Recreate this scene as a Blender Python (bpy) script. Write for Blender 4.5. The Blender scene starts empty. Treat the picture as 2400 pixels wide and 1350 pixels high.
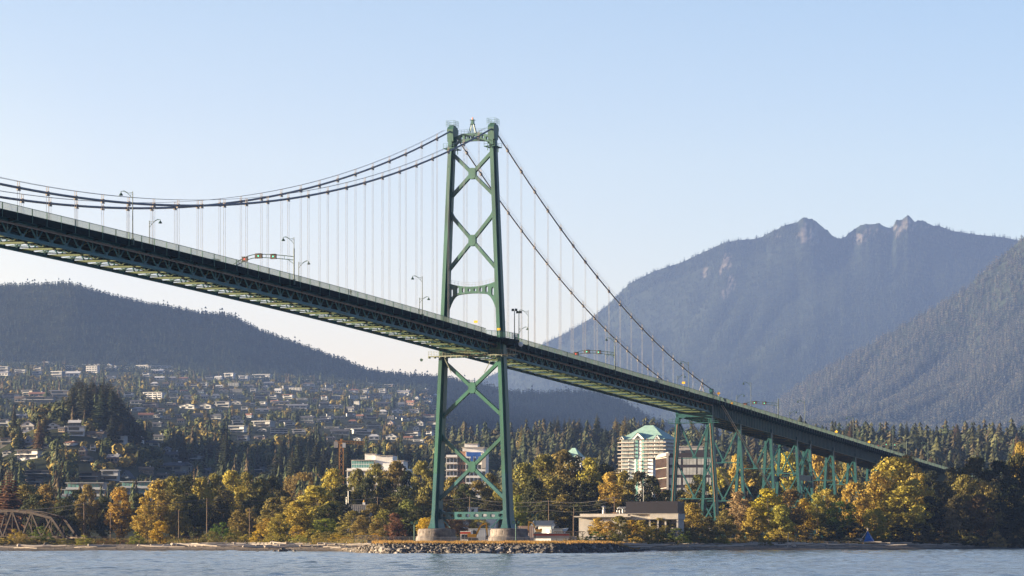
import bpy, math, random
import numpy as np
from mathutils import Vector

random.seed(7)
rng = np.random.default_rng(11)
S = bpy.context.scene
COL = S.collection

# ---------------------------------------------------------------- camera
FPX = 6225.4          # focal length in pixels of a 2400 px wide frame
HOR = 1258.0          # picture row of the horizon
HC = 4.0              # eye height above the water
cam_d = bpy.data.cameras.new('camera')
cam = bpy.data.objects.new('camera', cam_d)
COL.objects.link(cam)
cam.location = (0, 0, HC)
cam.rotation_euler = (math.radians(90), 0, 0)
cam_d.sensor_width = 36
cam_d.lens = FPX / 2400 * 36
cam_d.shift_y = (HOR - 675) / 2400
cam_d.clip_start = 1
cam_d.clip_end = 40000
S.camera = cam

# ---------------------------------------------------------------- light
SUN_EL = math.radians(9.5)
SUN_AZ = math.atan2(-0.045, -0.999)        # direction to the sun in the xy plane
s_dir = Vector((math.cos(SUN_AZ) * math.cos(SUN_EL), math.sin(SUN_AZ) * math.cos(SUN_EL), math.sin(SUN_EL)))
W = bpy.data.worlds.new('World')
S.world = W
W.use_nodes = True
nt = W.node_tree
sky = nt.nodes.new('ShaderNodeTexSky')
sky.sky_type = 'NISHITA'
sky.sun_disc = False
sky.sun_elevation = SUN_EL
sky.sun_rotation = math.radians(90) - SUN_AZ
sky.air_density = 1.0
sky.dust_density = 0.6
sky.ozone_density = 2.0
bg = nt.nodes['Background']
bg.inputs[1].default_value = 0.122
# thin high haze: the sky whitens towards the horizon and towards the sun's side
wtc = nt.nodes.new('ShaderNodeTexCoord'); wsep = nt.nodes.new('ShaderNodeSeparateXYZ')
nt.links.new(wtc.outputs['Generated'], wsep.inputs[0])
def sky_ramp(stops):
    r = nt.nodes.new('ShaderNodeValToRGB'); e = r.color_ramp.elements
    e[0].position = stops[0][0]; e[0].color = (*stops[0][1], 1); e[1].position = stops[-1][0]; e[1].color = (*stops[-1][1], 1)
    for pos, c in stops[1:-1]:
        q = e.new(pos); q.color = (*c, 1)
    return r
wr1 = sky_ramp([(0.0, (1.20, 0.79, 0.735)), (0.075, (1.21, 0.83, 0.735)), (0.14, (1.22, 0.865, 0.735)), (0.2, (1.01, 0.79, 0.72)), (0.3, (0.79, 0.72, 0.73)), (0.5, (0.50, 0.49, 0.55)), (1.0, (0.36, 0.38, 0.46))])
nt.links.new(wsep.outputs['Z'], wr1.inputs[0])
wr2 = sky_ramp([(0.0, (1.0, 1.0, 1.0)), (0.32, (0.76, 0.86, 0.965)), (0.6, (0.46, 0.58, 0.75)), (1.0, (0.29, 0.39, 0.53))])
wm2 = nt.nodes.new('ShaderNodeMapRange'); wm2.inputs['From Min'].default_value = -0.19; wm2.inputs['From Max'].default_value = 1.0
nt.links.new(wsep.outputs['X'], wm2.inputs['Value']); nt.links.new(wm2.outputs[0], wr2.inputs[0])
wx1 = nt.nodes.new('ShaderNodeMix'); wx1.data_type = 'RGBA'; wx1.blend_type = 'MULTIPLY'; wx1.inputs[0].default_value = 1
wx2 = nt.nodes.new('ShaderNodeMix'); wx2.data_type = 'RGBA'; wx2.blend_type = 'MULTIPLY'; wx2.inputs[0].default_value = 1
nt.links.new(sky.outputs[0], wx1.inputs[6]); nt.links.new(wr1.outputs[0], wx1.inputs[7])
nt.links.new(wx1.outputs[2], wx2.inputs[6]); nt.links.new(wr2.outputs[0], wx2.inputs[7])
wr3 = sky_ramp([(0.0, (0.46, 0.52, 0.62)), (0.55, (0.72, 0.77, 0.83)), (0.75, (1.0, 1.0, 1.0))])
wm3 = nt.nodes.new('ShaderNodeMapRange'); wm3.inputs['From Min'].default_value = -1.0; wm3.inputs['From Max'].default_value = 1.0
nt.links.new(wsep.outputs['Y'], wm3.inputs['Value']); nt.links.new(wm3.outputs[0], wr3.inputs[0])
wx3 = nt.nodes.new('ShaderNodeMix'); wx3.data_type = 'RGBA'; wx3.blend_type = 'MULTIPLY'; wx3.inputs[0].default_value = 1
nt.links.new(wx2.outputs[2], wx3.inputs[6]); nt.links.new(wr3.outputs[0], wx3.inputs[7])
nt.links.new(wx3.outputs[2], bg.inputs[0])
sun_d = bpy.data.lights.new('sun', 'SUN')
sun_d.energy = 5.0
sun_d.angle = math.radians(0.5)
sun_d.color = (1.0, 0.81, 0.54)
sun = bpy.data.objects.new('sun', sun_d)
COL.objects.link(sun)
sun.rotation_euler = (-s_dir).to_track_quat('-Z', 'Y').to_euler()
S.view_settings.view_transform = 'Standard'
S.view_settings.look = 'None'
S.view_settings.exposure = 1.81
S.view_settings.gamma = 1.0
S.render.engine = 'CYCLES'
S.cycles.max_bounces = 5
S.cycles.diffuse_bounces = 2
S.cycles.glossy_bounces = 2
S.cycles.transmission_bounces = 3
S.cycles.volume_bounces = 0
S.cycles.transparent_max_bounces = 6
S.cycles.use_denoising = True
S.cycles.use_adaptive_sampling = True
S.cycles.adaptive_threshold = 0.012
S.render.film_transparent = False

# ---------------------------------------------------------------- helpers
def ground_point(px, Y):
    return (px - 1200.0) / FPX * Y

def at(px, py, Y):
    """the point at depth Y that the photograph shows at pixel (px, py)"""
    return Vector(((px - 1200.0) / FPX * Y, Y, HC + (HOR - py) / FPX * Y))

def m_per_px(Y):
    return Y / FPX

def interp(x, pts):
    return np.interp(x, [p[0] for p in pts], [p[1] for p in pts])

def hash2(ix, iy, seed):
    n = (ix * 374761393 + iy * 668265263 + seed * 974634777) & 0x7fffffff
    n = (n ^ (n >> 13)) * 1274126177 & 0x7fffffff
    return ((n ^ (n >> 16)) & 0xffff) / 65535.0

def vnoise(x, y, seed=0):
    x = np.asarray(x, float); y = np.asarray(y, float)
    ix = np.floor(x).astype(np.int64); iy = np.floor(y).astype(np.int64)
    fx = x - ix; fy = y - iy
    fx = fx * fx * (3 - 2 * fx); fy = fy * fy * (3 - 2 * fy)
    a = hash2(ix, iy, seed); b = hash2(ix + 1, iy, seed)
    c = hash2(ix, iy + 1, seed); d = hash2(ix + 1, iy + 1, seed)
    return (a * (1 - fx) + b * fx) * (1 - fy) + (c * (1 - fx) + d * fx) * fy

def fbm(x, y, seed=0, o=4):
    r = 0; amp = 0.5
    for k in range(o):
        r = r + amp * vnoise(np.asarray(x) * 2 ** k, np.asarray(y) * 2 ** k, seed + k)
        amp *= 0.5
    return r / (1 - 0.5 ** o)

MATS = {}
def mat(name, color, rough=0.7, var=0.25, scale=1.0, bump=0.0, metal=0.0, spec=0.3, color2=None, stretch=None, detail=6.0):
    """procedural surface: base colour mottled by noise, with optional bump"""
    if name in MATS:
        return MATS[name]
    m = bpy.data.materials.new(name); m.use_nodes = True
    t = m.node_tree; p = t.nodes['Principled BSDF']
    p.inputs['Roughness'].default_value = rough
    p.inputs['Metallic'].default_value = metal
    p.inputs['Specular IOR Level'].default_value = spec
    tc = t.nodes.new('ShaderNodeTexCoord')
    mp = t.nodes.new('ShaderNodeMapping')
    t.links.new(tc.outputs['Object'], mp.inputs[0])
    if stretch:
        mp.inputs['Scale'].default_value = stretch
    n = t.nodes.new('ShaderNodeTexNoise')
    n.inputs['Scale'].default_value = scale
    n.inputs['Detail'].default_value = detail
    n.inputs['Roughness'].default_value = 0.65
    t.links.new(mp.outputs[0], n.inputs['Vector'])
    r = t.nodes.new('ShaderNodeValToRGB')
    c = np.array(color, float)
    c2 = np.array(color2, float) if color2 else c
    lo = c * (1 - var); hi = np.minimum(c2 * (1 + var), 0.95)
    r.color_ramp.elements[0].position = 0.3; r.color_ramp.elements[0].color = (*lo, 1)
    r.color_ramp.elements[1].position = 0.7; r.color_ramp.elements[1].color = (*hi, 1)
    t.links.new(n.outputs['Fac'], r.inputs[0])
    t.links.new(r.outputs[0], p.inputs['Base Color'])
    if bump:
        b = t.nodes.new('ShaderNodeBump'); b.inputs['Strength'].default_value = bump
        b.inputs['Distance'].default_value = 0.3
        t.links.new(n.outputs['Fac'], b.inputs['Height'])
        t.links.new(b.outputs[0], p.inputs['Normal'])
    MATS[name] = m
    return m

def emit_mat(name, color, strength):
    if name in MATS: return MATS[name]
    m = bpy.data.materials.new(name); m.use_nodes = True
    p = m.node_tree.nodes['Principled BSDF']
    p.inputs['Base Color'].default_value = (*[c * 0.3 for c in color], 1)
    p.inputs['Emission Color'].default_value = (*color, 1)
    p.inputs['Emission Strength'].default_value = strength
    MATS[name] = m
    return m

def foliage_mat(name, attr=None, trans=0.22, var=0.35, scale=0.6):
    """leaf surface: colour of the plant (object colour or per-tree attribute) mottled by noise, partly translucent"""
    m = bpy.data.materials.new(name); m.use_nodes = True
    t = m.node_tree; p = t.nodes['Principled BSDF']; out = t.nodes['Material Output']
    p.inputs['Roughness'].default_value = 0.75
    p.inputs['Specular IOR Level'].default_value = 0.15
    if attr:
        a = t.nodes.new('ShaderNodeAttribute'); a.attribute_name = attr; csock = a.outputs['Color']
    else:
        a = t.nodes.new('ShaderNodeObjectInfo'); csock = a.outputs['Color']
    tc = t.nodes.new('ShaderNodeTexCoord')
    n = t.nodes.new('ShaderNodeTexNoise'); n.inputs['Scale'].default_value = scale; n.inputs['Detail'].default_value = 3
    t.links.new(tc.outputs['Object'], n.inputs['Vector'])
    mr = t.nodes.new('ShaderNodeMapRange')
    mr.inputs['From Min'].default_value = 0.3; mr.inputs['From Max'].default_value = 0.7
    mr.inputs['To Min'].default_value = 1 - var; mr.inputs['To Max'].default_value = 1 + var
    t.links.new(n.outputs['Fac'], mr.inputs['Value'])
    mx = t.nodes.new('ShaderNodeVectorMath'); mx.operation = 'SCALE'
    t.links.new(csock, mx.inputs[0]); t.links.new(mr.outputs[0], mx.inputs['Scale'])
    t.links.new(mx.outputs[0], p.inputs['Base Color'])
    if trans > 0:
        tr = t.nodes.new('ShaderNodeBsdfTranslucent')
        t.links.new(mx.outputs[0], tr.inputs['Color'])
        ms = t.nodes.new('ShaderNodeMixShader'); ms.inputs[0].default_value = trans
        t.links.new(p.outputs[0], ms.inputs[1]); t.links.new(tr.outputs[0], ms.inputs[2])
        t.links.new(ms.outputs[0], out.inputs['Surface'])
    MATS[name] = m
    return m

ORD = ['first', 'second', 'third', 'fourth', 'fifth', 'sixth', 'seventh', 'eighth', 'ninth', 'tenth', 'eleventh', 'twelfth', 'thirteenth', 'fourteenth', 'fifteenth',
       'sixteenth', 'seventeenth', 'eighteenth', 'nineteenth', 'twentieth']
SERIES = {}
def series(o, px, desc, cat, group=None):
    """remember a thing whose label may need its place among its look-alikes"""
    SERIES.setdefault(desc, []).append((px, o)); o['category'] = cat
    if group: o['group'] = group
def finish_series():
    for desc, L in SERIES.items():
        L.sort(key=lambda q: q[0])
        for k, (px, o) in enumerate(L):
            if len(L) == 1: o['label'] = desc
            elif k == 0: o['label'] = desc + ', leftmost such one'
            elif k == len(L) - 1: o['label'] = desc + ', rightmost such one'
            elif k < 20: o['label'] = desc + ', ' + ORD[k] + ' from left'
            else: o['label'] = desc + ', number %d from left' % (k + 1)

def link(name, me, parent=None, loc=None, rz=0.0):
    o = bpy.data.objects.new(name, me); COL.objects.link(o)
    if parent is not None: o.parent = parent
    if loc is not None: o.location = loc
    if rz: o.rotation_euler = (0, 0, rz)
    return o

def tag(o, label=None, cat=None, group=None, kind=None):
    if label: o['label'] = label
    if cat: o['category'] = cat
    if group: o['group'] = group
    if kind: o['kind'] = kind
    return o

def empty(name, loc=(0, 0, 0), rz=0.0):
    o = bpy.data.objects.new(name, None); COL.objects.link(o)
    o.location = loc; o.rotation_euler = (0, 0, rz); o.empty_display_size = 0.5
    return o

def copy_tree(o, parent=None):
    c = o.copy(); COL.objects.link(c)
    if parent is not None: c.parent = parent
    for ch in list(o.children):
        copy_tree(ch, c)
    return c

class MB:
    """collects boxes, bars, tubes and plates into one mesh"""
    def __init__(self):
        self.v = []; self.f = []; self.m = []
    def add(self, vs, fs, mi=0):
        k = len(self.v)
        self.v.extend([tuple(p) for p in vs])
        self.f.extend([tuple(i + k for i in q) for q in fs]); self.m.extend([mi] * len(fs))
        return self
    def box(self, c, s, mi=0, rz=0.0):
        cx, cy, cz = c; a, b, h = s[0] / 2, s[1] / 2, s[2] / 2
        co, si = math.cos(rz), math.sin(rz)
        vs = [(cx + x * co - y * si, cy + x * si + y * co, cz + z) for z in (-h, h) for x, y in ((-a, -b), (a, -b), (a, b), (-a, b))]
        return self.add(vs, [(3, 2, 1, 0), (4, 5, 6, 7), (0, 1, 5, 4), (1, 2, 6, 5), (2, 3, 7, 6), (3, 0, 4, 7)], mi)
    def span(self, x0, x1, y0, y1, z0, z1, mi=0):
        return self.box(((x0 + x1) / 2, (y0 + y1) / 2, (z0 + z1) / 2), (x1 - x0, y1 - y0, z1 - z0), mi)
    def bar(self, p, q, w, h=None, mi=0, up=(0, 0, 1), w2=None, h2=None):
        p = Vector(p); q = Vector(q); h = h or w
        w2 = w2 if w2 is not None else w; h2 = h2 if h2 is not None else h
        d = (q - p).normalized(); u = Vector(up)
        if abs(d.dot(u)) > 0.98: u = Vector((1, 0, 0))
        s = d.cross(u).normalized(); u = s.cross(d).normalized()
        vs = []
        for o, a, b in ((p, w, h), (q, w2, h2)):
            vs += [o + s * (sx * a / 2) + u * (sz * b / 2) for sx, sz in ((-1, -1), (1, -1), (1, 1), (-1, 1))]
        return self.add(vs, [(0, 1, 2, 3), (7, 6, 5, 4), (4, 5, 1, 0), (5, 6, 2, 1), (6, 7, 3, 2), (7, 4, 0, 3)], mi)
    def tube(self, pts, r, n=6, mi=0, r2=None, cap=True):
        pts = [Vector(p) for p in pts]; N = len(pts); r2 = r if r2 is None else r2
        vs = []
        for i, p in enumerate(pts):
            d = (pts[min(i + 1, N - 1)] - pts[max(i - 1, 0)]).normalized()
            u = Vector((0, 0, 1)) if abs(d.z) < 0.9 else Vector((1, 0, 0))
            s = d.cross(u).normalized(); u = s.cross(d)
            rr = r + (r2 - r) * i / max(1, N - 1)
            vs += [p + s * (rr * math.cos(2 * math.pi * k / n)) + u * (rr * math.sin(2 * math.pi * k / n)) for k in range(n)]
        fs = [(i * n + k, (i + 1) * n + k, (i + 1) * n + (k + 1) % n, i * n + (k + 1) % n) for i in range(N - 1) for k in range(n)]
        if cap: fs += [tuple(range(n)), tuple(range((N - 1) * n, N * n))[::-1]]
        return self.add(vs, fs, mi)
    def lathe(self, prof, c=(0, 0, 0), n=16, mi=0, sx=1.0, sy=1.0):
        vs = [(c[0] + r * sx * math.cos(2 * math.pi * k / n), c[1] + r * sy * math.sin(2 * math.pi * k / n), c[2] + z) for r, z in prof for k in range(n)]
        N = len(prof)
        fs = [(i * n + k, i * n + (k + 1) % n, (i + 1) * n + (k + 1) % n, (i + 1) * n + k) for i in range(N - 1) for k in range(n)]
        fs += [tuple(range(n))[::-1], tuple(range((N - 1) * n, N * n))]
        return self.add(vs, fs, mi)
    def plate(self, poly, a0, a1, axis='x', mi=0):
        """polygon given in the other two axes, extruded along axis from a0 to a1"""
        n = len(poly)
        def P(a, p):
            return {'x': (a, p[0], p[1]), 'y': (p[0], a, p[1]), 'z': (p[0], p[1], a)}[axis]
        vs = [P(a0, p) for p in poly] + [P(a1, p) for p in poly]
        fs = [tuple(range(n))[::-1], tuple(range(n, 2 * n))] + [(i, (i + 1) % n, n + (i + 1) % n, n + i) for i in range(n)]
        return self.add(vs, fs, mi)
    def build_split(self, name, mats, parent, nv=8, nf=6, limit=100):
        """each box of this collector as a part of its own; what is past the limit as one part"""
        n = len(self.v) // nv
        for k in range(min(n, limit)):
            q = MB(); q.v = self.v[k * nv:(k + 1) * nv]; q.f = [tuple(i - k * nv for i in f) for f in self.f[k * nf:(k + 1) * nf]]; q.m = [0] * nf
            q.build(name, mats, parent)
        if n > limit:
            q = MB(); q.v = self.v[limit * nv:]; q.f = [tuple(i - limit * nv for i in f) for f in self.f[limit * nf:]]; q.m = [0] * len(q.f)
            o = q.build(name, mats, parent); o['kind'] = 'stuff'
    def mesh(self, name, mats, smooth=False):
        me = bpy.data.meshes.new(name)
        me.from_pydata(self.v, [], self.f)
        for x in (mats if isinstance(mats, (list, tuple)) else [mats]): me.materials.append(x)
        if len(self.m): me.polygons.foreach_set('material_index', self.m)
        if smooth: me.polygons.foreach_set('use_smooth', [True] * len(self.f))
        me.validate(); me.update()
        return me
    def build(self, name, mats, parent=None, loc=None, rz=0.0, smooth=False):
        return link(name, self.mesh(name, mats, smooth), parent, loc, rz)

def np_mesh(name, V, F, mats, smooth=False, col=None, colname='tint'):
    """mesh from numpy arrays: V (n,3), F (m,k) all of one size"""
    me = bpy.data.meshes.new(name)
    n, k = F.shape
    me.vertices.add(len(V)); me.vertices.foreach_set('co', np.asarray(V, np.float32).ravel())
    me.loops.add(n * k); me.loops.foreach_set('vertex_index', F.astype(np.int32).ravel())
    me.polygons.add(n)
    me.polygons.foreach_set('loop_start', np.arange(0, n * k, k, dtype=np.int32))
    for x in (mats if isinstance(mats, (list, tuple)) else [mats]): me.materials.append(x)
    if smooth: me.polygons.foreach_set('use_smooth', np.ones(n, bool))
    if col is not None:
        a = me.attributes.new(colname, 'FLOAT_COLOR', 'POINT')
        c4 = np.ones((len(V), 4), np.float32); c4[:, :3] = col
        a.data.foreach_set('color', c4.ravel())
    me.update(calc_edges=True); me.validate()
    return me

def grid_faces(nr, nc):
    i = np.arange(nr - 1)[:, None] * nc + np.arange(nc - 1)[None, :]
    i = i.ravel()
    return np.stack([i, i + 1, i + nc + 1, i + nc], 1)
# ---------------------------------------------------------------- terrain
SHORE = [(-1500, 760), (0, 754), (400, 752), (640, 738), (790, 718), (850, 648), (900, 630), (1300, 628), (1420, 650), (1490, 700), (1560, 735),
         (1700, 778), (2050, 800), (2200, 850), (2300, 922), (2400, 976), (4000, 1010)]
def riprap(px):
    return np.clip(np.minimum((px - 800) / 60, (1490 - px) / 60), 0, 1)
RIDGE = [(-900, 700), (-300, 660), (0, 676), (170, 674), (230, 694), (320, 716), (400, 729), (470, 744), (540, 747), (600, 776), (660, 800), (720, 820), (790, 845),
         (860, 873), (930, 883), (1000, 888), (1040, 891), (1100, 903), (1196, 926), (1280, 928), (1362, 922), (1406, 926), (1443, 938), (1487, 962), (1530, 985), (1600, 1010), (3200, 1030)]
YR = 6400.0
YT_ = 5600.0
def smooth01(x):
    x = np.clip(x, 0, 1); return x * x * (3 - 2 * x)
def zrow(y, Y):
    return HC + (HOR - y) / FPX * Y

def ground_z(px, Y):
    """height of the land seen in column px at depth Y"""
    px = np.asarray(px, float); Y = np.asarray(Y, float)
    px, Y = np.broadcast_arrays(px, Y)
    d = Y - interp(px, SHORE)
    rr = riprap(px)
    beach = np.interp(d, [-80, 0, 22, 42, 56, 90, 300], [-4, 0, 0.95, 1.7, 2.6, 3.0, 3.4])
    rock = np.interp(d, [-80, -3, 0, 6.5, 9, 60, 300], [-4, -1, 0, 2.0, 2.2, 2.45, 3.2])
    z0 = beach * (1 - rr) + rock * rr
    top = interp(px, [(-900, 845), (0, 856), (400, 872), (700, 893), (1000, 922), (1300, 950), (3200, 960)])
    zr = zrow(interp(px, RIDGE), YR)
    zt = np.minimum(zrow(top, YT_), zr * 0.86)
    # left slope with houses
    zl = 3.4 + (zt - 3.4) * np.interp(Y, [1130, 1500, 2000, 2800, 4000, YT_], [0, 0.075, 0.185, 0.36, 0.63, 1.0])
    up = smooth01((Y - YT_) / (YR - YT_))
    zl = np.where(Y > YT_, zt + (zr - zt) * up, zl)
    # right forest rise
    zf = np.interp(Y, [1150, 1350, 1800, 2250, 2600, 3500, YT_], [3.4, 8, 40, 84, 84, 70, 170])
    zf = np.where(Y > YT_, 170 + (zr - 170) * up, zf)
    b = smooth01((px - 980) / 220)
    z = zl * (1 - b) + zf * b
    z = np.where(Y > YR, zr - (Y - YR) * 0.25, z)
    # wooded knoll at left
    X = (px - 1200) / FPX * Y
    kx = (px - 165) / 185.0; ky = (Y - 1830) / 260.0
    z = z + 34 * np.exp(-(kx ** 2) ** 1.3 - ky ** 2) 
    amp = np.clip((Y - 1300) / 800, 0, 1)
    z = z + amp * 12 * (fbm(X / 260, Y / 330, 3) - 0.5)
    return np.where(Y < 1130, z0, np.maximum(z0 * 0 + z, 3.0))

def gz(px, Y):
    return float(ground_z(px, Y))

rows = np.concatenate([np.linspace(560, 640, 33), np.linspace(644, 1000, 90), np.linspace(1010, 2000, 70), np.linspace(2030, 7000, 110)])
cols = np.linspace(-620, 3020, 260)
PX, YY = np.meshgrid(cols, rows)
ZZ = ground_z(PX, YY)
XX = (PX - 1200) / FPX * YY
V = np.stack([XX.ravel(), YY.ravel(), ZZ.ravel()], 1)

def ground_material():
    m = bpy.data.materials.new('coast_ground'); m.use_nodes = True
    t = m.node_tree; p = t.nodes['Principled BSDF']; p.inputs['Roughness'].default_value = 0.95
    p.inputs['Specular IOR Level'].default_value = 0.1
    g = t.nodes.new('ShaderNodeNewGeometry'); sp = t.nodes.new('ShaderNodeSeparateXYZ')
    t.links.new(g.outputs['Position'], sp.inputs[0])
    n1 = t.nodes.new('ShaderNodeTexNoise'); n1.inputs['Scale'].default_value = 0.25; n1.inputs['Detail'].default_value = 8
    n2 = t.nodes.new('ShaderNodeTexNoise'); n2.inputs['Scale'].default_value = 0.02; n2.inputs['Detail'].default_value = 5
    for n in (n1, n2): t.links.new(g.outputs['Position'], n.inputs['Vector'])
    sand = t.nodes.new('ShaderNodeValToRGB')
    sand.color_ramp.elements[0].color = (0.13, 0.10, 0.075, 1); sand.color_ramp.elements[1].color = (0.34, 0.27, 0.20, 1)
    sand.color_ramp.elements[0].position = 0.35; sand.color_ramp.elements[1].position = 0.65
    t.links.new(n1.outputs['Fac'], sand.inputs[0])
    veg = t.nodes.new('ShaderNodeValToRGB')
    veg.color_ramp.elements[0].color = (0.014, 0.020, 0.009, 1); veg.color_ramp.elements[1].color = (0.045, 0.048, 0.02, 1)
    veg.color_ramp.elements[0].position = 0.35; veg.color_ramp.elements[1].position = 0.7
    t.links.new(n2.outputs['Fac'], veg.inputs[0])
    # sand low, wet just above the water, vegetation above
    ad = t.nodes.new('ShaderNodeMath'); ad.operation = 'MULTIPLY_ADD'; ad.inputs[1].default_value = 1.6; ad.inputs[2].default_value = -0.8
    t.links.new(n1.outputs['Fac'], ad.inputs[0])
    h = t.nodes.new('ShaderNodeMath'); h.operation = 'ADD'
    t.links.new(sp.outputs['Z'], h.inputs[0]); t.links.new(ad.outputs[0], h.inputs[1])
    mr = t.nodes.new('ShaderNodeMapRange'); mr.inputs['From Min'].default_value = 2.2; mr.inputs['From Max'].default_value = 2.9
    t.links.new(h.outputs[0], mr.inputs['Value'])
    mx = t.nodes.new('ShaderNodeMix'); mx.data_type = 'RGBA'
    t.links.new(mr.outputs[0], mx.inputs[0]); t.links.new(sand.outputs[0], mx.inputs[6]); t.links.new(veg.outputs[0], mx.inputs[7])
    wet = t.nodes.new('ShaderNodeMapRange'); wet.inputs['From Min'].default_value = 0.25; wet.inputs['From Max'].default_value = 0.8; wet.inputs['To Min'].default_value = 0.42
    t.links.new(sp.outputs['Z'], wet.inputs['Value'])
    ws = t.nodes.new('ShaderNodeVectorMath'); ws.operation = 'SCALE'
    t.links.new(mx.outputs[2], ws.inputs[0]); t.links.new(wet.outputs[0], ws.inputs['Scale'])
    t.links.new(ws.outputs[0], p.inputs['Base Color'])
    return m
ground = link('ground', np_mesh('ground', V, grid_faces(len(rows), len(cols)), ground_material(), True))
ground['kind'] = 'structure'

# ---------------------------------------------------------------- water
def water():
    r = []; y = 235.0
    while y < 1030:
        r.append(y); y += max(0.45, 0.0042 * (y - 120) ** 1.0 * 0.42)
    r = np.array([-120.0, 60, 150, 200] + r)
    c = np.linspace(-1, 1, 330)
    Yw, C = np.meshgrid(r, c, indexing='ij')
    half = 0.205 * np.maximum(Yw, 240) + 40
    Xw = C * half
    amp = np.clip((Yw - 200) / 40, 0, 1)
    def wave(lx, ly, sd): return fbm(Xw / lx, Yw / ly, sd, 3) - 0.5
    Zw = amp * (0.34 * wave(8, 7, 21) + 0.42 * wave(3.6, 3.2, 22) + 0.26 * wave(1.9, 1.7, 24))
    # calmer streaks
    Zw *= 0.6 + 0.8 * fbm(Xw / 26, Yw / 30, 23, 3)
    V = np.stack([Xw.ravel(), Yw.ravel(), Zw.ravel()], 1)
    m = bpy.data.materials.new('sea_water'); m.use_nodes = True
    t = m.node_tree; p = t.nodes['Principled BSDF']
    p.inputs['Base Color'].default_value = (0.11, 0.15, 0.19, 1)
    p.inputs['Roughness'].default_value = 0.12
    p.inputs['IOR'].default_value = 1.33
    g = t.nodes.new('ShaderNodeNewGeometry')
    mp = t.nodes.new('ShaderNodeMapping'); mp.inputs['Scale'].default_value = (1.0, 1.6, 1)
    t.links.new(g.outputs['Position'], mp.inputs[0])
    n = t.nodes.new('ShaderNodeTexNoise'); n.inputs['Scale'].default_value = 0.9; n.inputs['Detail'].default_value = 5
    t.links.new(mp.outputs[0], n.inputs['Vector'])
    b = t.nodes.new('ShaderNodeBump'); b.inputs['Strength'].default_value = 0.35; b.inputs['Distance'].default_value = 0.25
    t.links.new(n.outputs['Fac'], b.inputs['Height']); t.links.new(b.outputs[0], p.inputs['Normal'])
    o = link('water', np_mesh('water', V, grid_faces(len(r), len(c)), m, True))
    o['kind'] = 'structure'
    # plain sheet that carries the inlet out to the sides
    mb = MB()
    for x0, x1 in ((-1500, 1500),):
        mb.add([(x0, -120, -0.75), (x1, -120, -0.75), (x1, 1060, -0.75), (x0, 1060, -0.75)], [(0, 1, 2, 3)])
    o2 = mb.build('sea', m); o2['kind'] = 'structure'
water()

# ---------------------------------------------------------------- mountains
M_RIDGE = [(700, 940), (1000, 925), (1100, 905), (1135, 890), (1180, 866), (1230, 830), (1280, 803), (1330, 779), (1385, 746), (1420, 719), (1450, 690), (1475, 665), (1530, 637), (1600, 614), (1640, 595),
           (1700, 568), (1740, 562), (1770, 560), (1795, 552), (1805, 543), (1830, 531), (1862, 522), (1880, 511), (1900, 511), (1915, 520), (1940, 541), (1968, 562),
           (1985, 552), (2000, 538), (2020, 527), (2040, 524), (2062, 525), (2075, 530), (2088, 534), (2094, 528), (2100, 517), (2116, 513), (2128, 505), (2138, 514), (2146, 520), (2152, 516), (2166, 518), (2174, 525), (2200, 529), (2230, 541),
           (2290, 550), (2350, 556), (2400, 566), (2600, 600), (3000, 690)]
YM = 14000.0
def mountain_z(px, Y):
    zr = zrow(interp(px, M_RIDGE), YM)
    u = (YM - Y) / 4400.0
    X = (px - 1200) / FPX * YM
    pxa = np.asarray(px, float)
    zs = sum(zrow(interp(pxa + d, M_RIDGE), YM) for d in (-220, -150, -90, -40, 0, 40, 90, 150, 220)) / 9.0
    b = np.clip(u / 0.16, 0, 1); b = b * b * (3 - 2 * b)
    crag = np.clip((pxa - 1780) / 30, 0, 1) * np.clip((2215 - pxa) / 30, 0, 1) * np.clip(1 - u / 0.10, 0, 1)
    zr = zr + crag * 18 * (fbm(pxa / 7.0, u * 25 + 3, 47, 3) - 0.55)
    z = (zr * (1 - b) + zs * b) * (1 - np.clip(u, 0, 1) ** 0.8 * 0.86)
    rug = np.clip(u * 6, 0, 1) * np.clip((1 - u) * 3, 0, 1)
    g = np.abs(vnoise(X / 420 + 1.9 * u + 0.7 * vnoise(X / 740, u * 3, 44), u * 3.2, 41) - 0.5)
    g2 = np.abs(vnoise(X / 170 + 4 * u, u * 9, 42) - 0.5)
    z = z - rug * (70 * (0.5 - g) + 42 * (0.5 - g2))
    z = np.where(Y > YM, zr - (Y - YM) * 0.8, z)
    return z
def rock_material():
    m = bpy.data.materials.new('mountain_surface'); m.use_nodes = True
    t = m.node_tree; p = t.nodes['Principled BSDF']; p.inputs['Roughness'].default_value = 0.95
    p.inputs['Specular IOR Level'].default_value = 0.05
    a = t.nodes.new('ShaderNodeAttribute'); a.attribute_name = 'tint'
    g = t.nodes.new('ShaderNodeNewGeometry')
    n = t.nodes.new('ShaderNodeTexNoise'); n.inputs['Scale'].default_value = 0.03; n.inputs['Detail'].default_value = 8
    t.links.new(g.outputs['Position'], n.inputs['Vector'])
    mr = t.nodes.new('ShaderNodeMapRange'); mr.inputs['To Min'].default_value = 0.5; mr.inputs['To Max'].default_value = 1.5
    mr.inputs['From Min'].default_value = 0.3; mr.inputs['From Max'].default_value = 0.7
    t.links.new(n.outputs['Fac'], mr.inputs['Value'])
    mx = t.nodes.new('ShaderNodeVectorMath'); mx.operation = 'SCALE'
    t.links.new(a.outputs['Color'], mx.inputs[0]); t.links.new(mr.outputs[0], mx.inputs['Scale'])
    t.links.new(mx.outputs[0], p.inputs['Base Color'])
    return m
ROCKM = rock_material()
GREEN = np.array([0.028, 0.036, 0.022]); ROCK = np.array([0.36, 0.29, 0.25])
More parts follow.
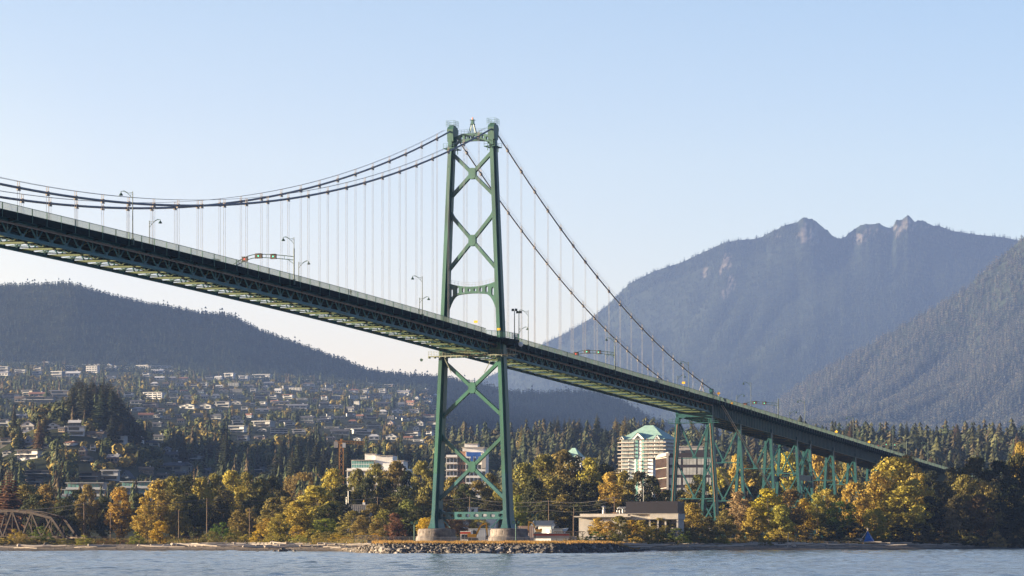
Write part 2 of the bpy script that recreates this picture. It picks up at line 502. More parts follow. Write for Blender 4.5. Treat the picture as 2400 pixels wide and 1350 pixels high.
ROCKS = [(1896, 540, 20, 28), (1880, 556, 14, 16), (1905, 560, 12, 16), (1822, 553, 8, 8), (1705, 612, 11, 22), (1693, 632, 9, 16), (1715, 662, 9, 20), (1655, 640, 9, 14), (2012, 560, 22, 14), (2040, 545, 26, 12),
         (2104, 540, 12, 18), (2130, 528, 22, 16), (2165, 530, 14, 8), (1700, 690, 10, 14), (2075, 548, 14, 10)]
def rock_amount(px, py):
    r = np.zeros(np.broadcast(px, py).shape)
    for x, y, a, b in ROCKS:
        r = np.maximum(r, np.clip(1.6 - 1.3 * (((px - x) / a) ** 2 + ((py - y) / b) ** 2), 0, 1))
    r = 0.42 * r * np.clip((fbm(px / 5.0 + py / 18.0, py / 12.0, 61, 4) - 0.42) * 6, 0, 1)
    return r
def build_mountain():
    cols = np.linspace(760, 2860, 640); rows = np.concatenate([np.linspace(9600, 13700, 90), np.linspace(13730, YM, 14), [14150, 14500]])
    PXm, Ym = np.meshgrid(cols, rows)
    Z = mountain_z(PXm, Ym)
    X = (PXm - 1200) / FPX * Ym
    py = HOR - (Z - HC) * FPX / Ym
    rk = rock_amount(PXm, py)
    c = GREEN[None, None] * (1 - rk[..., None]) + ROCK[None, None] * rk[..., None]
    o = link('mountain', np_mesh('mountain', np.stack([X.ravel(), Ym.ravel(), Z.ravel()], 1), grid_faces(len(rows), len(cols)), ROCKM, True, c.reshape(-1, 3)))
    o['kind'] = 'structure'
build_mountain()

R_RIDGE = [(1500, 1060), (1600, 1035), (1700, 1003), (1760, 985), (1820, 945), (1880, 900), (1950, 858), (2040, 808), (2110, 768), (2200, 718), (2270, 674), (2290, 650), (2330, 618), (2370, 583), (2400, 556), (2600, 400), (2900, 260)]
YS = 9400.0
def slope_z(px, Y):
    zr = zrow(interp(px, R_RIDGE), YS)
    zb = zrow(1012, 7000)
    u = np.clip((YS - Y) / 2400.0, 0, 1)
    X = (px - 1200) / FPX * YS
    z = zr + (zb - zr) * (u ** 0.9)
    q = X / 310.0 + u * 3.2
    g = np.abs(vnoise(q, u * 1.2, 51) - 0.5); g2 = np.abs(vnoise(q * 2.6 + 9, u * 3, 52) - 0.5)
    k = np.clip(u * 5, 0, 1) * np.clip((zr - zb) / 450, 0, 1) * np.clip((1 - u) * 4, 0, 1)
    z = z - k * (195 * (0.5 - g) + 66 * (0.5 - g2))
    z = np.where(Y > YS, zr - (Y - YS) * 0.5, z)
    return z
def build_slope():
    cols = np.linspace(1480, 2860, 260); rows = np.concatenate([np.linspace(7000, 9330, 70), [YS, 9500, 9650]])
    PXm, Ym = np.meshgrid(cols, rows)
    Z = slope_z(PXm, Ym); X = (PXm - 1200) / FPX * Ym
    c = np.broadcast_to(GREEN, (PXm.size, 3))
    o = link('mountain_slope', np_mesh('mountain_slope', np.stack([X.ravel(), Ym.ravel(), Z.ravel()], 1), grid_faces(len(rows), len(cols)), ROCKM, True, c))
    o['kind'] = 'structure'
build_slope()

# ---------------------------------------------------------------- far woods (one mass each)
def conifer_template(tiers, spikes, wob=0.25, seed=1, slim=0.2):
    r_ = np.random.default_rng(seed)
    V = []; F = []
    for k in range(tiers):
        u = k / tiers
        zt = 1.0 - 0.86 * (u ** 0.85)
        dz = 0.30 * (1.25 - 0.5 * (1 - u)) * (1.7 / max(tiers, 2)) ** 0.45 + 0.06
        rad = slim * (0.16 + 0.84 * ((k + 1) / tiers) ** 0.9)
        base = len(V)
        V.append((0, 0, min(zt, 1.0)))
        for j in range(2 * spikes):
            a = math.pi * j / spikes + k * 1.3
            rr = rad * (1.0 if j % 2 == 0 else 0.55) * (1 + wob * (r_.random() - 0.5) * 2)
            zz = zt - dz * (1.0 if j % 2 == 0 else 0.72) * (0.85 + 0.3 * r_.random())
            V.append((rr * math.cos(a), rr * math.sin(a), max(zz, 0.02)))
        for j in range(2 * spikes):
            F.append((base, base + 1 + j, base + 1 + (j + 1) % (2 * spikes)))
    return np.array(V), np.array(F)

def bush_template(seed, n=70):
    r_ = np.random.default_rng(seed)
    d = r_.normal(size=(n, 3)); d /= np.linalg.norm(d, axis=1, keepdims=True)
    c = d * np.array([0.36, 0.36, 0.42]) * (0.75 + 0.35 * r_.random((n, 1))) + np.array([0, 0, 0.55])
    a = np.cross(d, r_.normal(size=d.shape)); a /= np.linalg.norm(a, axis=1, keepdims=True); b = np.cross(d, a)
    s = 0.13
    V = np.stack([c + a * s, c - a * s * 0.5 + b * s * 0.87, c - a * s * 0.5 - b * s * 0.87], 1).reshape(-1, 3)
    V[:, 2] = np.maximum(V[:, 2], 0)
    return V, np.arange(len(V)).reshape(-1, 3)
FOREST = foliage_mat('forest_needles', 'tint', trans=0.0, var=0.3, scale=0.15)
def forest(name, P, H, wid, colors, templates, kind='stuff', label=None, cat='forest'):
    """one mass of trees: P (n,3) foot points, H heights, wid width factors"""
    n = len(P); Vs = []; Fs = []; Cs = []; k = 0
    pick = rng.integers(0, len(templates), n); rot = rng.uniform(0, 6.283, n)
    for ti, (tv, tf) in enumerate(templates):
        idx = np.where(pick == ti)[0]
        if not len(idx): continue
        c, s = np.cos(rot[idx]), np.sin(rot[idx])
        x = tv[None, :, 0] * c[:, None] - tv[None, :, 1] * s[:, None]
        y = tv[None, :, 0] * s[:, None] + tv[None, :, 1] * c[:, None]
        hw = (H[idx] * wid[idx])[:, None]
        v = np.stack([x * hw + P[idx, 0:1], y * hw + P[idx, 1:2], tv[None, :, 2] * H[idx, None] + P[idx, 2:3]], 2)
        Vs.append(v.reshape(-1, 3))
        Fs.append((tf[None] + (np.arange(len(idx)) * len(tv))[:, None, None]).reshape(-1, 3) + k)
        Cs.append(np.repeat(colors[idx], len(tv), 0)); k += len(idx) * len(tv)
    o = link(name, np_mesh(name, np.concatenate(Vs), np.concatenate(Fs), FOREST, False, np.concatenate(Cs)))
    o['kind'] = kind
    if label: o['label'] = label; o['category'] = cat
    return o

T_FAR = [conifer_template(3, 5, 0.3, s, 0.19) for s in (1, 2, 3)]
T_MID = [conifer_template(9, 7, 0.5, s, 0.17) for s in (4, 5, 6, 7)]
C_CONIF = np.array([[0.020, 0.030, 0.014], [0.030, 0.040, 0.017], [0.040, 0.046, 0.018], [0.026, 0.034, 0.018]])
def tints(n, base, spread=0.3):
    c = base[rng.integers(0, len(base), n)]
    return c * (1 + spread * (rng.random((n, 1)) * 2 - 1))

def scatter(n, px0, px1, Y0, Y1, zfun, power=0.0):
    px = rng.uniform(px0, px1, n)
    Y = Y0 + (Y1 - Y0) * rng.random(n)
    return px, Y, zfun(px, Y)

def woods():
    # wooded ridge at left and the low dark hill right of the tower
    px, Y, z = scatter(26000, -450, 1640, 5350, 6390, ground_z)
    q = rng.uniform(-450, 1640, 1500); Yq = rng.uniform(6370, 6415, 1500); px = np.concatenate([px, q]); Y = np.concatenate([Y, Yq]); z = np.concatenate([z, ground_z(q, Yq)])
    P = np.stack([(px - 1200) / FPX * Y, Y, z - 1], 1)
    rl = rng.random(len(px)); H = np.where(np.arange(len(px)) >= 26000, rng.uniform(9, 17, len(px)) * np.where(rl > 0.93, 1.5, 1), rng.uniform(7, 13, len(px)))
    forest('ridge_forest', P, H, rng.uniform(1.0, 1.9, len(px)), tints(len(px), C_CONIF, 0.5), T_FAR, label='dark hazy conifer wood covering the long ridge at left', cat='forest')
    # big mountain
    px = rng.uniform(1080, 2560, 30000); Y = np.concatenate([rng.uniform(10300, 13850, 25000), rng.uniform(13850, 14040, 5000)])
    z = mountain_z(px, Y); py = HOR - (z - HC) * FPX / Y
    keep = rock_amount(px, py) < 0.25
    keep &= ~((px > 2085) & (px < 2185) & (py < 535)) & ~((px > 1870) & (px < 1965) & (py < 560) & (Y > 13700)) & ~((px > 1985) & (px < 2085) & (py < 545))
    px, Y, z = px[keep], Y[keep], z[keep]
    P = np.stack([(px - 1200) / FPX * Y, Y, z - 3], 1)
    forest('mountain_forest', P, rng.uniform(11, 25, len(px)), rng.uniform(1.1, 2.2, len(px)), tints(len(px), C_CONIF), T_FAR, label='hazy blue conifer wood on the big rocky mountain', cat='forest')
    # right slope
    px = rng.uniform(1660, 2560, 20000); Y = rng.uniform(7050, 9430, 20000); z = slope_z(px, Y)
    P = np.stack([(px - 1200) / FPX * Y, Y, z - 2], 1)
    forest('slope_forest', P, rng.uniform(13, 27, len(px)), rng.uniform(1.2, 2.2, len(px)), tints(len(px), np.array([[0.062, 0.066, 0.046], [0.078, 0.076, 0.052], [0.052, 0.058, 0.044], [0.085, 0.076, 0.056]]), 0.4), T_FAR, label='pale hazy conifer wood on the steep slope at right', cat='forest')
    # wood on the rise behind the viaduct and condo towers
    px, Y, z = scatter(2600, 1000, 2750, 1500, 2330, ground_z)
    keep = rng.random(len(px)) < np.clip((px - 960) / 200, 0, 1)
    px, Y, z = px[keep], Y[keep], z[keep]
    P = np.stack([(px - 1200) / FPX * Y, Y, z - 1], 1)
    H = rng.uniform(9, 25, len(px)) * (0.7 + 0.6 * fbm(px / 45, Y / 160, 71))
    base = np.array([[0.048, 0.060, 0.028], [0.070, 0.070, 0.030], [0.058, 0.064, 0.034], [0.080, 0.066, 0.035]])
    br = rng.random(len(px)) < 0.28
    T_B = [bush_template(s_) for s_ in (11, 12, 13)]
    forest('hill_forest', P[~br], H[~br], rng.uniform(1.3, 2.3, (~br).sum()), tints((~br).sum(), base, 0.4), T_MID, label='crowded green brown conifer wood on the rise behind the viaduct', cat='forest')
    forest('hill_broadleaf', P[br], H[br] * 0.72, rng.uniform(0.9, 1.4, br.sum()), tints(br.sum(), base * 1.25, 0.4), T_B, label='rounded pale trees mixed into the conifer wood on the rise', cat='forest')
woods()
# ---------------------------------------------------------------- bridge
# local frame: x along the bridge (away), y across it (negative is the near side), z up
PHI = math.radians(21.928)
B_ANG = math.radians(90) - PHI
TOWER_XY = Vector((-4.862 - 5.85 * math.cos(PHI), 691.7 + 5.85 * math.sin(PHI)))
def bridge_to_world(t, y, z):
    return Vector((TOWER_XY.x + t * math.sin(PHI) - y * math.cos(PHI), TOWER_XY.y + t * math.cos(PHI) + y * math.sin(PHI), z))
def t_at(px, y):
    """distance along the bridge of the point seen in column px at cross position y"""
    u = (px - 1200) / FPX
    X0 = TOWER_XY.x - y * math.cos(PHI); Y0 = TOWER_XY.y + y * math.sin(PHI)
    return (u * Y0 - X0) / (math.sin(PHI) - u * math.cos(PHI))
def z_rail(t):
    if t < 0: return 56.93 - 0.04259 * t - 6.2e-5 * t * t
    if t < 187: return 56.93 - 0.0388 * t
    return 49.67 - 0.0445 * (t - 187)
def z_deck(t): return z_rail(t) - 1.4

def paint(name, top, mid, low):
    """weathered green paint: paler above the deck, repainted teal on the lowest part"""
    m = bpy.data.materials.new(name); m.use_nodes = True
    t = m.node_tree; p = t.nodes['Principled BSDF']; p.inputs['Roughness'].default_value = 0.45
    tc = t.nodes.new('ShaderNodeTexCoord'); sp = t.nodes.new('ShaderNodeSeparateXYZ')
    t.links.new(tc.outputs['Object'], sp.inputs[0])
    n = t.nodes.new('ShaderNodeTexNoise'); n.inputs['Scale'].default_value = 0.35; n.inputs['Detail'].default_value = 8
    mp = t.nodes.new('ShaderNodeMapping'); mp.inputs['Scale'].default_value = (1, 1, 0.25)
    t.links.new(tc.outputs['Object'], mp.inputs[0]); t.links.new(mp.outputs[0], n.inputs['Vector'])
    r = t.nodes.new('ShaderNodeValToRGB')
    mr = t.nodes.new('ShaderNodeMapRange'); mr.inputs['From Max'].default_value = 115
    t.links.new(sp.outputs['Z'], mr.inputs['Value']); t.links.new(mr.outputs[0], r.inputs[0])
    els = r.color_ramp.elements
    els[0].position = 0.0; els[0].color = (*low, 1); els[1].position = 1.0; els[1].color = (*top, 1)
    for pos, c in ((20.3 / 115, low), (20.8 / 115, mid), (51 / 115, mid), (66 / 115, [(a + b) / 2 for a, b in zip(mid, top)])):
        e = els.new(pos); e.color = (*c, 1)
    v = t.nodes.new('ShaderNodeMapRange'); v.inputs['From Min'].default_value = 0.3; v.inputs['From Max'].default_value = 0.7
    v.inputs['To Min'].default_value = 0.62; v.inputs['To Max'].default_value = 1.3
    t.links.new(n.outputs['Fac'], v.inputs['Value'])
    mx = t.nodes.new('ShaderNodeVectorMath'); mx.operation = 'SCALE'
    t.links.new(r.outputs[0], mx.inputs[0]); t.links.new(v.outputs[0], mx.inputs['Scale'])
    t.links.new(mx.outputs[0], p.inputs['Base Color'])
    MATS[name] = m
    return m
TOWER_PAINT = paint('weathered_green_paint', (0.047, 0.116, 0.098), (0.015, 0.098, 0.068), (0.013, 0.088, 0.095))
TRUSS = mat('viaduct_green_paint', (0.012, 0.072, 0.078), 0.45, 0.25, 0.8)
TRUSS_LIT = mat('truss_lit_paint', (0.045, 0.165, 0.20), 0.5, 0.25, 0.8)  # teal raised so that blue skylight is put into the base colour
FASCIA = mat('fascia_shaded_paint', (0.006, 0.016, 0.017), 0.8, 0.3, 0.5, spec=0.08)  # teal edge beam, its shade put into the near-black base colour
RAILM = mat('rail_green_paint', (0.06, 0.15, 0.12), 0.5, 0.2, 1.0)
BEAM = mat('floor_beam_sunlit_paint', (0.085, 0.115, 0.052), 0.5, 0.25, 0.8)  # yellow-green base: low sunlight on these beams is put into the colour
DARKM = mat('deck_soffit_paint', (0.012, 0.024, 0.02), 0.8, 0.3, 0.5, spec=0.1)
PIPEM = mat('service_pipe', (0.30, 0.24, 0.22), 0.5, 0.25, 0.6)
ASPH = mat('asphalt', (0.05, 0.05, 0.05), 0.9, 0.2, 0.5)
CABLE = mat('cable_wrap', (0.25, 0.255, 0.28), 0.55, 0.2, 0.5)
WIRE = mat('hanger_wire', (0.25, 0.265, 0.31), 0.5, 0.15, 0.5)
BAND = mat('cable_band_paint', (0.30, 0.275, 0.26), 0.5, 0.2, 1.0)
CONC = mat('weathered_concrete', (0.14, 0.12, 0.11), 0.9, 0.45, 0.45, bump=0.3, color2=(0.23, 0.20, 0.18))
RUST = mat('rusted_steel', (0.20, 0.12, 0.075), 0.8, 0.4, 1.5)

bridge = empty('suspension_bridge', (TOWER_XY.x, TOWER_XY.y, 0), B_ANG)
tag(bridge, 'tall green suspension bridge with one braced tower standing on the shore', 'bridge')

def leg_y(z): return 5.85 + 0.0438 * (107.0 - z)
def leg_d(z): return float(np.interp(z, [6, 12, 50, 107], [5.7, 5.1, 4.1, 2.8]))

def build_tower():
    # the bracing is the body of the tower, legs and beams its parts
    def Y(s, z, off=0.0): return s * (leg_y(z) - off)
    tower = MB()
    bw, bd = 0.84, 1.0
    def done():
        nonlocal tower
        tower.build('cross_brace', TOWER_PAINT, bridge); tower = MB()
    def xbrace(za, zb):
        for k, s in enumerate((-1, 1)):
            e = 0.008 * k
            tower.bar((0, Y(s, za), za), (0, Y(-s, zb), zb), bd + e * 2, bw, up=(0, 0, 1))
        zc = za - (za - zb) * leg_y(za) / (leg_y(za) + leg_y(zb))
        h = 1.25
        tower.plate([(-1.0, zc - h * 0.75), (-0.45, zc - h * 1.15), (0.45, zc - h * 1.15), (1.0, zc - h * 0.75), (1.0, zc + h * 0.75), (0.45, zc + h * 1.15), (-0.45, zc + h * 1.15), (-1.0, zc + h * 0.75)], -0.56, 0.56, 'x')
    def gusset(zu, zd, up, dn, depth):
        """rounded plate where two braces meet a leg; zu/zd brace axes on the leg"""
        zm = (zu + zd) / 2; hh = (zu - zd) / 2
        D = depth; sl = 0.95
        for s in (-1, 1):
            p = [(Y(s, zu, 0.0), zu), (Y(s, zu, D), zu + D * sl)]
            for k in range(-6, 7):
                q = k / 6.0
                p.append((Y(s, zm, 0.60 + (D - 0.60) * abs(q) ** 2.4), zm - q * (hh + D * sl - 0.25)))
            p += [(Y(s, zd, D), zd - D * sl), (Y(s, zd, 0.0), zd)]
            tower.plate(p if s < 0 else p[::-1], -0.46, 0.46, 'x')
    xbrace(104.6, 92.6); gusset(92.6, 88.8, 0, 0, 2.3); done()
    xbrace(88.8, 73.2); done()
    xbrace(50.2, 35.0); gusset(35.0, 30.6, 0, 0, 2.3); done()
    xbrace(30.6, 13.2); done()

    for s in (-1, 1):
        leg = MB()
        zs = [6.2, 7.4, 9.2, 12, 20, 35, 50, 70, 90, 107, 109.6]
        for a, b in zip(zs[:-1], zs[1:]):
            fl = lambda z: 0.55 if z < 6.5 else (0.25 if z < 8 else 0.0)
            def ring(z, w, d): 
                y = Y(s, z); f = fl(z)
                return [(-d / 2 - f, y - w / 2 - f, z), (d / 2 + f, y - w / 2 - f, z), (d / 2 + f, y + w / 2 + f, z), (-d / 2 - f, y + w / 2 + f, z)]
            for (w, df) in ((0.95, 0.0), (1.75, 0.42)):
                da = leg_d(a) * (1 - df) - (0.35 if df else 0); db = leg_d(b) * (1 - df) - (0.35 if df else 0)
                leg.add(ring(a, w, da) + ring(b, w, db), [(0, 1, 5, 4), (1, 2, 6, 5), (2, 3, 7, 6), (3, 0, 4, 7), (3, 2, 1, 0), (4, 5, 6, 7)])
        for z in (16, 26, 42, 60, 80, 98):      # splice plates
            d = leg_d(z)
            leg.box((0, Y(s, z), z), (d + 0.1, 1.0, 0.5))
        # head with the cable saddle
        yy = Y(s, 109)
        leg.plate([(-1.35, 107.4), (1.35, 107.4), (1.75, 109.2), (2.0, 110.4), (1.5, 111.3), (-1.0, 111.3), (-1.6, 110.6), (-1.5, 109)], yy - 0.85, yy + 0.85, 'y')
        leg.plate([(-1.0, 111.3), (1.2, 111.3), (0.9, 111.75), (-0.8, 111.75)], yy - 0.6, yy + 0.6, 'y')
        lo = leg.build('tower_leg', TOWER_PAINT, bridge)
        rl = MB()                                # railing on the head
        for zz in (111.85, 112.35, 112.85):
            for p, q in (((-1.5, -1.1), (1.6, -1.1)), ((1.6, -1.1), (1.6, 1.1)), ((1.6, 1.1), (-1.5, 1.1)), ((-1.5, 1.1), (-1.5, -1.1))):
                rl.bar((p[0], yy + p[1], zz), (q[0], yy + q[1], zz), 0.05)
        for x in (-1.5, -0.5, 0.55, 1.6):
            for y in (-1.1, 1.1): rl.bar((x, yy + y, 111.2), (x, yy + y, 112.87), 0.06)
        rl.build('railing', RAILM, lo)
        pf = MB()                                # small maintenance stage round the head
        for dy in (-1.35, 1.35):
            pf.box((-0.1, yy + dy * 0.98, 105.5), (4.6, 0.6, 0.15))
        for dx in (-2.2, 2.1):
            pf.box((dx, yy, 105.5), (0.7, 3.0, 0.15))
            pf.bar((dx, yy - 0.6, 104.4), (dx, yy - 0.6, 105.4), 0.16); pf.bar((dx, yy + 0.6, 104.4), (dx, yy + 0.6, 105.4), 0.16)
            for y in (-1.5, -0.5, 0.5, 1.5):
                pf.bar((dx * 1.12, yy + y, 105.5), (dx * 1.12, yy + y, 106.7), 0.07)
            for z in (106.1, 106.7): pf.bar((dx * 1.12, yy - 1.55, z), (dx * 1.12, yy + 1.55, z), 0.06)
        pf.build('maintenance_stage', RAILM, lo)

    # top beam: arched, with rounded openings
    def arch_beam(name, ztop, zbot, nwin, win, half, tk, parent, fillet):
        mb = MB()
        n = 48
        ys = [half * (2 * k / n - 1) for k in range(n + 1)]
        wins = []
        for k in range(nwin):
            c = -half + (k + 0.5) * 2 * half / nwin * 1.0
            c = c * win['spread']
            wins.append((c, win['w'], win['h'](c)))
        xs = sorted(set([round(y, 4) for y in ys] + [round(c + e, 4) for c, w, h in wins for e in (-w / 2, -w / 4, w / 4, w / 2)]))
        for a, b in zip(xs[:-1], xs[1:]):
            m = (a + b) / 2
            hole = None
            for c, w, h in wins:
                if abs(m - c) < w / 2: hole = (c, w, h)
            ta, tb, ba, bb = ztop(a), ztop(b), zbot(a), zbot(b)
            if hole is None:
                mb.plate([(a, ba), (b, bb), (b, tb), (a, ta)], -tk / 2, tk / 2, 'x')
            else:
                c, w, h = hole
                zm = (ztop(c) + zbot(c)) / 2
                f = lambda y: h / 2 * (1.0 if abs(y - c) <= w / 4 + 1e-3 else 0.72)
                ha, hb = f(a), f(b)
                mb.plate([(a, ba), (b, bb), (b, zm - hb), (a, zm - ha)], -tk / 2, tk / 2, 'x')
                mb.plate([(a, zm + ha), (b, zm + hb), (b, tb), (a, ta)], -tk / 2, tk / 2, 'x')
        o = mb.build(name, TOWER_PAINT, parent)
        return o
    ht = 5.35
    top = arch_beam('top_beam', lambda y: 109.35 - 0.75 * smooth01((abs(y) - 2.6) / 2.6), lambda y: 107.35 - 0.55 * (y / ht) ** 2 - 2.2 * max(0, (abs(y) - 3.7) / 1.65) ** 2.4,
                    8, dict(w=0.55, h=lambda c: 0.85, spread=0.90), ht, 0.95, bridge, 0)
    fence = MB()
    for k in range(13):
        y = -5.0 + 10.0 * k / 12
        fence.bar((0.3, y, 108.4), (0.3, y, 110.5), 0.05)
    for z in (109.6, 110.05, 110.5): fence.bar((0.3, -5.1, z), (0.3, 5.1, z), 0.045)
    fence.build('railing', RAILM, top)
    bc = MB()                                    # beacon pylon
    zb = 109.3
    for a in range(4):
        x, y = (0.45 if a % 2 else -0.45), (1.0 if a < 2 else -1.0)
        bc.bar((x, y, zb), (x * 0.55, y * 0.38, zb + 2.4), 0.16)
    for y in (-0.35, 0.0, 0.35): bc.bar((0, y * 1.3, zb), (0, y * 0.8, zb + 2.4), 0.1)
    bc.box((0, 0, zb + 2.45), (0.9, 1.1, 0.14))
    bc.bar((0, 0, zb + 2.5), (0, 0, zb + 3.5), 0.72, w2=0.5, h2=0.5)
    bc.box((0, 0, zb + 3.55), (1.0, 1.25, 0.12))
    for y in (-0.55, 0.55): bc.bar((0, y, zb + 2.5), (0, y, zb + 3.5), 0.05)
    b_o = bc.build('beacon_pylon', TOWER_PAINT, bridge)
    lm = MB(); lm.lathe([(0.22, 0), (0.22, 0.35), (0.14, 0.4), (0.14, 0.62), (0.04, 0.72)], (0, 0, zb + 3.62), 10)
    lm.build('beacon_lamp', mat('beacon_red', (0.45, 0.13, 0.08), 0.4, 0.1), b_o)

    # beam above the road
    hp = 7.05
    arch_beam('portal_beam', lambda y: 69.3 + 1.25 * (abs(y) / hp) ** 2.0, lambda y: 67.55 - 0.9 * (y / hp) ** 2 - 4.2 * max(0, (abs(y) - 3.8) / 3.25) ** 2.3,
              8, dict(w=0.72, h=lambda c: 0.55 + 2.1 * (abs(c) / hp) ** 1.2, spread=0.94), hp, 1.0, bridge, 0)
    pr = MB()
    for k in range(15):
        y = -6.9 + 13.8 * k / 14
        pr.bar((-0.3, y, 69.3 + 1.25 * (abs(y) / hp) ** 2), (-0.3, y, 70.4 + 1.25 * (abs(y) / hp) ** 2), 0.05)
        if k:
            y0 = -6.9 + 13.8 * (k - 1) / 14
            for dz in (0.55, 1.05): pr.bar((-0.3, y0, 69.3 + dz + 1.25 * (abs(y0) / hp) ** 2), (-0.3, y, 69.3 + dz + 1.25 * (abs(y) / hp) ** 2), 0.045)
    pr.build('beam_railing', WIRE, bridge)
    # beam at the foot
    hl = leg_y(9.5) - 0.4
    arch_beam('foot_beam', lambda y: 10.5 + 1.4 * max(0, (abs(y) - 7.6) / 2.0) ** 2, lambda y: 8.55, 8, dict(w=1.35, h=lambda c: 0.85, spread=0.96), hl, 1.0, bridge, 0)
    for s in (-1, 1):
        dr = MB(); dr.bar((-1.0, Y(s, 11, 0.5), 10.2), (-1.4, Y(s, 11, 4.3), 6.3), 0.28)
        dr.build('stay_strut', TOWER_PAINT, bridge)
    # girder, platform and walkway under the deck
    g = MB()
    g.span(-0.9, 0.9, -leg_y(53) + 0.4, leg_y(53) - 0.4, 50.9, 53.2)
    g.build('deck_girder', TOWER_PAINT, bridge)
    w = MB()
    w.span(-3.4, -2.3, -13.6, 11.2, 51.0, 51.28)
    for k in range(32):
        y = -13.5 + 24.6 * k / 31
        w.bar((-3.35, y, 51.2), (-3.35, y, 52.5), 0.06)
        if k % 2: w.span(-3.45, -2.3, y - 0.12, y + 0.12, 50.65, 51.0)
    for z in (51.7, 52.1, 52.5): w.bar((-3.35, -13.6, z), (-3.35, 11.2, z), 0.06)
    for s in (-1, 1):
        w.span(-3.3, 3.2, s * leg_y(51) + s * 0.9 - 0.45, s * leg_y(51) + s * 0.9 + 0.45, 51.0, 51.26)
    w.bar((-2.8, leg_y(50) - 1.4, 50.9), (-2.8, leg_y(47) - 3.6, 46.8), 0.16); w.bar((-2.8, -leg_y(50) + 1.4, 50.9), (-2.8, -leg_y(47) + 4, 46.6), 0.16)
    w.build('inspection_walkway', mat('walkway_steel', (0.20, 0.22, 0.17), 0.6, 0.2), bridge)
    # sidewalk stage bulging round the near and far leg
    for s in (-1, 1):
        zt = z_deck(0)
        pts = [(-11, 8.4), (-6.5, 9.6), (-3.5, 11.1), (3.5, 11.3), (6.2, 10.6), (8.0, 8.4)]
        poly = [(x, s * y) for x, y in pts]
        if s > 0: poly = poly[::-1]
        b = MB(); b.plate(poly, zt - 0.55, zt - 0.1, 'z')
        b.span(-2.2, 2.2, *sorted((s * leg_y(55) + s * 0.9, s * 10.9)), zt - 1.5, zt - 0.55)
        b.plate([(s * 8.2, zt - 2.2), (s * 8.9, zt - 2.2), (s * 10.9, zt - 0.9), (s * 8.2, zt - 0.9)], 3.0, 3.3, 'x')
        bo = b.build('leg_stage', DARKM, bridge)
        r = MB()
        for (x0, y0), (x1, y1) in zip(pts[:-1], pts[1:]):
            L = math.hypot(x1 - x0, y1 - y0); n = max(1, int(L / 1.6))
            for k in range(n + 1):
                q = k / n; x = x0 + (x1 - x0) * q; y = s * (y0 + (y1 - y0) * q)
                r.bar((x, y, zt - 0.5), (x, y, zt + 1.5), 0.1)
            m = int(L / 0.16)
            for k in range(m):
                q = (k + 0.5) / m; x = x0 + (x1 - x0) * q; y = s * (y0 + (y1 - y0) * q)
                r.bar((x, y, zt + 0.15), (x, y, zt + 1.4), 0.025)
            for z in (0.12, 1.45): r.bar((x0, s * y0, zt + z), (x1, s * y1, zt + z), 0.08)
        r.build('stage_railing', RAILM, bo)
    for s in (-1, 1):                            # oval concrete piers
        p = MB(); y = s * leg_y(6)
        p.lathe([(5.55, 2.0), (5.5, 3.6), (5.3, 4.1), (5.0, 4.3), (4.95, 5.7), (4.75, 6.05), (1.0, 6.22)], (0, y, 0), 40, sx=1.12, sy=0.96)
        for k in range(18):
            a = 2 * math.pi * k / 18
            p.box((5.52 * math.cos(a), y + 4.75 * math.sin(a), 5.0), (0.18, 0.5, 1.1), rz=a)
        p.build('concrete_pier', CONC, bridge)
build_tower()

# ---------------------------------------------------------------- suspended deck
T0, T1 = -330.0, 187.0
def strip(mb, t0, t1, y0, y1, dz0, dz1, step=9.85, zf=z_deck, mi=0):
    n = max(1, int(round((t1 - t0) / step))); ts = [t0 + (t1 - t0) * k / n for k in range(n + 1)]
    vs = []; fs = []
    for t in ts:
        z = zf(t); vs += [(t, y0, z + dz0), (t, y1, z + dz0), (t, y1, z + dz1), (t, y0, z + dz1)]
    for k in range(n):
        a = 4 * k; b = a + 4
        fs += [(a + 1, a, b, b + 1), (a + 2, a + 1, b + 1, b + 2), (a + 3, a + 2, b + 2, b + 3), (a, a + 3, b + 3, b)]
    fs += [(0, 1, 2, 3), (4 * n + 3, 4 * n + 2, 4 * n + 1, 4 * n)]
    mb.add(vs, fs, mi)

def railing(name, t0, t1, y, parent, post=4.925, zf=z_deck):
    r = MB()
    strip(r, t0, t1, y - 0.04, y + 0.04, 1.32, 1.41, zf=zf); strip(r, t0, t1, y - 0.03, y + 0.03, 0.10, 0.16, zf=zf)
    n = int((t1 - t0) / post)
    sg = -1 if y < 0 else 1
    for k in range(n + 1):
        t = t0 + k * post; z = zf(t)
        r.box((t, y + sg * 0.07, z + 0.05), (0.13, 0.13, 2.7))
    o = r.build(name, RAILM, parent)
    b = MB(); m = int((t1 - t0) / 0.2)
    vs = []; fs = []
    for k in range(m):
        t = t0 + (k + 0.5) * 0.2; z = zf(t); w = 0.022
        i = len(vs)
        vs += [(t - w, y - w, z + 0.13), (t + w, y - w, z + 0.13), (t + w, y + w, z + 0.13), (t - w, y + w, z + 0.13), (t - w, y - w, z + 1.35), (t + w, y - w, z + 1.35), (t + w, y + w, z + 1.35), (t - w, y + w, z + 1.35)]
        fs += [(i, i + 1, i + 5, i + 4), (i + 1, i + 2, i + 6, i + 5), (i + 2, i + 3, i + 7, i + 6), (i + 3, i, i + 4, i + 7)]
    b.add(vs, fs); b.build('baluster', mat('pale_bar_paint', (0.10, 0.14, 0.135), 0.6, 0.1, 1.0, spec=0.15), o)
    return o

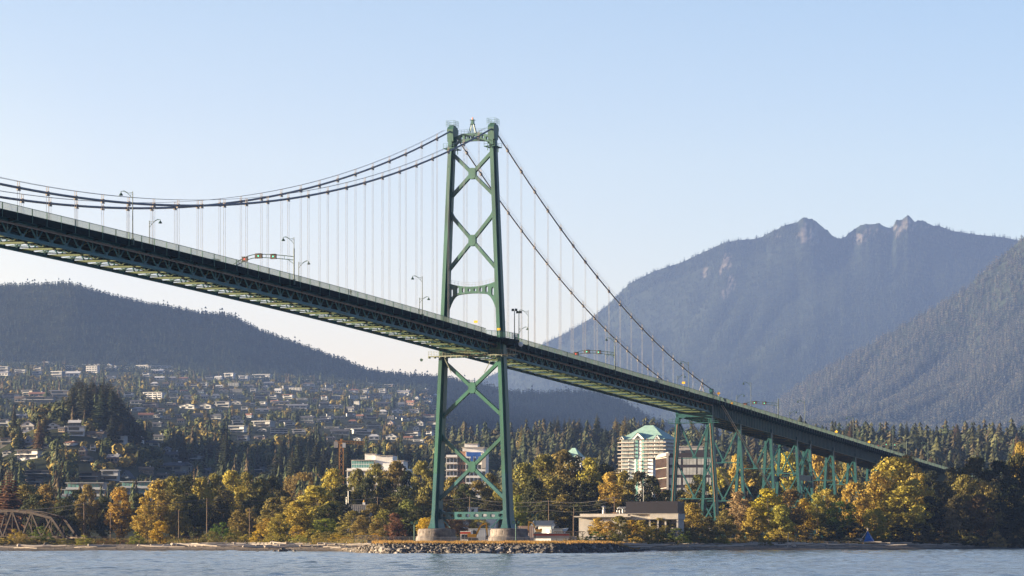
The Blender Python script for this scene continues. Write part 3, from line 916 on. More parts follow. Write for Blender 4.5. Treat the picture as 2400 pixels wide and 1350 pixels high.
deck = MB()
strip(deck, T0, T1, -8.35, 8.35, -0.28, 0.0)
strip(deck, T0, T1, -5.0, 5.0, 0.004, 0.03, mi=1)
strip(deck, T0, T1, -8.45, -8.3, -1.2, 0.08, mi=2); strip(deck, T0, T1, 8.3, 8.45, -1.2, 0.08, mi=2)
strip(deck, T0, T1, -5.35, -5.05, 0.0, 0.35); strip(deck, T0, T1, 5.05, 5.35, 0.0, 0.35)
for k in range(9): strip(deck, T0, T1, -4.1 + k * 1.02 - 0.09, -4.1 + k * 1.02 + 0.09, -0.7, -0.28)
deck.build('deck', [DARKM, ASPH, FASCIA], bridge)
PAN = 4.925
YT = 5.2
for s in (-1, 1):
    tr = MB(); y = s * YT
    strip(tr, T0, T1, y - 0.3, y + 0.3, -1.0, -0.45); strip(tr, T0, T1, y - 0.32, y + 0.32, -3.85, -3.3)
    n = int((T1 - T0) / PAN)
    for k in range(n):
        a = T1 - (k + 1) * PAN; m = a + PAN / 2; b = a + PAN
        zl = z_deck(m) - 3.45
        tr.bar((m, y, zl), (a, y, z_deck(a) - 0.8), 0.22, 0.22); tr.bar((m, y, zl), (b, y, z_deck(b) - 0.8), 0.22, 0.22)
        tr.box((m, y, zl + 0.35), (0.9, 0.34, 0.7))
        if k % 2 == 0: tr.bar((m, y, zl), (m, y, z_deck(m) - 0.8), 0.2)
    tr.build('stiffening_truss', TRUSS_LIT, bridge)
n = int((T1 - T0) / 9.85)
for k in range(n):
    t = T1 - 2.46 - k * 9.85; z = z_deck(t); fb = MB()
    fb.span(t - 0.10, t + 0.10, -YT + 0.31, YT - 0.31, z - 3.75, z - 3.42); fb.span(t - 0.2, t + 0.2, -YT + 0.31, YT - 0.31, z - 3.84, z - 3.75)
    fb.span(t - 0.16, t + 0.16, -YT + 0.31, YT - 0.31, z - 3.42, z - 3.36)
    for s in (-1, 1): fb.bar((t, s * (YT - 0.4), z - 1.1), (t, 0, z - 3.3), 0.14)
    fb.build('floor_beam', BEAM, bridge)
    cb = MB(); cb.span(t - 0.12, t + 0.12, -YT + 0.31, YT - 0.31, z - 1.5, z - 0.72)
    for s in (-1, 1): cb.plate([(s * YT, z - 0.3), (s * 8.28, z - 0.3), (s * 8.28, z - 0.7), (s * YT, z - 1.2)], t - 0.08, t + 0.08, 'x')
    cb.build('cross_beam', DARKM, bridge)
lb = MB()
for k in range(n):
    t = T1 - 2.46 - k * 9.85; t2 = t - 9.85; za, zb = z_deck(t) - 3.6, z_deck(t2) - 3.6
    lb.bar((t, -YT, za), (t - 4.925, YT, (za + zb) / 2), 0.16, 0.14); lb.bar((t - 4.925, YT, (za + zb) / 2), (t2, -YT, zb), 0.16, 0.14)
    lb.bar((t - 4.925, -YT, (za + zb) / 2 ), (t - 4.925, YT, (za + zb) / 2), 0.14, 0.12)
    for y in (-2.5, 0.6): 
        lb.bar((t - 1, y, za + 2.4), (t2 + 1, y, zb + 2.4), 0.1)
lb.build('lateral_bracing', mat('bracing_shaded_paint', (0.02, 0.055, 0.05), 0.6, 0.25, 0.8, spec=0.15), bridge)  # darker copy of the truss paint, shade under the deck put into it
for s in (-1, 1):
    pp = MB(); y = s * 6.6
    for k in range(int((T1 - T0 - 4) / PAN)):
        t = T1 - 2 - k * PAN
        pp.tube([(t - PAN + 0.05, y, z_deck(t - PAN) - 1.62), (t, y, z_deck(t) - 1.62)], 0.2, 8)
        pp.tube([(t - 0.12, y, z_deck(t) - 1.62), (t + 0.12, y, z_deck(t) - 1.62)], 0.27, 8)
    pp.build('service_pipe', PIPEM, bridge)
railing('railing', T0 + 0.5, -11.2, -8.4, bridge); railing('railing', 8.2, T1, -8.4, bridge)
railing('railing', T0 + 0.5, -11.2, 8.4, bridge); railing('railing', 8.2, T1, 8.4, bridge)

# ---------------------------------------------------------------- cables and hangers
ZS = 110.5
def z_cable(t):
    if t <= 0:
        return 67.2 + (ZS - 67.2) * ((t + 236.5) / 236.5) ** 2
    q = t / 187.0
    return ZS + (52.0 - ZS) * q - 4 * 7.2 * q * (1 - q)
for s in (-1, 1):
    y = s * 5.85
    c = MB()
    pts = [(T0 + k * 4.925, y, z_cable(T0 + k * 4.925)) for k in range(int(-T0 / 4.925) + 1)] + [(0, y, ZS)]
    pts2 = [(k * 187 / 44.0, y, z_cable(k * 187 / 44.0)) for k in range(45)]
    c.tube(pts, 0.235, 8); c.tube(pts2, 0.19, 8)
    # backstay strands running down to the anchorage
    for d in (-0.3, 0.3):
        k_ = MB(); k_.tube([(187, y + d, 52.0), (196, y + s * 1.2 + d, 46.6), (290, y + s * 1.4 + d, 2.5)], 0.17, 6)
        k_.build('backstay', mat('backstay_strand', (0.46, 0.42, 0.38), 0.5, 0.15, 0.5), bridge)
    co = c.build('main_cable', CABLE, bridge)
    h = MB()                                     # hand ropes over the cable
    hp_ = [(t, y + 0.25, z_cable(t) + 1.15) for t in [T0 + k * 4.925 for k in range(67)]]
    h.tube(hp_, 0.035, 4); h.tube([(p[0], y - 0.25, p[2]) for p in hp_], 0.035, 4)
    hp2 = [(k * 187 / 44.0, y + 0.25, z_cable(k * 187 / 44.0) + 1.15) for k in range(44)]
    h.tube(hp2, 0.03, 4); h.tube([(p[0], y - 0.25, p[2]) for p in hp2], 0.03, 4)
    h.build('hand_rope', WIRE, co)
    def band_mesh(t):
        b = MB(); z = z_cable(t); e = 0.25
        dz = (z_cable(t + e) - z_cable(t - e)) / (2 * e)
        b.tube([(t - 0.35, y, z - 0.35 * dz), (t + 0.35, y, z + 0.35 * dz)], 0.36, 8)
        b.box((t, y, z - 0.42), (1.05, 0.34, 0.22))
        for dx in (-0.32, 0.32): b.bar((t + dx, y, z), (t + dx, y, z + 1.22 + dx * dz), 0.09)
        return b
    for k in range(-33, 19):
        t = k * 9.85
        if k == 0 or t < T0: continue
        zb = z_deck(t) + 0.1
        if z_cable(t) - zb < 1.0: continue
        hb = MB()
        for dx in (-0.36, 0.36):
            hb.tube([(t + dx, y, z_cable(t) - 0.4), (t + dx, y, zb)], 0.038, 4, cap=False)
        hb.box((t, y, zb + 0.1), (0.9, 0.14, 0.2))
        ho = hb.build('hanger', WIRE, bridge)
        band_mesh(t).build('cable_band', BAND, ho)
    tie = MB()
    tie.bar((-236.5, y, z_cable(-236.5)), (-233.5, y, z_deck(-233) + 0.2), 0.28); tie.bar((-236.5, y, z_cable(-236.5)), (-239.5, y, z_deck(-240) + 0.2), 0.28)
    tie.bar((177, y, z_cable(177)), (172.5, y, z_deck(172.5)), 0.24); tie.bar((177, y, z_cable(177)), (179.7, y, z_deck(179.7)), 0.24)
    tie.build('cable_tie', mat('tie_grey', (0.32, 0.31, 0.32), 0.5, 0.2), bridge)

# ---------------------------------------------------------------- approach viaduct
viaduct = empty('approach_viaduct', bridge_to_world(187, 0, 0), B_ANG)
tag(viaduct, 'green steel approach viaduct on tall braced bents running inland at right', 'viaduct')
V0, V1 = 187.3, 585.0
def zv(t): return z_deck(t + 187)
d = MB(); L = V1 - 187
strip(d, 0.3, L, -8.35, 8.35, -0.28, 0, zf=zv); strip(d, 0.3, L, -5, 5, 0.004, 0.03, zf=zv, mi=1)
strip(d, 0.3, L, -8.45, -8.3, -0.85, 0.08, zf=zv, mi=2); strip(d, 0.3, L, 8.3, 8.45, -0.85, 0.08, zf=zv, mi=2)
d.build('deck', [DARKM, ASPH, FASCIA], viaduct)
BENT_PX = [(1590, 1668), (1687, 1733), (1761, 1806), (1824, 1866), (None, 1897), (1909, 1951), (1960, 2003), (2010, 2052), (None, 2096), (None, 2136)]
GY = 5.6
bents = [0.0] + [t_at(b, -GY) - 187 for a, b in BENT_PX[1:]]
for s in (-1, 1):
    g = MB(); y = s * GY
    strip(g, 0.6, L, y - 0.06, y + 0.06, -4.9, -0.5, zf=zv); strip(g, 0.6, L, y - 0.4, y + 0.4, -5.0, -4.9, zf=zv); strip(g, 0.6, L, y - 0.4, y + 0.4, -0.55, -0.28, zf=zv)
    k = 0
    t = 1.5
    while t < L:
        g.box((t, y, zv(t) - 2.7), (0.12, 0.55, 4.35)); t += 1.9
    for k in range(int(L / 3.8)):
        t = 2 + k * 3.8; z = zv(t)
        g.plate([(y, z - 0.3), (s * 8.3, z - 0.3), (s * 8.3, z - 0.7), (y, z - 1.5)], t - 0.06, t + 0.06, 'x')
    g.build('plate_girder', TRUSS, viaduct)
x = MB()
for k in range(int(L / 6)):
    t = 3 + k * 6; z = zv(t)
    x.span(t - 0.1, t + 0.1, -GY + 0.1, GY - 0.1, z - 1.7, z - 0.5)
    x.bar((t, -GY, z - 4.8), (t + 6, GY, z - 5.0), 0.2)
x.build('cross_beam', BEAM, viaduct)
railing('railing', 0.2, L, -8.4, viaduct, 3.3, zv); railing('railing', 0.2, L, 8.4, viaduct, 3.3, zv)
def bent(t, first=False, ybot=None):
    zt = zv(t) - (5.0 if not first else 5.4)
    zg = 3.2
    slope = 0.062
    yl = lambda z: GY + (zt - z) * slope
    xs = lambda z: 0.0
    b = MB()
    n = max(2, int(round((zt - zg) / 12.5)))
    zz = [zt - (zt - zg) * k / n for k in range(n + 1)]
    for a, c in zip(zz[:-1], zz[1:]):
        m = 0.46
        b.bar((t, -yl(a), a - 0.4), (t, 0, c + 0.5), m * 0.8, m); b.bar((t, yl(a), a - 0.4), (t, 0, c + 0.5), m * 0.8, m)
        b.bar((t, -yl(c), c), (t, yl(c), c), 0.3, 0.3)
        b.plate([(-0.75, c + 0.15), (0.75, c + 0.15), (0.6, c + 1.0), (-0.6, c + 1.0)], t - 0.1, t + 0.1, 'x')
    bo = b.build('braced_bent', TRUSS, viaduct)
    for s in (-1, 1):
        l = MB(); w = 1.2 if not first else 1.7
        l.bar((t, s * yl(zg), zg - 0.8), (t, s * yl(zt), zt + 0.1), w * 0.75, w, up=(1, 0, 0))
        if first:
            l.bar((t - 0.9, s * yl(zg), zg - 0.8), (t - 0.55, s * yl(zt), zt + 0.1), 0.2, 0.5); l.bar((t + 1.0, s * yl(zg), zg - 0.8), (t + 0.6, s * yl(zt), zt + 0.1), 0.2, 0.5)
            l.bar((t - 0.75, s * yl(zg) , zg + 1), (t - 0.68, s * yl(zt) , zt - 2), 0.24, 0.62, mi=1)
            for z in np.arange(zg + 4, zt - 2, 5): l.box((t, s * yl(z), z), (1.9, 0.9, 0.25))
        l.build('bent_leg', [TRUSS, RUST], bo)
        f = MB(); f.box((t, s * yl(zg), zg - 0.7), (3.0, 2.6, 1.8)); f.build('footing', CONC, bo)
    c = MB()
    c.plate([(-GY - 0.6, zt + 0.05), (-GY - 0.6, zt + 1.4), (GY + 0.6, zt + 1.4), (GY + 0.6, zt + 0.05), (GY - 0.5, zt - 0.5), (GY * 0.5, zt + 0.2), (-GY * 0.5, zt + 0.2), (-GY + 0.5, zt - 0.5)], t - 0.35, t + 0.35, 'x')
    c.build('bent_cap', TRUSS, bo)
for k, t in enumerate(bents): bent(t, first=(k == 0))
# longitudinal bracing between the two bents of the inner pier tower, and cable post heads at the first bent
lb = MB()
ta, tb = bents[3], bents[4]
for s in (-1, 1):
    zt = zv(ta) - 5.2
    for za, zb in ((zt - 1, zt - 13), (zt - 13, zt - 26)):
        ya = s * (GY + (zt - za) * 0.062); yb = s * (GY + (zt - zb) * 0.062)
        lb.bar((ta, ya, za), (tb, yb, zb), 0.3); lb.bar((tb, ya, za), (ta, yb, zb), 0.3)
    y = s * (GY + 13 * 0.062)
    lb.span(ta, tb, y - 0.2, y + 0.2, zt - 14.2, zt - 12.2)
lb.build('pier_bracing', TRUSS, viaduct)
for s in (-1, 1):
    p = MB(); y = s * 5.85
    p.bar((0, y, zv(0) - 5), (0, y, zv(0) + 3.0), 0.9, 0.7)
    p.box((0, y, zv(0) + 3.4), (1.7, 1.0, 1.0))
    p.build('cable_post', TRUSS, viaduct)
st = MB()
z0 = zv(0) - 7.2
st.span(-1.2, 0.8, -8.6, 8.6, z0, z0 + 0.2)
for k in range(15):
    y = -8.4 + 16.8 * k / 14; st.bar((-1.15, y, z0), (-1.15, y, z0 + 1.3), 0.07)
for dz in (0.7, 1.3): st.bar((-1.15, -8.6, z0 + dz), (-1.15, 8.6, z0 + dz), 0.07)
st.build('bearing_walkway', TRUSS, viaduct)
# ---------------------------------------------------------------- houses on the slope
def wall_material(name):
    """painted house wall: colour of the object, faint stains"""
    m = bpy.data.materials.new(name); m.use_nodes = True
    t = m.node_tree; p = t.nodes['Principled BSDF']; p.inputs['Roughness'].default_value = 0.8; p.inputs['Specular IOR Level'].default_value = 0.2
    a = t.nodes.new('ShaderNodeObjectInfo')
    n = t.nodes.new('ShaderNodeTexNoise'); n.inputs['Scale'].default_value = 3.0; n.inputs['Detail'].default_value = 5
    tc = t.nodes.new('ShaderNodeTexCoord'); t.links.new(tc.outputs['Object'], n.inputs['Vector'])
    mr = t.nodes.new('ShaderNodeMapRange'); mr.inputs['To Min'].default_value = 0.8; mr.inputs['To Max'].default_value = 1.15
    t.links.new(n.outputs['Fac'], mr.inputs['Value'])
    mx = t.nodes.new('ShaderNodeVectorMath'); mx.operation = 'SCALE'
    t.links.new(a.outputs['Color'], mx.inputs[0]); t.links.new(mr.outputs[0], mx.inputs['Scale'])
    t.links.new(mx.outputs[0], p.inputs['Base Color'])
    return m
WALL = wall_material('house_wall'); ROOF = wall_material('house_roof')
GLASS = mat('window_glass', (0.03, 0.04, 0.05), 0.12, 0.5, 0.4, spec=0.6)
TRIM = mat('white_trim', (0.7, 0.68, 0.64), 0.6, 0.1, 1.0)
TEALGLASS = mat('teal_glass', (0.16, 0.34, 0.32), 0.2, 0.4, 0.3, spec=0.6)

def proto_house(style):
    """unit house: 1 wide, 1 high, 0.8 deep, front towards -y, base at z 0"""
    r = empty('house')
    w = MB(); ro = MB(); g = MB(); tr = MB()
    if style == 'gable':                     # gable end towards the viewer
        w.plate([(-0.5, -0.5), (0.5, -0.5), (0.5, 0.55), (0, 0.97), (-0.5, 0.55)], -0.4, 0.4, 'y')
        for s in (-1, 1): ro.plate([(s * 0.58, 0.5), (s * 0.58, 0.56), (0, 1.04), (0, 0.97)], -0.46, 0.46, 'y')
        for x in (-0.25, 0.22): g.span(x - 0.13, x + 0.13, -0.412, -0.39, 0.12, 0.38)
        g.span(-0.1, 0.1, -0.412, -0.39, 0.56, 0.74)
        tr.span(-0.52, 0.52, -0.5, -0.4, 0.46, 0.5)
    elif style == 'ridge':                   # ridge along the front
        w.span(-0.5, 0.5, -0.4, 0.4, -0.5, 0.62)
        ro.plate([(-0.5, 0.6), (0.5, 0.6), (0.1, 1.0), (-0.1, 1.0)], -0.56, 0.56, 'x')
        for x in (-0.33, -0.02, 0.31): g.span(x - 0.12, x + 0.12, -0.412, -0.39, 0.15, 0.46)
        tr.span(0.24, 0.32, -0.1, 0.1, 0.8, 1.15)
    elif style == 'hip':
        w.span(-0.5, 0.5, -0.4, 0.4, -0.5, 0.64)
        ro.add([(-0.58, -0.48, 0.62), (0.58, -0.48, 0.62), (0.58, 0.48, 0.62), (-0.58, 0.48, 0.62), (-0.25, 0, 1.0), (0.25, 0, 1.0)], [(0, 1, 5, 4), (1, 2, 5), (2, 3, 4, 5), (3, 0, 4), (3, 2, 1, 0)])
        for x in (-0.3, 0.28): g.span(x - 0.16, x + 0.16, -0.412, -0.39, 0.2, 0.5)
        tr.span(-0.52, 0.52, -0.54, -0.4, 0.08, 0.12)
    elif style == 'flat':                    # modern: two glazed floors, deep flat roof
        w.span(-0.5, 0.5, -0.4, 0.4, -0.5, 0.9)
        ro.span(-0.57, 0.57, -0.52, 0.46, 0.9, 1.0)
        g.span(-0.44, 0.2, -0.412, -0.39, 0.54, 0.84); g.span(-0.35, 0.42, -0.412, -0.39, 0.1, 0.36)
        tr.span(-0.54, 0.54, -0.58, -0.4, 0.42, 0.48)
    elif style == 'block':                   # row of flats with balcony slabs
        w.span(-0.5, 0.5, -0.3, 0.3, -0.5, 0.96)
        ro.span(-0.52, 0.52, -0.36, 0.34, 0.96, 1.0)
        for k in range(3):
            z = 0.06 + k * 0.31
            for x in (-0.37, -0.13, 0.12, 0.36): g.span(x - 0.09, x + 0.09, -0.312, -0.29, z + 0.05, z + 0.22)
            tr.span(-0.5, 0.5, -0.37, -0.3, z + 0.24, z + 0.29)
    elif style == 'aframe':
        w.plate([(-0.5, -0.3), (0.5, -0.3), (0.5, 0.1), (0, 0.93), (-0.5, 0.1)], -0.4, 0.4, 'y')
        for s in (-1, 1): ro.plate([(s * 0.62, -0.02), (s * 0.58, 0.1), (0, 1.03), (0, 0.92)], -0.48, 0.48, 'y')
        g.span(-0.2, 0.2, -0.412, -0.39, 0.1, 0.34); g.span(-0.08, 0.08, -0.412, -0.39, 0.46, 0.62)
        tr.span(-0.4, 0.4, -0.5, -0.4, 0.02, 0.06)
    w.build('wall', WALL, r); o = ro.build('roof', ROOF, r)
    g.build_split('window', GLASS, r); tr.build_split('balcony' if style in ('flat', 'block', 'hip') else 'trim', TRIM, r)
    return r
PROTOS = {s: proto_house(s) for s in ('gable', 'ridge', 'hip', 'flat', 'block', 'aframe')}
PROTO_USED = set()

YS_ = np.concatenate([np.arange(1160, 2600, 8.0), np.arange(2600, 5700, 20.0)])
def ground_depth(px, py):
    """nearest depth at which the land in column px appears at row py"""
    z = ground_z(px, YS_); row = HOR - (z - HC) * FPX / YS_
    k = np.where(row <= py)[0]
    return float(YS_[k[0]]) if len(k) else 5600.0

WHITE = (0.78, 0.76, 0.74); CREAM = (0.62, 0.55, 0.45); GREY = (0.27, 0.28, 0.29); TAN = (0.36, 0.28, 0.21); BLUE = (0.30, 0.38, 0.50); PINK = (0.50, 0.36, 0.30); DARK = (0.11, 0.11, 0.12)
WCOL = dict(w=WHITE, c=CREAM, g=GREY, t=TAN, b=BLUE, p=PINK)
WNAME = dict(w='white', c='cream', g='grey', t='tan', b='pale blue', p='pinkish')
RCOL = dict(d=(0.09, 0.09, 0.10), w=(0.55, 0.54, 0.54), r=(0.26, 0.13, 0.09), g=(0.22, 0.22, 0.24), n=(0.16, 0.12, 0.09))
RNAME = dict(d='dark', w='pale', r='reddish', g='grey', n='brown')
STYLE = dict(F='flat', G='gable', R='ridge', H='hip', B='block', A='aframe')
SNAME = dict(F='flat house', G='gabled house', R='long house', H='hipped house', B='row of flats', A='steep house')
# origin and scale of the crop in which the list was measured; then: centre, base, width, height, style + wall + roof
HOUSES_A = """40 200 80 35 Fww|45 240 90 30 Rwg|20 150 40 40 Gwd|165 155 80 35 Fwd|195 210 100 22 Fww|335 145 90 35 Fwd|430 100 50 40 Fww|470 155 90 30 Hwg|340 237 85 30 Fww|545 252 100 42 Fgw|660 187 100 30 Fww|680 250 130 40 Rww|870 130 140 30 Fww|865 212 105 50 Bww|1020 137 60 38 Gww|1045 197 105 34 Rwg|1035 267 70 26 Fwd|1210 160 80 27 Fww|1335 172 120 40 Bww|1500 177 190 38 Bww|1465 222 95 34 Rww|1570 222 95 28 Fwd|1720 217 40 24 Rww|1855 212 36 20 Fwd|2000 224 50 15 Fww|2035 272 60 24 Rww|2140 272 80 42 Fww|2275 287 80 36 Fww|2355 277 50 28 Fwd|1860 292 50 22 Rgd|1440 337 60 32 Hgw|1710 397 60 22 Rcr|1870 402 60 22 Rbd|2045 352 60 18 Rww
110 452 140 36 Fwd|265 417 100 34 Fcg|188 486 84 46 Rcn|350 438 130 36 Rpr|380 490 250 40 Fgd|560 442 150 52 Fcw|1200 442 80 38 Fwd|1440 458 180 52 Bwd|1280 502 110 30 Rwd|1395 537 130 34 Fpd|1290 577 120 34 Hwp|1360 642 120 44 Rcr|1470 632 65 28 Rwd|1665 624 70 24 Rpd|1760 548 140 40 Gwd|1920 548 120 40 Gwd|2080 532 120 42 Fwg|2200 507 90 28 Gwg|2310 517 130 20 Fww|2010 452 70 36 Hwg|1840 634 80 38 Rgd|2020 644 110 42 Hgd|2215 702 95 34 Fww|2215 767 140 48 Fww|2265 844 90 42 Fwg
40 715 90 58 Fwd|215 636 110 32 Rwg|265 757 115 80 Gwd|490 742 115 50 Gwd|700 722 100 54 Rgw|710 808 140 74 Fww|900 818 150 54 Rgn|60 892 90 58 Fcd|265 906 110 80 Abg|430 912 60 18 Rcd|75 978 80 34 Gwd|285 1018 200 66 Fwd|660 892 90 30 Rwr|775 985 56 70 Gpg|865 937 46 50 Fwd|1115 872 110 62 Fwd|1300 852 60 36 Rwn|1065 1052 100 62 Rpg|810 1047 80 42 Hgn|1410 897 130 48 Hcd|1470 838 120 44 Rgd|1455 712 110 34 Rgd|1560 947 56 38 Gwd|1610 1012 120 54 Rgd|1820 1042 120 58 Fwd|1610 1122 230 62 Rcd|1740 1128 86 70 Gcd|1360 1162 120 56 Rtn|1180 1204 90 60 Abd|1030 1222 140 78 Fww|835 1212 165 58 Ftn|355 1182 210 48 Fgd|320 1252 130 50 Ftd|1940 1162 80 54 Hgd|1520 1195 90 36 Rgn|590 760 60 40 Rtd|1690 1175 90 40 Rgd"""
HOUSES_B = """65 282 140 42 Fww|235 302 60 14 Fww|360 302 40 15 Rww|470 296 75 18 Fww|655 297 55 20 Gwg|780 302 34 24 Gww|580 317 40 20 Rwg|120 332 80 26 Rgg|1045 332 80 30 Fww|960 337 34 15 Rww|300 367 90 24 Fww|380 378 120 20 Bwd|650 378 100 15 Bww|90 357 40 18 Rwg|180 492 70 20 Rcr|430 472 90 18 Fww|250 514 150 32 Rcd|390 543 160 32 Rwg|490 552 45 20 Fww|545 484 40 28 Gpr|640 514 90 26 Rcd|650 543 110 28 Fwd|755 543 100 26 Rwd|180 557 130 24 Fpd|55 582 120 28 Hwg|270 682 140 38 Fwd|315 712 90 32 Fww|480 662 120 36 Rgd|500 684 80 16 Rcd|75 714 160 44 Fww|40 662 60 30 Gwg|660 657 95 28 Fww|690 622 60 22 Fww|880 622 70 28 Fwd|770 643 100 18 Rcd|640 678 130 30 Rgd|710 738 120 18 Fww|920 752 140 38 Fgd|990 788 165 40 Fww|785 792 150 44 Rgd|215 794 145 54 Bgd|405 782 110 36 Fww|60 758 80 26 Gwd|1095 728 110 30 Fgd|1180 602 70 38 Hgw|1260 647 60 26 Rgd|1345 642 80 24 Rwd|1390 664 60 24 Fwd|1450 654 90 20 Fwd|1445 798 140 34 Fwd|1530 704 60 40 Gwd|1490 757 50 40 Gwd|1265 838 90 50 Gwd|1100 838 85 44 Hww|1420 838 75 30 Rcr|1515 860 85 25 Fww|1620 798 50 34 Fwd|1670 798 60 34 Fww|1330 742 40 34 Hwd|1600 492 60 14 Fww|1375 422 110 38 Rwg|1500 462 30 22 Gwg|1655 402 50 28 Rww|45 828 100 26 Rpd|55 1097 80 18 Fgd|30 1142 80 48 Fgd|700 838 70 26 Rpd|950 845 60 24 Gww"""
HRECT = []          # picture box and depth of every house, so that trees are not planted right in front
def place_house(px, py, wp, hp, code):
    Y = ground_depth(px, py)
    X = ground_point(px, Y); z = gz(px, Y)
    k = Y / FPX
    st, wc, rc = STYLE[code[0]], code[1], code[2] if code[2] in RCOL else 'g'
    pr = PROTOS[st]
    if st in PROTO_USED: o = copy_tree(pr)
    else: o = pr; PROTO_USED.add(st)
    W_ = wp * k; H_ = hp * k
    o.location = (X, Y, z - 0.4); o.scale = (W_, max(W_ * 0.7, 7.0), H_)
    o.rotation_euler = (0, 0, random.uniform(-0.42, 0.2))
    for c in o.children:
        j = random.uniform(0.5, 0.92)
        if c.name.startswith('wall'): c.color = (*[q * j for q in WCOL[wc]], 1)
        elif c.name.startswith('roof'): c.color = (*RCOL[rc], 1)
    HRECT.append((px - wp / 2, px + wp / 2, py - hp, py, Y))
    if py < 893: zone = 'high ' + ('left of the knoll' if px < 170 else 'above the knoll' if px < 330 else 'below the ridge' if px < 700 else 'near the tower')
    elif px < 165 and py < 950: zone = 'on the wooded knoll'
    elif px < 330: zone = 'at the knoll foot' if py > 1060 else 'on the near slope'
    elif px < 600: zone = 'low right of the knoll' if py > 990 else 'right of the knoll'
    elif px < 830: zone = 'well above the crane' if py < 985 else 'just above the crane'
    else: zone = 'near the tower' if py < 985 else 'between crane and tower'
    big = 'wide ' if wp > 34 else ('small ' if wp < 16 else '')
    series(o, px, f'{big}{WNAME[wc]} {SNAME[code[0]]}, {RNAME[rc]} roof, {zone}', 'house', 'houses on the hillside')
for src, ox in ((HOUSES_A, 0), (HOUSES_B, 600)):
    for it in src.replace('\n', '|').split('|'):
        u, v, w, h, c = it.split()
        place_house(ox + float(u) / 3.97, 820 + float(v) / 3.97, float(w) / 3.97 * 1.1, float(h) / 3.97 * 1.25, c)
# further houses standing in loose rows along the contour streets
def more_houses():
    n = 0; tries = 0
    while n < 70 and tries < 3000:
        tries += 1
        px = random.uniform(5, 1030); row = random.choice((868, 881, 893, 907, 921, 936, 951, 966, 981, 996)) + random.uniform(-3, 3)
        if row < 850 + px * 0.065: continue
        if px < 340 and row > 872: continue
        if 430 < px < 760 and row > 985: continue
        w = random.uniform(13, 30) * (1.0 if row > 900 else 0.9); h = random.uniform(7.5, 12) * (0.8 + (row - 860) / 350)
        if any(px + w / 2 + 3 > a and px - w / 2 - 3 < b and row > c - 2 and row - h < d + 2 for a, b, c, d, Y in HRECT): continue
        place_house(px, row, w, h, random.choice('FFFRRRGHB') + random.choice('wwwwcgp') + random.choice('ddwgrn')); n += 1
more_houses()
# ---------------------------------------------------------------- trees and shrubs
LEAF = foliage_mat('leaves', None, trans=0.25, var=0.30, scale=0.35)
NEEDLE = foliage_mat('needles', None, trans=0.1, var=0.25, scale=0.3)
BARK = mat('bark', (0.10, 0.075, 0.055), 0.9, 0.35, 1.5, bump=0.3)

def leaf_cloud(centers, radii, per, size, r_, flat=0.0):
    """leaf faces spread over the outside of many clumps"""
    n = len(centers)
    d = r_.normal(size=(n, per, 3)); d /= np.linalg.norm(d, axis=2, keepdims=True)
    rad = radii[:, None, None] * (0.62 + 0.45 * r_.random((n, per, 1)))
    p = centers[:, None, :] + d * rad * np.array([1, 1, 0.85])
    p = p.reshape(-1, 3); nrm = d.reshape(-1, 3) + r_.normal(size=p.shape) * 0.55
    nrm /= np.linalg.norm(nrm, axis=1, keepdims=True)
    a = np.cross(nrm, r_.normal(size=p.shape)); a /= np.linalg.norm(a, axis=1, keepdims=True)
    b = np.cross(nrm, a)
    s = size * (0.6 + 0.8 * r_.random((len(p), 1)))
    a = a * s; b = b * s * 0.7
    V = np.stack([p - a, p + b * 0.9, p + a, p - b * 0.9], 1).reshape(-1, 3)
    F = np.arange(len(V)).reshape(-1, 4)
    return V, F

def crown_points(n, prof, r_, inner=0.25):
    """clump centres filling a crown whose radius at height h is prof(h)"""
    h = r_.random(n * 3); keep = r_.random(n * 3) < np.maximum(prof(h), 0.12) / 0.5
    h = h[keep][:n]
    a = r_.uniform(0, 2 * math.pi, len(h)); q = np.sqrt(inner + (1 - inner) * r_.random(len(h)))
    rr = prof(h) * q
    return np.stack([rr * np.cos(a), rr * np.sin(a), h], 1)

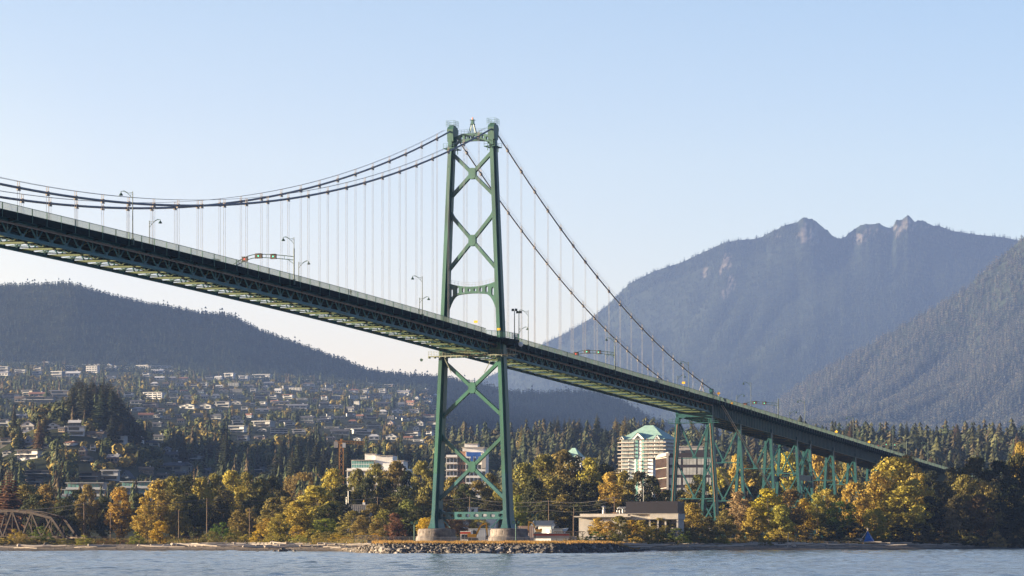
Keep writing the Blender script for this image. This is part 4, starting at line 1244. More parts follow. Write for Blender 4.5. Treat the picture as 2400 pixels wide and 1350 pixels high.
def proto_leafy(seed, kind):
    r_ = np.random.default_rng(seed); root = empty('tree')
    H = 18.0
    lobes = r_.uniform(0, 6.28, 3)
    if kind == 'tall':   prof = lambda h: 0.29 * np.sin(np.pi * np.clip((h - 0.08) / 0.94, 0, 1)) ** 0.62 * (1.05 - 0.35 * h)
    elif kind == 'round': prof = lambda h: 0.40 * np.sqrt(np.clip(1 - ((h - 0.56) / 0.45) ** 2, 0, 1))
    elif kind == 'column': prof = lambda h: 0.17 * np.sin(np.pi * np.clip((h - 0.02) / 1.0, 0, 1)) ** 0.55
    elif kind == 'umbrella': prof = lambda h: np.where(h > 0.45, 0.62 * np.sqrt(np.clip(1 - ((h - 0.62) / 0.38) ** 2, 0, 1)), 0.04)
    elif kind == 'pine': prof = lambda h: 0.34 * np.clip(1.02 - h, 0, 1) ** 0.62 * np.clip(h / 0.12, 0.3, 1)
    elif kind == 'bush': prof = lambda h: 0.55 * np.sqrt(np.clip(1 - (h / 1.0) ** 2.2, 0, 1))
    ncl = {'tall': 85, 'round': 80, 'column': 55, 'umbrella': 75, 'bush': 60, 'pine': 80}[kind]
    c = crown_points(ncl, prof, r_)
    ang = np.arctan2(c[:, 1], c[:, 0]); c[:, :2] *= (1 + 0.22 * np.sin(2 * ang + lobes[0]) * np.sin(6 * c[:, 2] + lobes[1]))[:, None]
    top = np.array([[0, 0, 0.97], [0.05, 0.02, 0.93], [-0.05, -0.03, 0.91]]); c = np.concatenate([c, top]) if kind != 'umbrella' else c
    rad = r_.uniform(0.05, 0.095, len(c)) * (1.25 if kind in ('bush', 'round') else 1.0)
    c[:, 2] = np.minimum(c[:, 2], 1.0 - rad * 0.6); c[:, 2] = np.maximum(c[:, 2], 0.03)
    V, F = leaf_cloud(c * H, rad * H, 72, 0.31 if kind != 'bush' else 0.4, r_)
    V[:, 2] = np.maximum(V[:, 2], 0.05)
    link('crown', np_mesh('crown_' + kind, V, F, LEAF), root)
    if kind != 'bush' or True:
        t = MB(); hh = 0.9 if kind != 'umbrella' else 0.7
        bend = r_.normal(size=2) * 0.4
        pts = [(bend[0] * math.sin(k * 1.3), bend[1] * math.sin(k), H * hh * k / 5) for k in range(6)]
        t.tube(pts, 0.30 if kind != 'bush' else 0.2, 7, r2=0.05)
        for k in range(9):
            h = r_.uniform(0.15, 0.75); a = r_.uniform(0, 6.28); pr_ = float(prof(np.array([min(h + 0.12, 0.95)]))[0]) * H * 0.8
            i = h * 5 / hh; i0 = min(4, int(i)); f = i - i0
            b0 = Vector(pts[i0]).lerp(Vector(pts[i0 + 1]), min(1, f))
            t.tube([b0, b0 + Vector((math.cos(a) * pr_ * 0.55, math.sin(a) * pr_ * 0.55, H * 0.07)), b0 + Vector((math.cos(a) * pr_, math.sin(a) * pr_, H * 0.16))], 0.12, 5, r2=0.03)
        t.build('trunk', BARK, root)
    return root
def proto_conifer(seed, slim=0.2, gap=0.06, whorls=24, base=0.1):
    r_ = np.random.default_rng(seed); root = empty('tree'); H = 20.0
    V = []; F = []
    def quad(a, b, c, d):
        k = len(V); V.extend([a, b, c, d]); F.append((k, k + 1, k + 2, k + 3))
    for k in range(whorls):
        u = k / (whorls - 1); z = H * (base + (0.99 - base) * u ** 0.92)
        R_ = H * slim * (1 - u) ** 0.85 * (0.75 + 0.5 * r_.random()) + 0.25
        n = 8 if u < 0.7 else 6
        for j in range(n):
            a = 2 * math.pi * (j + r_.random() * 0.7) / n + k
            L = R_ * (0.7 + 0.5 * r_.random()); dr = 0.32 + 0.3 * (1 - u)
            ca, sa = math.cos(a), math.sin(a); wv = 0.24 * L + 0.3
            p0 = np.array([0, 0, z + 0.12 * L]); p1 = np.array([ca * L * 0.55, sa * L * 0.55, z - dr * L * 0.12]); p2 = np.array([ca * L, sa * L, z - dr * L * 0.62])
            s = np.array([-sa, ca, 0]) * wv
            dn = np.array([0, 0, -0.30 * L - 0.2])
            quad(p0 - s * 0.25, p1 - s + dn * 0.3, p2, p1 + s + dn * 0.3)
            quad(p1 * 0.5 + p0 * 0.5, p1 + dn * 0.9 + s * 0.25, p2 + dn * 0.35, p1 * 0.3 + p2 * 0.7)
    link('crown', np_mesh('crown_conifer', np.array(V), np.array(F), NEEDLE), root)
    t = MB(); t.tube([(0, 0, -0.5), (0, 0, H * 0.5), (0, 0, H * 0.98)], 0.28, 6, r2=0.03); t.build('trunk', BARK, root)
    return root

PR = {}
for i, k in enumerate(('tall', 'tall', 'tall', 'round', 'round', 'column', 'umbrella', 'bush', 'bush', 'bush')):
    PR.setdefault(k, []).append(proto_leafy(100 + i, k))
PR['conifer'] = [proto_conifer(200, 0.17), proto_conifer(201, 0.20), proto_conifer(202, 0.145, whorls=26)]
PR['pine'] = [proto_leafy(210, 'pine'), proto_leafy(211, 'pine'), proto_leafy(212, 'pine')]
PWID = dict(tall=0.62, round=0.86, column=0.40, umbrella=1.2, bush=1.15, conifer=0.38, pine=0.72)   # crown width of a unit tree
PH = dict(conifer=20.0)
USED = set()
KNAME = dict(tall='broadleaf_tree', round='broadleaf_tree', column='broadleaf_tree', umbrella='broadleaf_tree', bush='shrub', conifer='conifer_tree', pine='pine_tree')
COLS = {'gold': (0.39, 0.30, 0.06), 'amber': (0.42, 0.28, 0.04), 'olive': (0.215, 0.178, 0.05), 'dark': (0.068, 0.070, 0.028), 'green': (0.10, 0.145, 0.028), 'brown': (0.17, 0.10, 0.05),
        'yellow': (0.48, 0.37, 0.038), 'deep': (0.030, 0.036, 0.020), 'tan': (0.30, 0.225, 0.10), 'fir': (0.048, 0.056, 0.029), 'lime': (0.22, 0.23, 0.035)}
def plant(kind, px, top, wpx, Y, col, desc, cat=None, base=None, jitter=0.12, group=None):
    z = gz(px, Y) - 0.1
    zt = HC + (HOR - top) / FPX * Y
    h = max(zt - z, 0.8); w = wpx / FPX * Y
    p = random.choice(PR[kind])
    if p.as_pointer() in USED: o = copy_tree(p)
    else: o = p; USED.add(p.as_pointer())
    o.name = KNAME[kind]
    H = PH.get(kind, 18.0)
    s = w / (PWID[kind] * H)
    o.location = (ground_point(px, Y), Y, z); o.scale = (s, s, h / H); o.rotation_euler = (0, 0, random.uniform(0, 6.28))
    c = np.array(COLS[col]) * (1 + jitter * (2 * random.random() - 1)) * (1 + 0.06 * rng.normal(size=3))
    for ch in o.children:
        if ch.name.startswith('crown'): ch.color = (*c, 1)
    cat = cat or {'broadleaf_tree': 'tree', 'conifer_tree': 'conifer', 'shrub': 'shrub', 'pine_tree': 'pine'}[KNAME[kind]]
    series(o, px, desc, cat, group)
    return o

# kind, column, top row, width px, depth, colour
SHORE_TREES = """conifer 22 1100 110 1000 brown|tall 62 1138 75 1010 olive|tall 108 1137 66 1020 olive|tall 85 1160 70 980 dark|tall 150 1168 60 990 dark|tall 178 1150 56 1000 dark|tall 205 1137 52 985 olive|tall 245 1165 50 990 dark|tall 282 1143 62 980 gold|tall 327 1157 50 985 dark
tall 372 1128 82 960 gold|tall 404 1119 66 985 olive|tall 435 1115 72 1000 dark|tall 470 1122 58 985 gold|tall 502 1112 66 1000 olive|tall 545 1104 66 1010 gold|tall 576 1109 60 1020 olive|tall 610 1122 66 1010 olive|tall 642 1118 60 1015 dark|umbrella 704 1109 84 1030 olive|tall 525 1150 66 970 dark|tall 455 1160 60 965 dark|tall 590 1165 56 975 dark|tall 415 1170 56 955 olive|tall 340 1185 56 950 gold|tall 660 1150 64 980 dark
tall 781 1101 72 1000 gold|tall 836 1101 56 1010 olive|tall 880 1089 66 1015 olive|tall 926 1082 70 1010 olive|tall 955 1104 50 1020 dark|tall 990 1082 70 1000 olive|tall 858 1120 56 990 dark|tall 905 1125 60 990 dark|tall 1022 1110 60 1010 dark|tall 805 1135 56 985 dark
column 375 1221 38 792 amber|tall 640 1168 64 880 olive|tall 672 1166 56 890 olive|tall 695 1176 76 860 gold|tall 738 1140 104 880 gold|tall 784 1146 70 900 dark|tall 628 1215 50 850 gold|tall 655 1205 50 845 gold|round 762 1216 62 850 lime|tall 770 1180 60 870 dark|tall 560 1195 44 900 olive|tall 585 1192 40 905 olive
pine 826 1198 90 830 olive|pine 872 1182 92 860 olive|pine 915 1166 100 880 olive|pine 958 1172 96 860 olive|pine 992 1164 90 880 olive|pine 850 1208 60 815 olive|pine 925 1203 52 800 brown|pine 900 1195 70 820 olive|pine 975 1195 70 820 dark|pine 884 1215 50 790 olive|round 1002 1213 46 755 yellow|tall 945 1140 64 930 dark|tall 1035 1150 60 930 dark
tall 1062 1120 64 990 olive|tall 1090 1135 60 985 dark|tall 1120 1128 60 995 olive|tall 1150 1112 60 990 olive|tall 1075 1160 60 960 dark|tall 1110 1165 60 960 dark|tall 1145 1165 60 955 dark|round 1062 1213 50 900 brown|round 1092 1214 56 905 tan|round 1122 1216 46 900 gold|tall 1168 1150 50 960 olive
tall 1212 1163 42 900 lime|tall 1228 1088 86 970 olive|tall 1272 1066 90 990 olive|tall 1318 1058 96 1010 olive|round 1352 1068 90 1015 dark|tall 1384 1076 76 1000 gold|tall 1418 1090 76 1000 dark|tall 1252 1125 76 950 dark|tall 1296 1118 84 955 olive|tall 1340 1125 84 950 dark|tall 1385 1135 76 950 dark|column 1432 1108 52 930 gold|tall 1462 1106 64 940 olive|tall 1498 1106 66 950 dark|tall 1530 1118 56 960 dark|tall 1318 1160 70 930 olive|tall 1275 1175 70 925 dark|tall 1360 1180 70 925 dark|tall 1410 1175 70 925 dark|tall 1470 1160 66 930 dark|tall 1520 1160 66 935 dark|tall 1560 1150 60 950 olive
tall 1600 1150 66 990 dark|tall 1640 1115 66 1010 olive|tall 1622 1135 60 985 olive|tall 1690 1098 60 1030 gold|tall 1732 1068 74 1060 gold|tall 1770 1088 60 1060 olive|tall 1800 1090 60 1080 dark|tall 1845 1062 64 1110 gold|tall 1880 1075 60 1110 olive|tall 1918 1058 60 1140 gold|tall 1955 1060 60 1140 gold|tall 1990 1080 60 1130 olive|tall 1700 1140 60 1010 dark|tall 1760 1140 66 1030 dark|tall 1820 1140 66 1050 dark|tall 1880 1140 66 1070 dark|tall 1940 1130 66 1090 dark|tall 2000 1130 66 1100 dark|tall 2050 1110 70 1120 dark
tall 1402 1214 44 770 gold|tall 1427 1222 40 765 gold|tall 1452 1210 50 775 olive|column 1481 1219 34 780 amber|tall 1503 1220 44 790 gold|tall 1545 1212 62 800 olive|tall 1582 1214 62 815 gold|tall 1622 1180 78 820 gold|tall 1660 1212 56 825 olive|tall 1700 1196 60 830 olive|tall 1732 1153 74 850 tan|tall 1765 1190 60 845 gold|tall 1800 1147 92 855 yellow|tall 1852 1148 86 860 olive|tall 1886 1170 60 870 amber|tall 1914 1158 56 875 gold|tall 1940 1147 66 880 gold|round 1972 1176 84 870 green|tall 2002 1132 84 890 gold|tall 2062 1108 90 900 gold|tall 2094 1074 126 910 gold|tall 2128 1070 76 940 olive|tall 2150 1112 76 920 gold|round 2050 1192 60 860 lime|tall 2120 1140 110 890 gold|tall 1830 1185 70 845 gold
tall 2180 1106 76 960 deep|tall 2236 1098 76 970 dark|tall 2284 1074 90 990 dark|tall 2338 1082 86 990 deep|tall 2382 1066 80 1000 dark|tall 2205 1130 80 940 dark|tall 2260 1115 76 950 olive|tall 2312 1130 80 960 olive|tall 2365 1125 80 970 deep|tall 2395 1040 60 1200 gold|tall 2240 1165 70 930 dark|tall 2180 1165 70 915 deep|tall 2290 1160 76 940 brown|umbrella 2385 1164 100 985 olive|round 2292 1203 62 955 gold|tall 2340 1180 70 960 deep|tall 2218 1190 60 915 tan|tall 2410 1090 80 990 deep"""
SHRUBS = """35 1240 52 800 gold|95 1234 52 805 green|62 1252 50 795 olive|150 1262 44 795 olive|195 1254 40 790 lime|320 1246 32 795 lime|250 1262 50 798 brown|225 1264 44 800 olive|285 1264 36 800 brown|410 1265 40 805 olive|445 1266 40 805 brown|470 1262 42 800 dark|520 1224 62 810 green|495 1245 50 800 olive|550 1240 46 805 olive|580 1252 46 798 gold|610 1240 46 790 amber|640 1250 46 785 gold|668 1252 46 785 lime|700 1232 56 800 amber|735 1240 56 795 gold|700 1255 44 778 gold|765 1246 52 780 olive|790 1250 46 775 amber|815 1258 40 770 gold|750 1258 40 770 gold|850 1248 46 775 gold|880 1250 44 780 amber
1395 1246 44 745 green|1430 1244 46 750 olive|1470 1248 44 760 dark|1500 1245 48 770 olive|1540 1240 56 780 olive|1590 1238 60 795 green|1630 1236 60 805 olive|1680 1240 56 815 olive|1720 1240 56 820 gold|1600 1252 40 785 green|1560 1254 44 780 dark|1640 1255 44 800 olive|1690 1256 44 810 gold|1792 1252 34 815 olive|1760 1236 60 830 olive|1830 1236 64 840 gold|1890 1238 64 845 olive|1950 1230 70 850 deep|2000 1225 70 850 deep|1830 1257 46 828 dark|2060 1235 66 860 lime|2110 1230 70 870 deep|2160 1225 70 890 deep|2210 1230 70 910 dark|2260 1228 70 930 dark|2310 1222 70 950 deep|2360 1215 76 970 deep|2400 1210 70 985 deep|2335 1245 40 935 tan|2285 1250 50 930 deep|2240 1252 50 905 deep|2190 1252 50 885 deep|2140 1254 50 870 deep|2380 1250 50 965 deep|1490 1258 36 755 amber|1440 1258 36 745 gold|1365 1256 30 735 olive|1335 1260 30 725 olive|60 1266 34 782 dark|120 1266 34 784 deep|10 1258 40 790 dark|2090 1256 46 852 deep|1990 1258 46 840 deep"""
CNAME = dict(gold='golden', amber='orange amber', olive='olive brown', dark='dark green', green='bright green', brown='reddish brown', yellow='bright yellow', deep='deep green', tan='pale tan', lime='yellow green', fir='dark fir')
def shore_zone(px, Y):
    if px < 340: z = 'by the railway bridge' if Y < 900 else 'behind the railway bridge'
    elif px < 620: z = 'behind the beach left of the tower'
    elif px < 810: z = 'behind the log beach' if Y < 930 else 'below the tower crane'
    elif px < 1040: z = 'just left of the bridge tower'
    elif px < 1195: z = 'seen between the tower legs'
    elif px < 1600: z = 'in front of the low concrete building' if Y < 820 else 'behind the low concrete building'
    elif px < 2030: z = 'in front of the viaduct' if Y < 925 else 'behind the viaduct bents'
    else: z = 'where the viaduct ends' if px < 2170 else 'at the right end of the shore'
    return z
for it in SHORE_TREES.replace('\n', '|').split('|'):
    k, px, top, w, Y, c = it.split(); px, top, w, Y = float(px), float(top), float(w), float(Y)
    kn = {'conifer': 'conifer', 'pine': 'spreading pine', 'tall': 'tree', 'round': 'round tree', 'column': 'narrow tree', 'umbrella': 'broad tree'}[k]
    plant(k, px, top, w * (1.06 if 1590 < px < 2060 and Y < 925 else 1.26), Y, c, f'{CNAME[c]} {kn} {shore_zone(px, Y)}', group='trees along the shore')
for it in SHRUBS.replace('\n', '|').split('|'):
    px, top, w, Y, c = it.split(); px, top, w, Y = float(px), float(top), float(w), float(Y)
    plant('bush', px, top, w * 1.1, Y, c, f'{CNAME[c]} shrub {shore_zone(px, Y)}', group='shrubs along the shore')

# trees of the slope: the nearest ones are things, the rest is one mass of each kind
T_BUSH = [bush_template(s) for s in (11, 12, 13)]
HR = np.array(HRECT)
def clear_of_houses(px, Y, z, H, w, allow=0.28):
    """false for a tree that would stand right in front of a house and hide it"""
    k = FPX / Y; y1 = HOR - (z - HC) * k; y0 = y1 - H * k; hw = w * H * k / 2
    ok = np.ones(len(px), bool)
    for x0, x1, r0, r1, Yh in HR:
        ox = np.minimum(px + hw, x1) - np.maximum(px - hw, x0); oy = np.minimum(y1, r1) - np.maximum(y0, r0)
        ok &= ~((Y < Yh + 15) & (ox > allow * (x1 - x0) * 0.5) & (oy > allow * (r1 - r0)) & (ox > 0) & (oy > 0))
    return ok
def slope_trees():
    n = 13000
    px = rng.uniform(-330, 1160, n); Y = 1180 + (5650 - 1180) * rng.random(n) ** 1.15
    q = rng.random(n) < 0.2; Y[q] = rng.uniform(1180, 2000, q.sum()); px[q] = rng.uniform(-200, 800, q.sum())
    dens = np.clip((1150 - px) / 160, 0, 1)
    keep = rng.random(n) < dens; px, Y = px[keep], Y[keep]
    z = ground_z(px, Y); n = len(px)
    con = rng.random(n) < 0.40
    H = np.where(con, rng.uniform(8, 22, n), rng.uniform(4, 11, n))
    row = HOR - (z - HC) * FPX / Y
    clump = fbm(px / 70, row / 22, 81)
    H *= 0.6 + 0.8 * clump
    w = np.where(con, 0.42, 0.85)
    ok = clear_of_houses(px, Y, z, H, w)
    px, Y, z, con, H = px[ok], Y[ok], z[ok], con[ok], H[ok]
    P = np.stack([(px - 1200) / FPX * Y, Y, z - 0.3], 1)
    cc = np.array([[0.028, 0.038, 0.018], [0.04, 0.048, 0.02], [0.034, 0.04, 0.022], [0.06, 0.045, 0.025]])
    cb = np.array([[0.05, 0.06, 0.02], [0.085, 0.085, 0.025], [0.12, 0.095, 0.028], [0.06, 0.07, 0.03], [0.16, 0.12, 0.03]])
    a = con
    forest('slope_conifers', P[a], H[a], rng.uniform(0.8, 1.25, a.sum()), tints(a.sum(), cc * 1.5, 0.4), T_MID, label='scattered dark conifers between the houses of the far slope', cat='conifers')
    a = ~con
    forest('slope_broadleaf', P[a], H[a], rng.uniform(0.9, 1.5, a.sum()), tints(a.sum(), cb * 1.3, 0.4), T_BUSH, label='rounded garden trees between the houses of the far slope', cat='trees')
slope_trees()

def near_slope_trees():
    """the large trees one can tell apart on the near slope, the knoll and the rise behind the viaduct"""
    L = []
    def put(kind, px, top, w, Y, c, desc): L.append((kind, px, top, w, Y, c, desc))
    # knoll: a dense dark stand
    for k in range(74):
        px = rng.uniform(165, 335); top = float(np.interp(px, [160, 180, 205, 240, 262, 290, 305, 322, 335], [915, 882, 884, 878, 890, 930, 965, 985, 1010])) + rng.uniform(0, 26) + (rng.uniform(10, 70) if k > 46 else 0)
        put('conifer', px, top, rng.uniform(44, 66), rng.uniform(1730, 1900), 'deep' if rng.random() < 0.55 else ('fir' if rng.random() < 0.7 else 'dark'), 'tall conifer in the dark stand on the knoll')
    for k in range(34):
        px = rng.uniform(5, 330); put('conifer', px, rng.uniform(955, 1000), rng.uniform(36, 56), rng.uniform(1640, 1760), ('deep', 'fir', 'dark')[k % 3], 'broad conifer on the flank of the knoll')
    for k in range(20):
        px = rng.uniform(320, 470); put('conifer', px, rng.uniform(975, 1020), rng.uniform(36, 54), rng.uniform(1600, 1760), ('deep', 'fir')[k % 2], 'dark conifer right of the knoll')
    for k in range(16):
        px = rng.uniform(36, 165); put('conifer', px, rng.uniform(884, 905), rng.uniform(24, 36), rng.uniform(2080, 2160), 'fir', 'conifer behind the houses on the knoll')
    for k in range(26):
        px = rng.uniform(365, 560); put('conifer', px, rng.uniform(985, 1030) + max(0, (420 - px) * 0.3), rng.uniform(38, 58), rng.uniform(1560, 1800), 'deep', 'dark conifer right of the knoll')
    for k in range(34):
        px = rng.uniform(560, 830); put('conifer', px, rng.uniform(1020, 1075), rng.uniform(38, 60), rng.uniform(1400, 1700), 'deep' if rng.random() < 0.6 else 'fir', 'dark conifer in the wood left of the tower crane')
    for k in range(26):
        px = rng.uniform(660, 1030); put('conifer', px, rng.uniform(1000, 1045), rng.uniform(30, 48), rng.uniform(1750, 1950), 'fir', 'dark conifer standing above the tower crane')
    for px, top, w, Y, kind, c, d in ((33, 948, 30, 1750, 'conifer', 'fir', 'slim olive conifer left of the white gabled house'), (36, 985, 24, 1650, 'conifer', 'olive', 'slim pale conifer on the near slope at left'), (92, 982, 36, 1640, 'conifer', 'brown', 'reddish broad conifer on the near slope at left'),
        (148, 985, 34, 1640, 'conifer', 'fir', 'tall green conifer on the near slope'), (125, 1020, 40, 1500, 'conifer', 'deep', 'large dark conifer at the foot of the slope'), (150, 1032, 30, 1480, 'column', 'brown', 'reddish brown narrow conifer at the foot of the slope'), (180, 1030, 36, 1470, 'conifer', 'deep', 'dark pointed conifer beside the yellow topped tree'),
        (237, 1023, 48, 1500, 'round', 'lime', 'yellow green round tree among dark conifers'), (305, 1005, 44, 1480, 'conifer', 'olive', 'large olive conifer among the near houses'), (262, 972, 38, 1700, 'conifer', 'fir', 'brownish conifer below the knoll stand'),
        (370, 1045, 40, 1450, 'round', 'deep', 'round dark tree beside the cream house'), (330, 1045, 36, 1470, 'conifer', 'deep', 'dark conifer beside the cream house'), (455, 1095, 20, 1300, 'conifer', 'tan', 'small brownish conifer above the golden trees'), (475, 1102, 16, 1300, 'conifer', 'olive', 'small olive conifer above the golden trees'), (505, 1090, 20, 1310, 'conifer', 'brown', 'small reddish conifer above the golden trees'),
        (38, 1065, 52, 1350, 'conifer', 'deep', 'dark conifer left of the long flat house'), (60, 1100, 40, 1280, 'round', 'dark', 'round dark tree left of the long flat house'), (140, 1080, 44, 1330, 'conifer', 'deep', 'dark conifer right of the long flat house'), (215, 1075, 50, 1340, 'conifer', 'deep', 'dark wide conifer above the terraced flats'), (280, 1060, 46, 1360, 'conifer', 'deep', 'dark conifer above the terraced flats')):
        put(kind, px, top, w, Y, c, d)
    for k in range(60):
        px = rng.uniform(1195, 1610); put('conifer', px, rng.uniform(966, 1065), rng.uniform(30, 50), 0, ('fir', 'dark', 'olive', 'fir')[k % 4], '')
    for k in range(70):
        px = rng.uniform(1830, 2440); put('conifer', px, rng.uniform(980, 1060), rng.uniform(30, 50), 0, ('fir', 'dark', 'fir', 'brown')[k % 4], '')
    keep = []
    for kind, px, top, w, Y, c, desc in L:
        if Y == 0:       # crown top decides the depth on the wooded rise: lower tops stand nearer
            Y = float(np.interp(top, [962, 985, 1010, 1040, 1065], [2220, 2120, 1850, 1500, 1380]))
            z = gz(px, Y); h = HC + (HOR - top) / FPX * Y - z
            if h < 14: Y += 0; h = rng.uniform(13, 24); top = HOR - (z + h - HC) * FPX / Y
            if h > 27: h = rng.uniform(16, 27); top = HOR - (z + h - HC) * FPX / Y
            desc = {'fir': 'dark green', 'dark': 'dull green', 'olive': 'olive green', 'tan': 'pale brownish', 'brown': 'reddish brown'}[c] + ' conifer on the wooded rise ' + ('left of the green roof' if px < 1440 else 'around the green roof' if px < 1700 else 'behind the viaduct end' if px < 2160 else 'at the far right')
        else:
            z = gz(px, Y); h = HC + (HOR - top) / FPX * Y - z
            if h > 42: h = rng.uniform(28, 40); top = HOR - (z + h - HC) * FPX / Y
            if h < 6: continue
        q = clear_of_houses(np.array([px]), np.array([Y]), np.array([z]), np.array([h]), np.array([0.34]), 0.5)
        if q[0]: plant(kind, px, top, w, Y, c, desc, group='large trees of the slope')
near_slope_trees()
# ---------------------------------------------------------------- larger buildings
WHITEW = mat('white_render', (0.80, 0.79, 0.77), 0.8, 0.12, 0.4)
BRICK = mat('brick', (0.33, 0.19, 0.13), 0.9, 0.25, 1.2)
GREYW = mat('grey_cladding', (0.30, 0.30, 0.31), 0.7, 0.2, 0.5)
BLUEW = mat('blue_wrap', (0.04, 0.13, 0.45), 0.5, 0.2, 0.6)
COPPER = mat('green_copper_roof', (0.27, 0.42, 0.375), 0.55, 0.15, 0.5)
DARKCLAD = mat('dark_cladding', (0.035, 0.032, 0.040), 0.6, 0.2, 1.5, stretch=(0.2, 0.2, 6))
PALEC = mat('pale_concrete', (0.50, 0.46, 0.42), 0.9, 0.15, 0.4)
BRONZE = mat('bronze_glass', (0.05, 0.036, 0.032), 0.9, 0.4, 0.25, spec=0.0)
REFLGLASS = mat('reflection_pale_glass', (0.52, 0.52, 0.50), 0.25, 0.35, 0.22, spec=0.5)  # brightness of the reflected sky is put into the pale base colour
GALV = mat('galvanised_steel', (0.42, 0.42, 0.42), 0.4, 0.15, 1.0, metal=0.6)
YELLOW = mat('machine_yellow', (0.52, 0.27, 0.03), 0.45, 0.2, 1.0)
REDP = mat('red_paint', (0.42, 0.075, 0.045), 0.5, 0.15, 1.0)
WOOD = mat('grey_timber', (0.22, 0.17, 0.13), 0.9, 0.3, 1.2)
CRANE = mat('crane_orange', (0.62, 0.31, 0.09), 0.5, 0.2, 1.0)

def local(px, Y, z=None, rz=0.0, name='building'):
    return empty(name, (ground_point(px, Y), Y, gz(px, Y) if z is None else z), rz)
def rise(py, Y, zb):        # height above zb of picture row py
    return HC + (HOR - py) / FPX * Y - zb

# terraced flats above the railway
def terraced(px0, px1, top, base, Y, label):
    zb = gz((px0 + px1) / 2, Y); k = Y / FPX; W_ = (px1 - px0) * k; Ht = rise(top, Y, zb)
    r = local((px0 + px1) / 2, Y, zb, -0.10, 'terraced_flats'); tag(r, label, 'apartments', 'terraced flats')
    wall = MB(); win = MB(); slab = MB()
    fl = 4; fh = 3.1; z0 = Ht - fl * fh
    wall.span(-W_ / 2, W_ / 2, -4, 9, -2, z0 + 0.1)
    for f in range(fl):
        z = z0 + f * fh; sh = 1.4 * (fl - f); x0 = -W_ / 2 + f * 1.2; x1 = W_ / 2 - f * 1.0 
        wall.span(x0, x1, -4 + f * 1.6, 9, z + 0.02, z + fh - 0.3)
        n = 9
        for q in range(n):
            a = x0 + (x1 - x0) * (q + 0.12) / n; b = x0 + (x1 - x0) * (q + 0.88) / n
            if (q * 7 + f * 3) % 5 != 0: win.span(a, b, -4.08 + f * 1.6, -3.95 + f * 1.6, z + 0.5, z + 2.5)
        slab.span(x0 - 0.8, x1 + 0.8, -5.6 + f * 1.6, 9.3, z + fh - 0.3, z + fh + 0.02)
        slab.span(x0 - 0.4, x1 + 0.4, -5.5 + f * 1.6, -5.4 + f * 1.6, z + 0.02, z + 0.9)
    wall.build('wall', GREYW, r); win.build_split('window', TEALGLASS, r); slab.build_split('balcony', mat('grey_slab', (0.42, 0.43, 0.44), 0.8, 0.15, 0.5), r)
terraced(138, 256, 1131, 1180, 1240, 'white terraced flats with stacked balconies behind the shore trees, left block')
terraced(266, 380, 1128, 1180, 1250, 'white terraced flats with stacked balconies behind the shore trees, right block')

def storeys(w, g, s, x0, x1, y0, y1, z0, z1, fh, nb, slab=0.6, rail=True):
    """walls with window bays and balcony slabs on the front and left faces"""
    w.span(x0, x1, y0, y1, z0, z1)
    n = int((z1 - z0) / fh)
    for f in range(n):
        z = z0 + f * fh
        for q in range(nb):
            a = x0 + (x1 - x0) * (q + 0.14) / nb; b = x0 + (x1 - x0) * (q + 0.86) / nb
            g.span(a, b, y0 - 0.06, y0 + 0.05, z + 0.5, z + fh - 0.6)
        m = max(2, int(nb * (y1 - y0) / (x1 - x0)))
        for q in range(m):
            a = y0 + (y1 - y0) * (q + 0.14) / m; b = y0 + (y1 - y0) * (q + 0.86) / m
            g.span(x0 - 0.06, x0 + 0.05, a, b, z + 0.5, z + fh - 0.6)
        if slab: s.span(x0 - slab * 0.5, x1 + slab * 0.5, y0 - slab, y1, z + fh - 0.32, z + fh)

# unfinished block beside the crane
Y = 1150; zb = gz(880, Y); k = Y / FPX
r = local(880, Y, zb, -0.12); tag(r, 'pale unfinished apartment block with glass top floors beside the tower crane', 'building')
X = lambda px: (px - 880) * k
Z = lambda py: rise(py, Y, zb)
w, g, s, t = MB(), MB(), MB(), MB()
storeys(w, g, s, X(814), X(952), -2, 16, -2, Z(1098), 3.0, 10, 0.9)
w.span(X(823), X(876), 0, 14, Z(1098) + 0.02, Z(1079)); w.span(X(916), X(945), 1, 13, Z(1098) + 0.02, Z(1080)); w.span(X(879), X(920), 0.6, 13, Z(1098) + 0.02, Z(1068)); w.span(X(852), X(879), 3, 12, Z(1079) + 0.02, Z(1064))
for q in range(9):
    a = X(823) + (X(876) - X(823)) * q / 9 + 0.1
    for z0_, z1_ in ((Z(1096), Z(1088.5)), (Z(1087), Z(1080))): t.span(a, a + 0.9, -0.06, 0.05, z0_, z1_)
s.span(X(916), X(948), 0.2, 13.4, Z(1080), Z(1079)); s.span(X(822), X(877), -0.6, 14.4, Z(1079) , Z(1077.8)); s.span(X(878), X(921), 0, 13.4, Z(1068) , Z(1067.2))
for q in range(8): s.span(X(853 + q * 3.4), X(853 + q * 3.4) + 0.15, 3.0, 3.15, Z(1064), Z(1061.5))
s.span(X(851), X(880), 2.6, 12.4, Z(1064), Z(1063.4))
w.build('wall', WHITEW, r); g.build_split('window', GLASS, r); t.build_split('glazing', TEALGLASS, r); s.build_split('floor_slab', PALEC, r)

